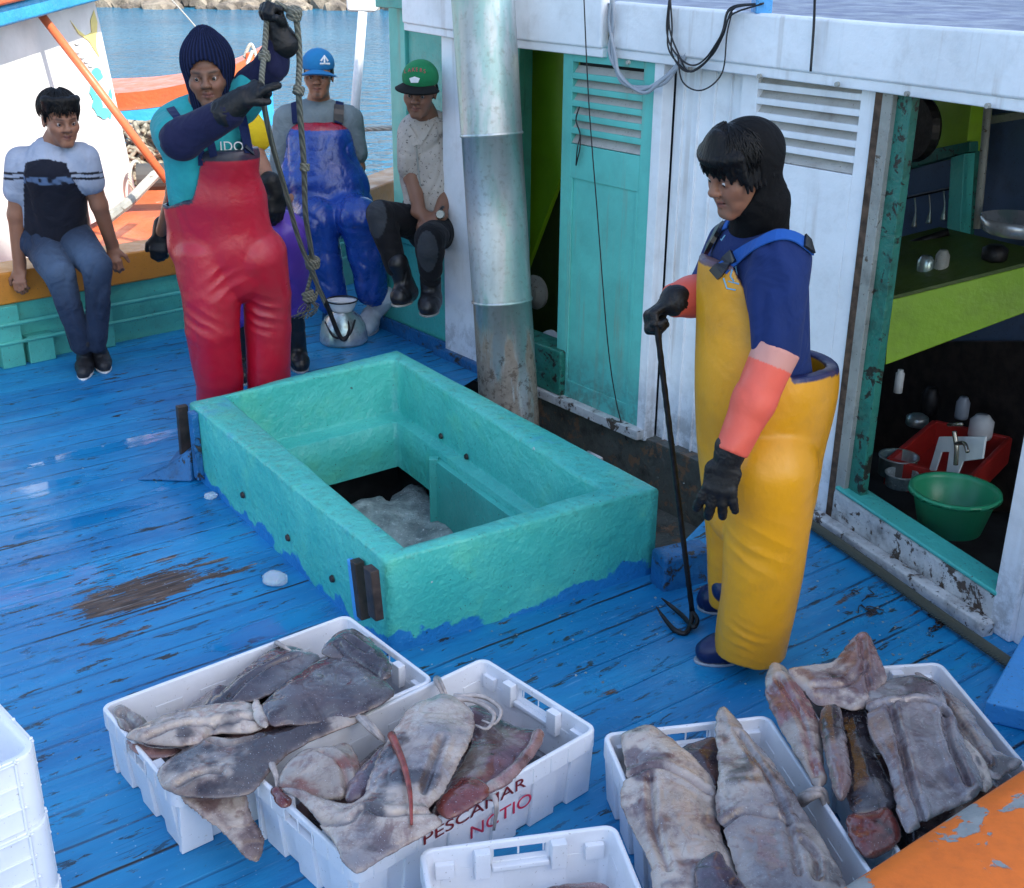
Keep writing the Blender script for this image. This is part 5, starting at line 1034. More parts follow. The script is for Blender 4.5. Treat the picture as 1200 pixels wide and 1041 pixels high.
# ---------------------------------------------------------------- cables and lines on the cabin
def wire(label, pxs, r, mat, d=-.09, n=1, sp=.0, seed=1, name='cable', cat='cable'):
    b = MB(); rr = random.Random(seed)
    for k in range(n):
        pts = []
        for i, p in enumerate(pxs):
            dd = p[2] if len(p) > 2 else d; e = 0 if i in (0, len(pxs)-1) else sp
            pts.append(wallpx(p[0]+rr.uniform(-e, e), p[1]+rr.uniform(-e, e), dd-.004*k))
        b.tube(spline(pts, 8), r, 7)
    return tag(b.build(name, M[mat], smooth=True), label, cat)
wire('loop of grey cables hanging in front of the turquoise door', [(718, -5, -.10), (716, 30), (718, 62), (726, 92), (750, 106), (776, 98), (797, 72, -.06), (812, 40, -.05)], .0075, 'cable_g', n=3, sp=4)
wire('tangle of thin black wires hanging from the roof edge', [(785, -8, -.10), (784, 35), (790, 62), (803, 80), (828, 72), (846, 40), (860, 14), (895, 4, -.05)], .0035, 'cable_b', n=4, sp=6, seed=4)
wire('wide loop of black wire drooping right of the tangle', [(794, 64), (800, 96), (822, 106), (846, 86), (852, 40), (858, 14, -.08)], .003, 'cable_b', seed=6)
wire('short black wire end hanging over the middle of the roof edge', [(955, -6, -.11), (953, 30), (950, 84)], .0045, 'cable_b', n=2, sp=1, seed=5)
wire('thin dark line hanging down over the turquoise door', [(684, -8, -.12), (690, 120, -.10), (700, 250, -.08), (712, 400, -.07), (722, 470, -.06), (734, 516, -.05)], .0028, 'cable_b')
wire('frayed black cord tied through the slats of the turquoise door', [(679, 125, -.04), (676, 140, -.05), (681, 158, -.04), (678, 175, -.05), (675, 194, -.045)], .003, 'cable_b', n=2, sp=1.5, seed=8)
wire('looped dark twine hanging over the galley sill', [(1000+108, 695, .03), (1100, 668, -.01), (1112, 648, -.02), (1138, 632, .02)], .0025, 'iron') if False else None
tag(MB().box(wallpx(893, 2, -.02)+A([0, 0, .0]), (.03, .05, .04)).build('roof_lamp_box', M['blue_plank'], bevel=.005), 'small blue box on the roof edge where the wires end', 'box')
# ---------------------------------------------------------------- people
from mathutils.bvhtree import BVHTree
SK = A([.27, .125, .072])
def hit(objs, px, py, off=.003):       # the point of a garment seen at a pixel of the photograph, with its normal
    o = Vector(CO); d = Vector(ray(px, py)).normalized(); best = None
    for ob in objs:
        if '_b' not in ob: BV[ob.name] = BV.get(ob.name) or BVHTree.FromPolygons([v.co[:] for v in ob.data.vertices], [p.vertices[:] for p in ob.data.polygons])
        r = BV[ob.name].ray_cast(o, d)
        if r[0] is not None and (best is None or r[3] < best[3]): best = r
    if best is None: return None
    n = best[1] if best[1].dot(d) < 0 else -best[1]; return A(best[0])+A(n)*off, A(n)
BV = {}
def strap(name, objs, pxs, wid, mat, parent, th=.004, off=.004, sm=4):
    hs_ = [hit(objs, x, y, off) for x, y in [p[:2] for p in spline([list(p)+[0] for p in pxs], sm)]]; hs_ = [h for h in hs_ if h]
    if len(hs_) < 2: return None
    p = A([h[0] for h in hs_]); n = A([h[1] for h in hs_])
    for _ in range(2): p[1:-1] = (p[:-2]+2*p[1:-1]+p[2:])/4; n[1:-1] = (n[:-2]+2*n[1:-1]+n[2:])/4
    return MB().band(list(p), list(n), wid, th).build(name, mat, parent)
def patch(name, objs, pxs, mat, parent, off=.0015):   # a thin printed shape lying on a garment
    hs_ = [hit(objs, x, y, off) for x, y in pxs]
    if any(h is None for h in hs_): return None
    n = sum(h[1] for h in hs_); return MB().slab([h[0] for h in hs_], nrm(n)*.001).build(name, mat, parent)
def stroke(name, objs, lines, r, mat, parent):
    b = MB()
    for L in lines:
        q = [hit(objs, x, y, r*.3) for x, y in L]; q = [h[0] for h in q if h]
        if len(q) > 1: b.tube(q, r, 5)
    if b.v: return b.build(name, mat, parent)
class Head:
    def __init__(s, nose, fwd, roll=0., sc=1.0, width=1.):
        s.fr = frame(fwd)
        if roll: c, n = math.cos(roll), math.sin(roll); r, f, u = s.fr; s.fr = A([r*c+u*n, f, u*c-r*n])
        s.sc = sc; s.c = A(nose)-s.w(0, .108, -.022, rel=True); s.width = width
    def w(s, x, y, z, rel=False): v = (A([x, y, z])*s.sc)@s.fr; return v if rel else s.c+v
    def loc(s, V): return ((V-s.c)@s.fr.T)/s.sc
    def add(s, f):
        k = s.sc; W = s.w; e = lambda c, r, kk=.02, sub=False: f.ell(W(*c), A(r)*k, s.fr, kk*k, sub)
        cp = lambda a, b, r0, r1=None, kk=.012, sub=False: f.cap(W(*a), W(*b), r0*k, (r1 if r1 is not None else r0)*k, kk*k, sub=sub)
        e((0, -.014, .036), (.073*s.width, .092, .079)); e((0, .022, -.02), (.060*s.width, .066, .083), .03); e((0, .042, -.074), (.044, .044, .036), .03)
        cp((-.012, .078, -.096), (.012, .078, -.096), .014, kk=.025)
        for q in (-1, 1):
            e((q*.043, .055, -.022), (.022, .026, .022), .03); e((q*.031, .0985, .001), (.0175, .016, .0115), .014, True)
            e((q*.0315, .0755, .000), (.0150, .0135, .0125), .004); cp((q*.017, .0835, .0105), (q*.044, .0735, .0085), .0042, kk=.006)   # eyeball mound and upper lid
            cp((q*.012, .087, .024), (q*.046, .071, .027), .0085, .007, .02)
            e((q*.0115, .0985, -.0255), (.0085, .0105, .0085), .008); e((q*.006, .101, -.0335), (.0035, .004, .003), .003, True)
            e((q*.074*s.width, -.008, -.004), (.008, .019, .031), .008); e((q*.080*s.width, -.004, -.002), (.005, .010, .018), .004, True)
            cp((q*.030, .078, -.035), (q*.034, .070, -.066), .010, .008, .02)
        cp((0, .087, .014), (0, .103, -.018), .0078, .0095, .014); e((0, .106, -.0235), (.0095, .0095, .0085), .01)
        cp((-.021, .080, -.0535), (0, .0925, -.0505), .0048, .0058, .006); cp((0, .0925, -.0505), (.021, .080, -.0535), .0058, .0048, .006)
        cp((-.018, .081, -.0635), (0, .090, -.0650), .0050, .0065, .007); cp((0, .090, -.0650), (.018, .081, -.0635), .0065, .0050, .007)
        cp((-.021, .0865, -.0580), (.021, .0865, -.0580), .0022, kk=.003, sub=True)
    def fine(s): p = s.w(0, 0, -.01); return (p-.135*s.sc, p+.135*s.sc)
    def paint(s, V, c, beard=0., brow=.8):
        L = s.loc(V); x, y, z = np.abs(L[:, 0]), L[:, 1], L[:, 2]; near = (np.abs(L) < .14).all(1)
        def on(m, col, a): c[:] = np.where((m*near)[:, None] > 0, c*(1-(m*a)[:, None])+A(col)*(m*a)[:, None], c)
        fm = (y > .04)
        on(np.exp(-((x-.03)/.02)**2-((z-.0)/.014)**2)*fm, SK*.45, .55)
        on(np.exp(-((x)/.021)**4-((z+.058)/.0095)**4)*fm, (.20, .06, .05), .75); on(np.exp(-((x)/.02)**4-((z+.058)/.0022)**2)*fm, (.04, .012, .01), .9)
        on(np.exp(-((x-.030)/.017)**4-((z-.0235-.10*(x-.03))/.0048)**2)*fm, (.012, .009, .008), brow)
        on(np.exp(-((x-.0315)/.0145)**4-((z-.0105)/.0022)**2)*fm, (.015, .01, .01), .7)
        on(np.exp(-((x-.012)/.006)**2-((z+.034)/.004)**2)*fm, (.05, .02, .015), .6); on(np.exp(-((x-.04)/.02)**2-((z+.02)/.018)**2)*fm, SK*A([1.25, 1., .95]), .35)
        if beard: on(np.exp(-((x)/.015)**2-((z+.088)/.014)**2)*fm, (.015, .012, .01), beard); on(np.exp(-((x)/.026)**4-((z+.043)/.004)**2)*fm, (.03, .02, .018), beard*.5)
        return c
    def eyes(s, parent, look=(0, 1, 0)):
        for q in (-1, 1):
            c0 = s.w(q*.0315, .0775, .0005); r = .0121*s.sc; bm = bmesh.new(); bmesh.ops.create_uvsphere(bm, u_segments=20, v_segments=14, radius=1)
            V = A([v.co[:] for v in bm.verts]); Fc = [tuple(t.index for t in f.verts) for f in bm.faces]; bm.free()
            lk = nrm(A(look)); d = V@lk; col = np.where(d[:, None] > .93, A([.006, .004, .003]), np.where(d[:, None] > .80, A([.03, .014, .008]), A([.55, .50, .47])))
            mk('eye', c0+(V*r)@s.fr, Fc, M['eye'], parent, smooth=True, col=col)
def hand(f, wr, d, n, side, curl=(20, 25, 15), sc=1., grow=0., spread=.0, thumb=(.75, .6, .35), idx=None, k=.005):
    """palm, four unequal fingers with three bones each, and a thumb from the side of the palm"""
    d = nrm(d); n = nrm(A(n)-d*np.dot(n, d)); t = nrm(np.cross(d, n))*side; g = grow
    f.cap(wr-d*.03*sc, wr+d*.02*sc, .021*sc+g, .017*sc+g, .02, t, 1.35); f.cap(wr+d*.03*sc, wr+d*.078*sc, .0145*sc+g, .0125*sc+g, .015, t, 2.5)
    for i, (o, L, r) in enumerate(((.030, .076, .0095), (.0105, .085, .0098), (-.0095, .079, .0093), (-.0285, .060, .0084))):
        cu = curl if not (idx is not None and i == 0) else idx; p = wr+d*(.082-.004*abs(i-1))*sc+t*o*sc; a = 0; dd = nrm(d+t*spread*(1.5-i))
        for j, fr_ in enumerate((.46, .30, .24)):
            a += R(cu[j]); v = dd*math.cos(a)+n*math.sin(a); q = p+v*L*fr_*sc; f.cap(p, q, (r-.0006*j)*sc+g, (r-.0006*(j+1))*sc+g, k if j else .008); p = q
    p = wr+d*.028*sc+t*.026*sc; v = nrm(t*thumb[0]+d*thumb[1]+n*thumb[2]); q = p+v*.042*sc; f.cap(p, q, .0125*sc+g, .0105*sc+g, .012); v2 = nrm(t*(thumb[0]*.35)+d*thumb[1]*1.2+n*(thumb[2]+.2)); f.cap(q, q+v2*.032*sc, .0105*sc+g, .0085*sc+g, .006)
def body(label, H, torso, arms, legs, hands=(), sc=1., beard=0., skin=SK, group=None, vox=.008, fv=.0032, look=(0, 1, 0)):
    f = SDF(); neck = H.w(0, -.03, -.06); base = torso[0][0]
    f.cap(H.w(0, -.02, -.05), (neck+base)/2, .05*H.sc, .052*H.sc, .03); f.cap((neck+base)/2, base, .052*H.sc, .06*H.sc, .04)
    H.add(f)
    for (a, ra), (b, rb) in zip(torso, torso[1:]): f.cap(a, b, ra, rb, .04, nrm(np.append((arms[0][0][0]-arms[1][0][0])[:2], 0)), 1.35)
    for ch in arms+legs: f.chain(ch, .02)
    for h in hands: hand(f, **h)
    fine = [H.fine()]+[(A(h['wr'])-.13, A(h['wr'])+.16) for h in hands]
    def paint(V):
        n = fbm(V, 9, 3)[:, None]; c = skin*(.88+.24*n); return H.paint(V, c.copy(), beard)
    o = organic('person', f, M['skin'], None, vox, fine, fv, it=1, paint=paint); tag(o, label, 'person', group); H.eyes(o, look); return o
def folds(amp=.01, f=5., seed=0, st=(1, 1, .5)):
    """sharp creases between calm panels: valleys along the level lines of a warped noise, strongest in patches"""
    def fn(V):
        wq = (np.stack([vnoise(V, f*.8, (seed, k*5, 1)) for k in range(3)], 1)-.5)*.16
        W = (V+wq)*A(st); n1 = vnoise(W, f, (seed, 3, 1)); n2 = vnoise(W, f*1.9, (seed, 8, 1)); m = sstep(.35, .65, vnoise(V, f*.6, (9, seed, 4)))
        c1 = np.exp(-((n1-.5)/.07)**2); c2 = np.exp(-((n2-.47)/.09)**2)
        return amp*(-.85*c1*(.35+.65*m)-.5*c2*m+.5*(vnoise(V, f*.7, (seed, 2, 7))-.5)+.25)
    return fn
def locks(H, parent, n, c, r, a0, a1, seed, drop=.10, th=.0013):
    """loose strands lying over the hair, from the crown down to a ragged fringe"""
    rr = random.Random(seed); b = MB()
    for i in range(n):
        az = rr.uniform(a0, a1); d = rr.uniform(.0, .006); e0 = rr.uniform(.75, 1.45); e1 = rr.uniform(-.25, .35) if abs(az) < 1.0 else rr.uniform(-.5, .1); dr = rr.uniform(-.35, .35); pts = []
        for k in range(7):
            t = k/6; e = e0+(e1-e0)*t; a = az+dr*t+.08*math.sin(5*t+i); q = 1+(d+.004*t)/.08; pts.append(H.w(c[0]+math.sin(a)*math.cos(e)*r[0]*q, c[1]+math.cos(a)*math.cos(e)*r[1]*q+(.008*t*t if abs(a) < 1 else 0), c[2]+math.sin(e)*r[2]*q-drop*.12*t*t))
        b.tube(pts, [th*1.3, th*1.6, th*1.4, th*.4], 5)
    return b.build('hair_strands', M['hair'], parent, smooth=True)
def kneef(V, L):                       # short parallel wrinkles where the cloth bunches
    d = np.zeros(len(V))
    for c, s_, a, dr, wl in L:
        q = V-A(c); t = q@nrm(dr)+.02*(fbm(V, 9, 2)-.5)*2; d += a*np.exp(-(q**2).sum(1)/s_**2)*(1-2*np.abs(np.sin(math.pi*t/wl)))
    return d
def const(c): return lambda V: np.tile(A(c), (len(V), 1))
def boots(parent, items, mat, name='boot', sole=None):
    for (heel, toe, top, r) in items:
        f = SDF(); heel, toe, top = A(heel), A(toe), A(top); h = A([0, 0, r*.85]); d = nrm(toe-heel)
        f.cap(heel+h, heel+(toe-heel)*.55+h*1.05, r*.92, r*.98, .03); f.cap(heel+(toe-heel)*.5+h*.95, toe-d*r*.7+h*.85, r, r*.82, .03); f.cap(heel+h, top, r*1.0, r*1.05, .03)
        zb = min(heel[2], toe[2]); f.cut.append(lambda X, z=zb: z-X[..., 2])
        bo = organic(name, f, mat, parent, .006, it=2, disp=folds(.004, 14))
        b = MB(); pts = []; side = nrm(np.cross(d, [0, 0, 1]))
        for a in np.linspace(0, 2*math.pi, 29)[:-1]:
            u = math.cos(a); v = math.sin(a); Lh = np.linalg.norm(toe-heel)/2+r*.30; w_ = r*(.93+.08*u-.08*math.cos(2*a)); pts.append(heel*.5+toe*.5-d*r*.12+d*u*Lh+side*v*w_)
        b.slab([p for p in pts], (0, 0, .010)).build('sole', M['cable_g'] if sole is None else sole, bo, bevel=.003)

# ===== young man in yellow oilskins with the gaff
bf, bl = nrm([-.93, -.37, 0]), nrm([.37, -.93, 0])
H1 = Head(P(834, 227, 3.20), (-.84, -.40, -.36), roll=.05, sc=1.02)
YS = 3.30
neck = P(888, 268, 3.32); chest = P(890, 350, YS); pel = P(897, 505, YS)
shN, shF = P(912, 303, 3.14), P(862, 290, 3.46); elN, wrN = P(907, 425, 3.08), P(856, 533, 3.00); elF, wrF = P(826, 345, 3.44), P(790, 352, 3.36)
hN = dict(wr=wrN+A([-.01, 0, -.012]), d=(-.16, -.16, -1), n=(.35, .9, 0), side=-1, curl=(12, 14, 10), spread=.20, sc=1.12, thumb=(.15, .95, .45))
hF = dict(wr=wrF, d=(-.84, -.25, -.46), n=(.48, -.25, -.8), side=-1, curl=(62, 78, 45), thumb=(.5, .6, .75))
legN = [(P(897, 520, 3.22), .09), (P(893, 625, 3.2), .07), (P(880, 745, 3.2), .05)]; legF = [(P(872, 520, 3.4), .09), (P(862, 610, 3.4), .07), (P(850, 700, 3.4), .05)]
p1 = body('young man in yellow oilskin overalls and black hood holding an iron gaff', H1, [(neck, .06), (chest, .085), (pel, .09)], [[(shN, .06), (elN, .042), (wrN, .03)], [(shF, .06), (elF, .042), (wrF, .03)]], [legN, legF], fv=.0024, look=(-.1, 1, -.5))
# shirt
f = SDF().cap(P(886, 275, 3.32), P(889, 300, YS), .075, .11, .04, bl, 1.2).cap(P(889, 310, YS), P(893, 440, YS+.0), .122, .125, .04, bl, 1.3).cap(P(893, 440, YS), P(897, 500, YS), .12, .12, .03, bl, 1.25)
f.cap(shN+A([0, 0, -.01]), elN+A([0, 0, .03]), .088, .068, .05).cap(shF, elF, .085, .06, .05)
shirt1 = organic('shirt', f, M['navy'], p1, .006, disp=folds(.012, 6, 2))
# overalls
f = SDF()
def rowsd(rows, Y, n=5):             # (row, left, right) measured on the photograph -> centres and half widths, densely interpolated
    q = spline([[(l+r)/2, y, (r-l)/2] for y, l, r in rows], n); return [(P(c, y, Y), h/1400*np.dot(P(c, y, Y)-CO, nF)) for c, y, h in q]
f_rows = rowsd([(300, 822, 914), (335, 820, 928), (370, 820, 944), (405, 819, 962), (440, 818, 979), (480, 819, 973), (520, 821, 964), (560, 825, 957), (590, 829, 951)], 3.29)
for (a, ra), (b_, rb_) in zip(f_rows, f_rows[1:]): f.cap(a, b_, ra, rb_, .02, bl, .92)
f.chain(rowsd([(545, 842, 958), (580, 849, 953), (620, 851, 946), (660, 849, 940), (700, 846, 932), (740, 840, 923), (800, 836, 911)], 3.18), .012)
f.chain(rowsd([(545, 822, 910), (590, 825, 900), (640, 828, 890), (700, 831, 882), (740, 833, 878)], 3.40), .005)
f.cut.append(lambda X: np.where(X[..., 1] < 3.285, .062, .10)-X[..., 2]-.004*np.sin(X[..., 0]*35))
zF, zS = P(825, 300, YS)[2], P(893, 432, YS-.1)[2]; axc = P(890, 380, YS); axw = P(899, 440, 3.29)
def topz(X): a = (X-axc)@bf; l = (X-axc)@bl; return zS+(zF-zS)*np.clip((a-.012)/.135, 0, 1)-.012*sstep(-.1, -.2, a)
f.cut.append(lambda X: (X[..., 2]-topz(X))*.8)
cq = P(893, 430, YS); rimr = np.linalg.norm
f.cut.append(lambda X: -(np.sqrt((((X-axw)@bf)/.168)**2+(((X-axw)@bl)/.152)**2)*.15-.15+np.clip((zS-.12-X[..., 2]), 0, 9)*3))
def py_(V):
    c = np.tile(A([.74, .33, .006]), (len(V), 1)); e = (topz(V)-V[:, 2]); c[(e < .012)] = (.015, .02, .09)
    st = np.clip(sstep(.45, .7, fbm(V, 5, 4, (2, 2, 2)))*.35+sstep(.30, .0, V[:, 2])*.12, 0, 1)[:, None]; c = c*(1-st)+A([.40, .17, .01])*st; return c
ov1 = organic('overalls', f, M['yellow'], p1, .0055, it=2, disp=lambda V: folds(.0045, 3.0, 5, (1, 1, .7))(V)+kneef(V, [(P(890, 640, 3.1), .09, .0028, (.5, 0, 1), .05), (P(876, 745, 3.1), .05, .0032, (.2, 0, 1), .03), (P(935, 560, 3.2), .09, .002, (-.7, 0, 1), .06)]), paint=py_)
# salmon sleeves with pale cuffs, gloves
def sleeve(a, b, r0, r1, parent, seed=0, cuff=.05, ext=None):
    a, b = A(a), A(b); f = SDF().cap(a, (a+b)/2, r0, (r0+r1)/2*1.05, .02).cap((a+b)/2, b, (r0+r1)/2*1.05, r1, .02); d = nrm(b-a)
    f.cut.append(lambda X: (a-X)@d-.0); f.cut.append(lambda X: (X-b)@d)
    def pt(V): t = (V-a)@d; c = np.tile(A([.78, .115, .07]), (len(V), 1)); c[t < cuff] = (.60, .27, .22); return c
    return organic('sleeve', f, M['salmon'], parent, .005, disp=folds(.0035, 7, seed), paint=pt)
sleeve(P(911, 408, 3.075), P(857, 530, 3.0), .064, .045, p1, 3); sleeve(P(836, 342, 3.44), P(786, 353, 3.35), .062, .048, p1, 6, cuff=-1)
f = SDF(); f.cap(P(860, 522, 3.0), wrN, .040, .036, .02); hand(f, grow=.004, **hN); organic('glove', f, M['glove'], p1, .0034, it=1, disp=folds(.002, 40))
f = SDF(); f.cap(P(791, 352, 3.35), wrF, .046, .036, .02); hand(f, grow=.004, **hF, sc=1.04); organic('glove', f, M['glove'], p1, .0034, it=1, disp=folds(.002, 40))
boots(p1, [(G(872, 770), G(816, 776), P(876, 740, 3.2), .046), (G(850, 712), G(820, 714), P(852, 690, 3.36), .046)], M['boot_navy'])
# hood and hair
f = SDF(); w_ = H1.w; f.ell(w_(0, -.018, .030), A([.090, .108, .098])*H1.sc, H1.fr, .03); f.cap(w_(0, -.015, -.04), w_(0, -.03, -.115), .072, .070, .04); f.cap(w_(0, -.03, -.11), P(889, 276, 3.31), .074, .085, .04); f.ell(w_(0, .01, -.075), A([.06, .06, .045]), H1.fr, .03)
f.cut.append(lambda X: (lambda L: L[..., 1]-np.interp(L[..., 2], [-.13, -.105, -.085, -.05, .0, .12], [.2, .09, .05, .016, .004, .004]))(((X-H1.c)@H1.fr.T)/H1.sc))
organic('hood', f, M['hood'], p1, .0042, it=3, disp=folds(.0035, 7, 4, (1, 1, 1)))
f = SDF(); f.ell(w_(0, .012, .056), A([.082, .076, .072])*H1.sc, H1.fr, .02); rr = random.Random(4)
for i in range(30):
    x = -.078+.156*i/29; q = abs(x)/.078; dz = rr.uniform(-.012, .01)
    f.cap(w_(x*.6, .06-.02*q, .115-.03*q), w_(x*1.05, .097-.045*q*q, .068), .016, .010, .012); f.cap(w_(x*1.05, .097-.045*q*q, .068), w_(x*1.06+rr.uniform(-.01, .01), .095-.045*q*q, .022+dz-.02*q), .010, .003, .006)
for i in range(7): f.cap(w_(-.074, .045-.012*i, .05), w_(-.082+.004*(i % 2), .052-.014*i, -.022-rr.uniform(0, .02)), .012, .004, .006)
f.cut.append(lambda X: -(((X-H1.c)@H1.fr.T)[..., 2]+.035))
organic('hair', f, M['hair'], p1, .0036, it=1, disp=folds(.002, 30, 2, (1, 1, .3)))
locks(H1, p1, 420, (0, .012, .056), (.083, .080, .074), -1.9, 1.7, 5)
g1 = [shirt1, ov1]
strap('shoulder_strap', g1, [(846, 316), (866, 301), (888, 287), (910, 277), (930, 279), (946, 290), (958, 304)], .040, M['strapb'], p1)
strap('shoulder_strap', g1, [(836, 290), (845, 272), (856, 262)], .034, M['strapb'], p1)
strap('buckle', g1, [(840, 322), (850, 311), (863, 301)], .036, M['buckle'], p1, .012, .008); strap('buckle', g1, [(834, 294), (841, 282), (848, 268)], .03, M['buckle'], p1, .012, .008); strap('slide_buckle', g1, [(940, 284), (948, 291)], .046, M['buckle'], p1, .007, .007)
strap('elastic_strap', g1, [(960, 312), (962, 345), (964, 385), (967, 410)], .022, M['buckle'], p1)
stroke('chest_print', g1, [[(852, 318), (862, 312), (864, 322), (854, 330), (866, 333)], [(848, 326), (852, 338), (862, 340)], [(842, 276), (846, 282), (850, 276)], [(858, 316), (856, 324), (860, 330)]], .0025, M['ink_lb'], p1)
# gaff
gf = empty('gaff_hook', G(808, 742), 'long black iron gaff with a double hook in the hand of the youth in yellow', 'gaff hook')
gt = P(768, 368, 3.30); gb_ = G(811, 716, .045)
b = MB().tube([gt+(gb_-gt)*t for t in np.linspace(0, 1, 40)], [.0085+.0012*(i % 2) for i in range(40)], 10); b.build('shaft', M['iron'], gf, smooth=True)
MB().tube(spline([gb_, G(810, 730, .02), G(803, 742, .008), G(790, 738, .01), G(778, 724, .02), G(769, 711, .05)]), [.009, .009, .0088, .0085, .007, .002], 10).build('hook', M['iron'], gf, smooth=True)
MB().tube(spline([gb_, G(817, 727, .03), G(812, 735, .02), G(800, 722, .012), G(786, 710, .02), G(775, 701, .045)]), [.008, .008, .008, .008, .007, .002], 10).build('hook', M['iron'], gf, smooth=True)

# ===== man in red overalls
H2 = Head(P(241, 101, 4.93), (.10, -1, -.06), roll=-.06, sc=1.06, width=1.05); YR = 5.12
neck = P(234, 132, 5.08); pel = P(256, 280, YR+.05)
sR, sL = P(205, 152, 5.08), P(280, 122, 5.10); eR, wR = P(213, 163, 4.82), P(272, 124, 4.74); eL_, wL = P(316, 84, 5.0), P(326, 42, 4.98)
h2R = dict(wr=wR+nrm(P(300, 104, 4.74)-wR)*.035, d=P(312, 96, 4.74)-wR, n=(.25, .6, -.75), side=-1, curl=(65, 75, 45), idx=(8, 10, 6), thumb=(.4, .8, .5), sc=1.08)
h2L = dict(wr=wL+A([-.0, 0, .02]), d=P(320, 6, 4.95)-wL, n=(-.55, -.75, 0), side=1, curl=(62, 75, 45), thumb=(.6, .5, .6), sc=1.08)
lgR = [(P(238, 290, YR+.05), .08), (P(248, 370, YR), .05), (P(256, 478, YR+.05), .035)]; lgL = [(P(296, 290, YR+.05), .08), (P(313, 368, YR+.08), .05), (P(315, 470, YR+.1), .035)]
p2 = body('man in red oilskin overalls and navy knitted hood hauling ropes behind the hatch', H2, [(neck, .055), (P(244, 180, YR), .085), (pel, .09)], [[(sR, .06), (eR, .045), (wR, .032)], [(sL, .06), (eL_, .045), (wL, .032)]], [lgR, lgL], beard=.25, skin=SK*.62, look=(.05, 1, 0))
f = SDF().cap(P(234, 138, 5.1), P(236, 160, YR), .10, .13, .05, (1, 0, 0), 1.25).cap(P(236, 165, YR), P(248, 262, YR+.03), .135, .135, .05, (1, 0, 0), 1.25)
f.cap(sR, P(208, 160, 4.92), .098, .088, .05).cap(sL, P(296, 104, 5.04), .085, .075, .05)
shirt2 = organic('shirt', f, M['tealshirt'], p2, .007, disp=folds(.014, 5, 7))
f = SDF(); f.cap(P(209, 163, 4.88), eR, .078, .078, .03).cap(eR, P(268, 132, 4.75), .076, .06, .03); organic('sleeve', f, M['navy_sleeve'], p2, .006, disp=folds(.007, 9))
f = SDF(); f.cap(P(292, 98, 5.05), P(318, 76, 5.0), .062, .066, .03).cap(P(318, 76, 5.), P(327, 48, 4.98), .06, .05, .03); organic('sleeve', f, M['navy_sleeve'], p2, .006, disp=folds(.007, 9, 3))
f = SDF(); f.cap(P(264, 133, 4.75), P(285, 116, 4.74), .062, .045, .02); hand(f, grow=.005, **h2R); organic('glove', f, M['glove'], p2, .0042, it=1, disp=folds(.003, 25))
f = SDF(); f.cap(P(332, 50, 4.98), P(324, 30, 4.96), .062, .042, .02); hand(f, grow=.005, **h2L); organic('glove', f, M['glove'], p2, .0042, it=1, disp=folds(.003, 25))
f = SDF(); X1 = (1, .0, 0)
f.cap(P(262, 182, YR-.05), P(255, 225, YR), .115, .135, .04, X1, 1.3).cap(P(251, 235, YR), P(260, 290, YR+.02), .148, .150, .05, X1, 1.5).cap(P(260, 290, YR+.02), P(270, 318, YR+.02), .150, .142, .04, X1, 1.5)
f.chain([(P(243, 300, YR), .155), (P(248, 345, YR-.04), .125), (P(249, 385, YR-.05), .115), (P(256, 440, YR), .108), (P(258, 478, YR+.05), .105)], .008).chain([(P(300, 300, YR+.02), .135), (P(313, 345, YR+.06), .105), (P(314, 385, YR+.07), .102), (P(315, 440, YR+.08), .096), (P(315, 468, YR+.1), .096)], .008)
zT2, zL2 = P(272, 177, YR-.15)[2], P(200, 243, YR-.1)[2]; xc = P(274, 178, YR-.15)[0]
def top2(X): dx = X[..., 0]-xc; fr_ = X[..., 1] < YR+.03; q = np.where(dx < 0, sstep(-.115, -.20, dx)*.85+sstep(-.19, -.34, dx)*.15, sstep(.085, .17, dx)*.8); return np.where(fr_, zT2+(zL2-zT2)*q, zL2+.05)
f.cut.append(lambda X: (X[..., 2]-top2(X))*.7)
f.cut.append(lambda X: -(np.sqrt(((X[..., 0]-P(248, 200, YR)[0])/.20)**2+((X[..., 1]-YR-.01)/.135)**2)*.14-.14+np.clip((zL2-.06-X[..., 2]), 0, 9)*3))
def pr_(V):
    c = np.tile(A([.42, .006, .026]), (len(V), 1)); e = top2(V)-V[:, 2]; band_ = np.where((V[:, 2] > zT2-.045) & (np.abs(V[:, 0]-xc) < .13), .042, .014); c[e < band_] = (.012, .014, .035)
    st = sstep(.5, .75, fbm(V, 4, 4))[:, None]*.35; return c*(1-st)+A([.25, .03, .05])*st
ov2 = organic('overalls', f, M['red_pvc'], p2, .0065, it=2, disp=lambda V: folds(.008, 3.2, 9, (1, 1, .6))(V)+kneef(V, [(P(240, 375, YR-.1), .08, .005, (.6, 0, 1), .05), (P(262, 330, YR-.1), .08, .004, (-.8, 0, 1), .05), (P(308, 370, YR-.05), .08, .005, (.4, 0, 1), .05)]), paint=pr_)
boots(p2, [(P(258, 478, YR+.1)*A([1, 1, 0]), P(250, 495, YR-.1)*A([1, 1, 0]), P(259, 465, YR+.05), .05), (P(312, 468, YR+.15)*A([1, 1, 0]), P(316, 480, YR-.05)*A([1, 1, 0]), P(312, 455, YR+.1), .05)], M['boot'])
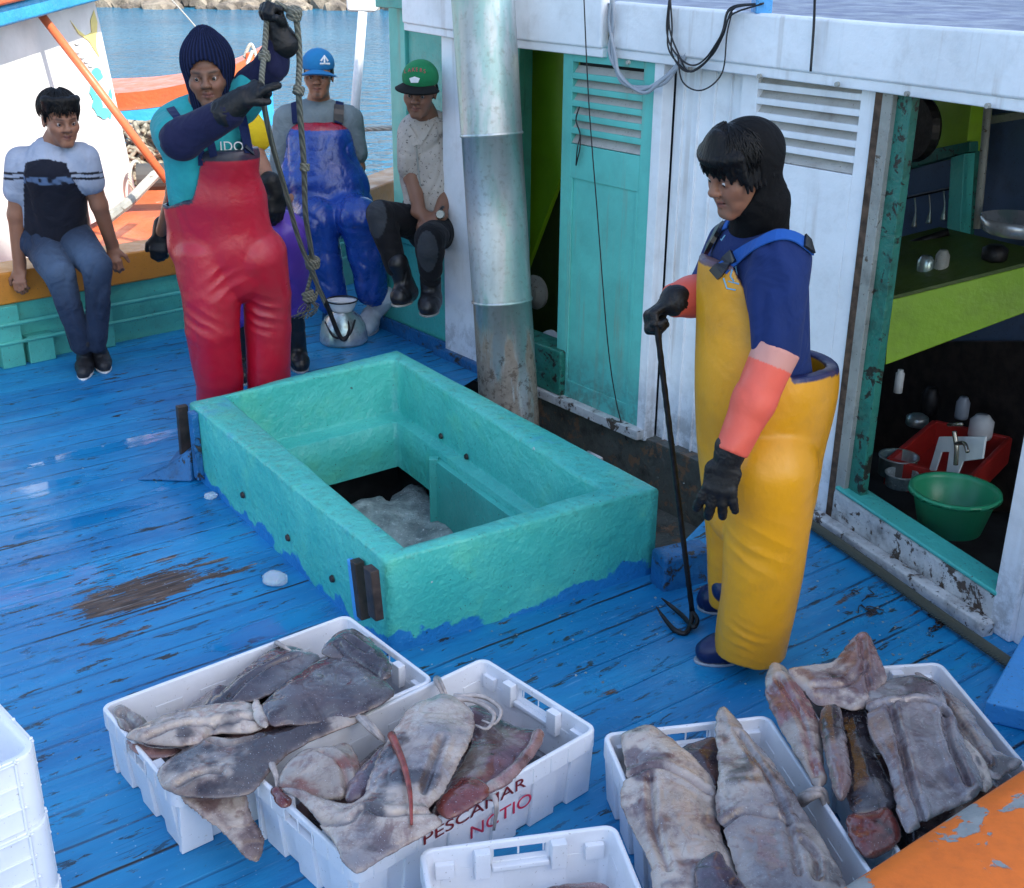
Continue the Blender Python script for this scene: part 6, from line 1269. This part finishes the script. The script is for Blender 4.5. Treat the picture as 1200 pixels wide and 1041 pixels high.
# knitted hood: ribs painted into the knit and raised
w2 = H2.w
f = SDF(); f.ell(w2(0, -.018, .048), A([.103, .112, .118])*H2.sc, H2.fr, .03); f.cap(w2(0, -.012, .09), w2(0, -.02, .145), .07, .035, .04); f.cap(w2(0, 0, -.05), w2(0, -.01, -.13), .088, .088, .04)
f.cap(w2(0, .075, -.008), w2(0, .12, -.01), .066, .070, .01, H2.fr[2], 1.22, True)
def ribp(V): L = H2.loc(V); a = np.arctan2(L[:, 0], L[:, 1]+.02); r = .5+.5*np.sin(a*44); return np.tile(r[:, None], (1, 3))
def ribd(V): return (ribp(V)[:, 0]-.5)*.0035+folds(.004, 7)(V)
organic('knitted_hood', f, M['knit'], p2, .0038, it=2, disp=ribd, paint=ribp)
g2 = [shirt2, ov2]
strap('shoulder_strap', g2, [(200, 128), (212, 145), (222, 155)], .034, M['strapn'], p2); strap('shoulder_strap', g2, [(276, 108), (282, 130), (288, 160), (291, 180)], .040, M['strapn'], p2); strap('shoulder_strap', g2, [(240, 150), (246, 165), (251, 184)], .032, M['strapn'], p2); strap('strap_end', g2, [(236, 176), (236, 194)], .022, M['strapn'], p2)
strap('buckle', g2, [(286, 158), (291, 178)], .05, M['buckle'], p2, .01, .006)
for nm_, (x, y, s_) in (('chest_print', (256, 176, '1')), ('chest_print', (262, 176, 'DO'))):
    h = hit(g2, x+2, y-5, .006)
    if h is not None: text(nm_, s_, .055, h[0]-A([.012, 0, .02]), Matrix.Rotation(R(90), 3, 'X'), M['ink_w'], p2)

# ropes and hook in his hands
rp = empty('rope_tackle', P(372, 395, 5.95), 'two knotted ropes with an iron hook hanging from the hands of the man in red', 'rope')
r1_ = spline([P(316, -14, 4.93), P(313, 20, 4.93), P(310, 60, 4.9), P(307, 105, 4.83), P(318, 165, 5.1), P(335, 225, 5.35), P(350, 280, 5.55), P(368, 325, 5.7), P(383, 360, 5.85)], 10); r2_ = spline([P(322, 4, 4.95), P(338, 12, 4.95), P(347, 22, 4.95), P(351, 70, 5.0), P(350, 110, 5.0), P(356, 190, 5.2), P(358, 250, 5.4), P(364, 290, 5.6), P(367, 315, 5.7)], 10)
MB().tube(r1_, .0115, 10).build('strand', M['rope'], rp, smooth=True); MB().tube(r2_, .0125, 10).build('strand', M['rope'], rp, smooth=True)
MB().tube(spline([P(366, 318, 5.7), P(360, 340, 5.72), P(358, 352, 5.72), P(368, 352, 5.75), P(372, 335, 5.75), P(367, 318, 5.72)]), .0095, 8).build('loop', M['rope'], rp, smooth=True)
for (x, y, Y, r) in ((310, 66, 4.9, .022), (350, 106, 4.99, .022), (357, 196, 5.2, .02), (366, 308, 5.67, .033), (362, 347, 5.7, .03), (345, 16, 4.94, .028)):
    b = MB(); c0 = P(x, y, Y); rr = random.Random(int(x+y))
    for k in range(4): v = nrm([rr.uniform(-.4, .4), rr.uniform(-.4, .4), 1]); a_ = nrm(np.cross(v, [1, .2, 0])); b__ = np.cross(v, a_); b.tube([c0+v*r*.5*(k/1.5-1)+(a_*math.cos(t)+b__*math.sin(t))*r*.75 for t in np.linspace(0, 6.28, 14)], r*.38, 7, cap=False)
    b.build('knot', M['rope'], rp, smooth=True)
b = MB(); rr = random.Random(2)
for k in range(14): c0 = P(361, 352, 5.72); b.tube(spline([c0, c0+A([rr.uniform(-.05, .05), rr.uniform(-.03, .03), -.04]), c0+A([rr.uniform(-.13, .05), rr.uniform(-.03, .03), -.09])], 4), .0025, 4)
b.build('frayed_end', M['rope'], rp, smooth=True)
MB().tube(spline([P(376, 342, 5.8), P(386, 365, 5.84), P(397, 392, 5.87), P(404, 398, 5.87), P(409, 388, 5.87), P(408, 376, 5.87)]), [.011, .012, .012, .011, .008, .003], 10).build('hook', M['iron'], rp, smooth=True)

# ===== man in a yellow shirt and purple oilskins, mostly behind him
Y3 = 5.95; H3 = Head(P(236, 104, 5.78), (.2, -1, -.1), sc=.96)
s3R, s3L = P(226, 150, Y3), P(286, 146, Y3); e3L, w3L = P(305, 195, 5.85), P(322, 226, 5.72); e3R, w3R = P(204, 225, 6.05), P(188, 275, 6.35)
p3 = body('man in yellow shirt and purple oilskins leaning on the rail behind the man in red', H3, [(P(245, 135, Y3), .06), (P(255, 190, Y3+.02), .12), (P(270, 262, 6.15), .12)], [[(s3R, .055), (e3R, .04), (w3R, .03)], [(s3L, .055), (e3L, .044), (w3L, .034)]],
          [[(P(255, 268, 6.1), .09), (P(262, 290, 5.75), .07), (P(275, 372, 5.85), .05)], [(P(288, 262, 6.1), .09), (P(334, 268, 5.85), .07), (P(346, 352, 6.0), .05)]], fv=.006)
f = SDF().cap(P(247, 150, Y3), P(262, 250, 6.08), .125, .13, .05, (1, 0, 0), 1.2).cap(s3L, P(301, 160, 5.92), .085, .078, .04).cap(s3R, P(214, 185, 6.0), .08, .07, .04)
def pys(V):
    c = np.tile(A([.72, .50, .015]), (len(V), 1)); z = V[:, 2]; c[(V-P(304, 168, 5.9))@nrm(P(301, 160, 5.92)-s3L) > .045] = (.25, .03, .02); return c
sh3 = organic('shirt', f, M['yshirt'], p3, .008, disp=folds(.012, 6), paint=pys)
patch('sleeve_badge', [sh3], [(300, 136), (307, 136), (308, 146), (300, 147)], M['ink_k'], p3)
f = SDF().cap(P(268, 205, 6.0), P(275, 265, 6.1), .13, .155, .05, (1, 0, 0), 1.2).cap(P(288, 262, 6.08), P(333, 272, 5.85), .13, .105, .04).chain([(P(333, 275, 5.85), .11), (P(338, 310, 5.9), .095), (P(344, 352, 5.98), .085)], .03).cap(P(255, 268, 6.1), P(262, 292, 5.8), .13, .1, .04).cap(P(262, 292, 5.8), P(275, 365, 5.85), .1, .085, .03)
organic('overalls', f, M['purple'], p3, .008, disp=folds(.018, 5, 3))
for hh, sd_ in ((dict(wr=w3L, d=(.06, -.1, -1), n=(-.7, .5, 0), side=1, curl=(25, 35, 25)), 1), (dict(wr=w3R, d=(-.1, -.35, -.9), n=(0, .9, -.3), side=-1, curl=(35, 50, 30)), -1)):
    f = SDF(); f.cap(A(hh['wr'])+A([-.02*sd_, 0, .05]), hh['wr'], .052, .04, .02); hand(f, grow=.006, sc=1.1, **hh); organic('glove', f, M['glove'], p3, .005, it=1)
boots(p3, [(P(278, 380, 5.95)*A([1, 1, 0]), P(280, 385, 5.75)*A([1, 1, 0]), P(275, 365, 5.87), .048), (P(346, 372, 6.1)*A([1, 1, 0]), P(350, 380, 5.95)*A([1, 1, 0]), P(345, 350, 6.0), .048)], M['boot'])

# ===== man in blue oilskins with a blue cap
Y4 = 7.0; H4 = Head(P(371, 97, Y4-.16), (.04, -1, -.02), sc=1.03)
s4R, s4L = P(338, 141, Y4), P(409, 141, Y4)
p4 = body('seated man in shiny blue oilskins, grey shirt and blue cap on the stern rail', H4, [(P(372, 132, Y4), .06), (P(374, 180, Y4), .12), (P(376, 240, Y4+.05), .13)], [[(s4R, .055), (P(331, 195, Y4), .042), (P(345, 232, Y4-.2), .032)], [(s4L, .055), (P(419, 196, Y4), .042), (P(405, 234, Y4-.2), .032)]],
          [[(P(360, 248, Y4), .09), (P(372, 260, 6.75), .05), (P(386, 350, 6.76), .035)], [(P(392, 248, Y4), .09), (P(420, 260, 6.72), .05), (P(437, 342, 6.75), .035)]],
          [dict(wr=P(347, 234, Y4-.22), d=(.5, -.5, -.5), n=(.3, .6, -.5), side=-1), dict(wr=P(404, 236, Y4-.22), d=(-.5, -.5, -.5), n=(-.3, .6, -.5), side=1)], beard=.85, skin=SK*1.15, vox=.01, fv=.0045)
f = SDF().cap(P(373, 140, Y4), P(375, 240, Y4), .125, .14, .05, (1, 0, 0), 1.3).cap(s4R, P(330, 196, Y4), .085, .066, .05).cap(P(330, 196, Y4), P(340, 222, Y4-.1), .062, .052, .02).cap(s4L, P(418, 180, Y4), .08, .062, .05)
sh4 = organic('shirt', f, M['greyshirt'], p4, .008, disp=folds(.012, 6, 4))
f = SDF().cap(P(375, 165, Y4-.07), P(378, 215, Y4-.1), .125, .15, .05, (1, 0, 0), 1.5).cap(P(378, 215, Y4-.1), P(384, 246, Y4-.1), .15, .16, .05, (1, 0, 0), 1.7)
f.cap(P(362, 246, Y4-.05), P(371, 258, 6.68), .14, .115, .04).chain([(P(371, 260, 6.68), .115), (P(379, 305, 6.7), .10), (P(388, 350, 6.72), .095)], .03).cap(P(394, 246, Y4-.05), P(421, 256, 6.64), .14, .112, .04).chain([(P(422, 258, 6.64), .112), (P(430, 300, 6.66), .10), (P(436, 342, 6.7), .09)], .03)
zt4 = P(375, 147, Y4-.22)[2]; xm = P(375, 147, Y4-.22)[0]
f.cut.append(lambda X: (X[..., 2]-zt4-.03*(X[..., 0]-xm))*.9); f.cut.append(lambda X: np.where(X[..., 2] > zt4-.28, (np.abs(X[..., 0]-xm-.01)-.185-.45*(zt4-X[..., 2]))*.8, -1)); f.cut.append(lambda X: np.where(X[..., 2] > zt4-.26, X[..., 1]-Y4-.02, -1))
def p4p(V):
    c = np.tile(A([.012, .06, .33]), (len(V), 1)); c[V[:, 2] > zt4-.035] = (.33, .01, .03); d = sstep(.5, .7, fbm(V, 4, 3))[:, None]*.5; return c*(1-d)+A([.01, .03, .16])*d
ov4 = organic('overalls', f, M['blue_pvc'], p4, .007, it=1, disp=lambda V: folds(.014, 4.2, 6, (1, 1, .9))(V)+folds(.007, 10, 2, (1, 1, .8))(V), paint=p4p)
boots(p4, [(P(388, 372, 6.8)*A([1, 1, 0]), P(392, 380, 6.6)*A([1, 1, 0]), P(388, 345, 6.72), .05)], M['boot_navy'])
boots(p4, [(G(436, 380), G(424, 388)*.5+G(440, 383)*.5+A([0, -.16, 0]), P(452, 348, 6.72), .058)], M['boot_white'])
w4 = H4.w
def cap_(H, p, mat, brim_mat, brimlen=.075, h=.0, tilt=0., flatb=False):
    f = SDF(); f.ell(H.w(0, -.012, .062+h), A([.088, .104, .082])*H.sc, H.fr, .02); f.cut.append(lambda X: -(((X-H.c)@H.fr.T)[..., 2]/H.sc-.038-h)); o = organic('cap', f, mat, p, .005, disp=folds(.002, 12))
    b = MB()
    def bf_(u, v): a = (u-.5)*2.3; r = .088+brimlen*v*math.cos(a*.62); return H.w(math.sin(a)*r*.86, math.cos(a)*r*.93-.0, .046+h-(.0 if flatb else .030)*abs(math.sin(a))**2-.018*v+tilt*v)
    n0 = len(b.v); b.grid(bf_, 22, 7); vs = A(b.v); dn_ = H.w(0, 0, -.006, rel=True); m = len(vs); b.add([tuple(v+dn_) for v in vs], [tuple(t) for t in [f_[::-1] for f_ in b.f]])
    b.build('cap_brim', brim_mat, o, smooth=True); return o
c4 = cap_(H4, p4, M['cap_b'], M['cap_b']); stroke('cap_emblem', [c4], [[(376, 72), (380, 66), (384, 72)], [(380, 66), (380, 74)], [(375, 75), (386, 75)]], .006, M['ink_w'], c4)
f = SDF()
for q in (-1, 1): f.ell(w4(q*.066, -.02, .02), A([.016, .05, .045]), H4.fr, .01)
f.ell(w4(0, -.06, .0), A([.07, .05, .06]), H4.fr, .01); organic('hair', f, M['hair'], p4, .005)
g4 = [sh4, ov4]; strap('shoulder_strap', g4, [(346, 118), (347, 132), (348, 146)], .045, M['strapn'], p4, .006, .006); strap('shoulder_strap', g4, [(398, 118), (397, 132), (396, 146)], .045, M['strapn'], p4, .006, .006); strap('buckle', g4, [(397, 126), (396, 144)], .055, M['buckle'], p4, .012, .008)

# ===== man in a green cap on the side bench
Y5 = 6.35; H5 = Head(P(486, 120, Y5-.22), (-.16, -1, -.16), roll=.06, sc=1.04)
s5R, s5L = P(483, 158, Y5-.02), P(530, 152, Y5+.05); w5R, w5L = P(492, 250, Y5-.16), P(514, 254, Y5-.18)
p5 = body('seated man in green cap and printed shirt on the turquoise side bench', H5, [(P(502, 148, Y5), .06), (P(506, 195, Y5+.05), .12), (P(512, 262, Y5+.15), .13)], [[(s5R, .055), (P(483, 208, Y5-.06), .044), (w5R, .033)], [(s5L, .055), (P(529, 212, Y5), .044), (w5L, .033)]],
          [[(P(500, 262, Y5+.1), .09), (P(452, 256, 6.16), .04), (P(474, 345, 6.16), .03)], [(P(524, 262, Y5+.1), .09), (P(504, 280, 6.08), .04), (P(506, 352, 6.08), .03)]],
          [dict(wr=w5R, d=(.85, -.3, -.25), n=(.1, .4, -.9), side=-1, curl=(30, 30, 20)), dict(wr=w5L, d=(-.85, -.35, -.15), n=(.0, .3, -.9), side=1, curl=(35, 35, 25))], beard=.2, skin=SK*.8, vox=.009, fv=.0042)
f = SDF().cap(P(501, 152, Y5), P(507, 205, Y5+.03), .105, .135, .05, (1, 0, 0), 1.2).cap(P(507, 205, Y5+.03), P(510, 248, Y5+.02), .135, .14, .04, (1, 0, 0), 1.15).cap(s5R, P(481, 196, Y5-.05), .078, .062, .04).cap(s5L, P(533, 188, Y5), .08, .068, .04)
f.cap(P(490, 150, Y5-.2), P(489, 168, Y5-.18), .03, .005, .02, sub=True)
sh5 = organic('shirt', f, M['printed'], p5, .007, disp=folds(.014, 6, 5))
stroke('button_placket', [sh5], [[(488, 168), (490, 195), (493, 222), (495, 244)]], .005, M['greywood'], p5)
strap('collar', [sh5], [(478, 150), (483, 158), (488, 170)], .035, M['printed'], p5, .006, .004); strap('collar', [sh5], [(505, 143), (498, 155), (490, 168)], .035, M['printed'], p5, .006, .004)
def p5p(V): c = np.tile(A([.012, .012, .014]), (len(V), 1)); 
f = SDF().cap(P(508, 250, Y5+.08), P(512, 268, Y5+.1), .15, .14, .05, (1, 0, 0), 1.2).chain([(P(500, 264, Y5+.05), .105), (P(446, 252, 6.14), .070), (P(450, 266, 6.13), .070), (P(464, 312, 6.1), .056)], .012).chain([(P(522, 266, Y5+.05), .105), (P(504, 280, 6.02), .074), (P(504, 294, 6.0), .070), (P(505, 325, 6.03), .058)], .010)
def p5p(V):
    c = np.tile(A([.010, .010, .012]), (len(V), 1))
    for k_ in (P(440, 254, 6.07), P(500, 296, 5.93)): c[np.linalg.norm((V-k_)*A([1.1, .8, .55]), axis=1) < .062] = (.045, .05, .058)
    return c
organic('trousers', f, M['darkcloth'], p5, .007, disp=folds(.012, 6, 8), paint=p5p)
boots(p5, [(P(478, 352, 6.12), P(464, 360, 5.99), P(466, 308, 6.08), .052), (P(506, 362, 6.06), P(500, 372, 5.92), P(504, 318, 6.04), .052)], M['boot'], sole=M['greywood'])
c5 = cap_(H5, p5, M['cap_g'], M['capbk'], .07, .004, -.004, True)
hh_ = hit([c5], 487, 90, .004)
for i, ch in enumerate('LAKERS'):
    hx_ = hit([c5], 476+i*4.4, 86-2.0*math.sin(math.pi*i/5), .003)
    if hx_ is not None: text('cap_lettering', ch, .026, hx_[0]-A([.008, .004, .0]), Matrix.Rotation(R(80), 3, 'X'), M['ink_red2'], c5, .001, .9)
patch('cap_emblem', [c5], [(480, 92), (486, 90), (492, 92), (490, 97), (482, 97)], M['ink_w'], c5, .003)
f = SDF(); f.ell(H5.w(0, -.045, .005), A([.082, .065, .062])*H5.sc, H5.fr, .01); organic('hair', f, M['hair'], p5, .005, disp=folds(.004, 25))
MB().tube([w5L+A([.012, 0, .012])+.038*(nrm([.3, 1, .2])*math.cos(a)+nrm([.2, -.2, 1])*math.sin(a)) for a in np.linspace(0, 6.28, 18)], .008, 8, cap=False).build('watch_strap', M['buckle'], p5, smooth=True)
MB().lathe(w5L+A([.012, -.036, .018]), [(0, .012), (.020, .012), (.024, .006), (.024, 0)], 20, ax=nrm([-.2, -1, .3])).build('watch_case', M['chrome'], p5)

# ===== youth in a raglan shirt on the left rail
Y6 = 6.05; H6 = Head(P(80, 153, Y6-.12), (.58, -.80, -.14), sc=1.06)
s6R, s6L = P(25, 190, Y6), P(98, 186, Y6); w6R, w6L = P(23, 314, Y6+.02), P(132, 290, Y6+.15)
p6 = body('dark haired youth in raglan shirt and jeans sitting on the rail at the far left', H6, [(P(62, 180, Y6), .06), (P(62, 220, Y6+.05), .12), (P(66, 272, Y6+.15), .13)], [[(s6R, .055), (P(19, 252, Y6), .042), (w6R, .031)], [(s6L, .055), (P(116, 240, Y6+.05), .042), (w6L, .031)]],
          [[(P(52, 284, Y6+.1), .09), (P(70, 322, 5.9), .04), (P(96, 408, 5.92), .03)], [(P(86, 280, Y6+.1), .09), (P(113, 314, 5.92), .04), (P(113, 405, 5.95), .03)]],
          [dict(wr=w6R, d=(.05, -.45, -.8), n=(.1, .7, -.4), side=-1, curl=(30, 45, 30)), dict(wr=w6L, d=(.15, -.4, -.8), n=(-.1, .8, -.3), side=1, curl=(30, 45, 30))], skin=SK*.95, vox=.009, fv=.0042)
f = SDF().cap(P(62, 180, Y6), P(62, 200, Y6), .085, .12, .05, (1, 0, 0), 1.35).cap(P(62, 200, Y6), P(65, 276, Y6+.08), .125, .13, .05, (1, 0, 0), 1.25).cap(s6R, P(20, 222, Y6), .078, .07, .04).cap(s6L, P(107, 212, Y6+.02), .078, .068, .04)
zc = P(62, 210, Y6-.1)[2]; ra, rb_ = P(40, 200, Y6)[0], P(86, 200, Y6)[0]
def p6p(V):
    x, z = V[:, 0], V[:, 2]; zl = P(62, 186, Y6)[2]; dark = (x > ra-.02*0-(zl-z)*.25) & (x < rb_+(zl-z)*.25) & (z < zl+.015-.9*np.abs(x-(ra+rb_)/2)**1.6)
    c = np.tile(A([.33, .38, .48]), (len(V), 1)); c[dark] = (.010, .012, .022)
    bd = dark & (z > zc-.025) & (z < zc+.012); n = sstep(.4, .6, vnoise(V, 45))[:, None]; c = np.where(bd[:, None], A([.010, .012, .022])*(1-n)+A([.10, .16, .28])*n, c)
    for q in (.0, .026): m = ~dark & ((x < ra) | (x > rb_)) & (np.abs(z-(zc+.002+q)+.25*np.where(x < ra, x-ra, rb_-x)*-.3) < .0055); c[m] = (.012, .013, .02)
    return c
organic('shirt', f, M['raglan'], p6, .0065, disp=folds(.010, 6, 12), paint=p6p)
f = SDF().cap(P(64, 282, Y6+.12), P(70, 286, Y6+.14), .115, .115, .03, (1, 0, 0), 1.3).chain([(P(48, 284, Y6+.05), .105), (P(70, 322, 5.86), .076), (P(80, 355, 5.86), .062), (P(95, 404, 5.9), .054)], .012).chain([(P(88, 282, Y6+.05), .10), (P(114, 314, 5.88), .072), (P(115, 350, 5.88), .058), (P(113, 402, 5.93), .052)], .008)
def p6d(V):
    c = np.tile(A([.020, .034, .068]), (len(V), 1)); 
    for k_ in (P(62, 300, 5.85), P(104, 298, 5.88), P(66, 322, 5.8)): d = np.exp(-(np.linalg.norm(V-k_, axis=1)/.11)**2)[:, None]*.75; c = c*(1-d)+A([.085, .135, .22])*d
    return c
organic('jeans', f, M['denim'], p6, .0065, disp=folds(.014, 7, 14), paint=p6d)
M['shoe'] = plain('black_trainer', (.015, .016, .02), .6, bump=.5)
boots(p6, [(G(102, 428), G(98, 446), P(98, 402, 5.9), .042), (G(118, 424), G(124, 438), P(113, 400, 5.93), .042)], M['shoe'], 'trainer', sole=M['ink_w'])
f = SDF(); w6 = H6.w; f.ell(w6(0, -.024, .056), A([.083, .098, .078])*H6.sc, H6.fr, .02); rr = random.Random(8)
for i in range(26): a = rr.uniform(-1.3, 1.3); f.cap(w6(.075*math.sin(a), .05*math.cos(a)+.02, .10), w6(.083*math.sin(a)+rr.uniform(-.01, .01), .080*math.cos(a)+.006, .060+rr.uniform(-.012, .012)), .017, .005, .012)
for q in (-1, 1): f.cap(w6(q*.074, .02, .04), w6(q*.074, .015, -.005), .014, .006, .01)
f.ell(w6(0, -.06, -.01), A([.066, .045, .06]), H6.fr, .02); organic('hair', f, M['hair'], p6, .0042, disp=folds(.003, 26, 3)); locks(H6, p6, 380, (0, -.020, .056), (.086, .102, .081), -2.4, 2.4, 9, .06, .0016)
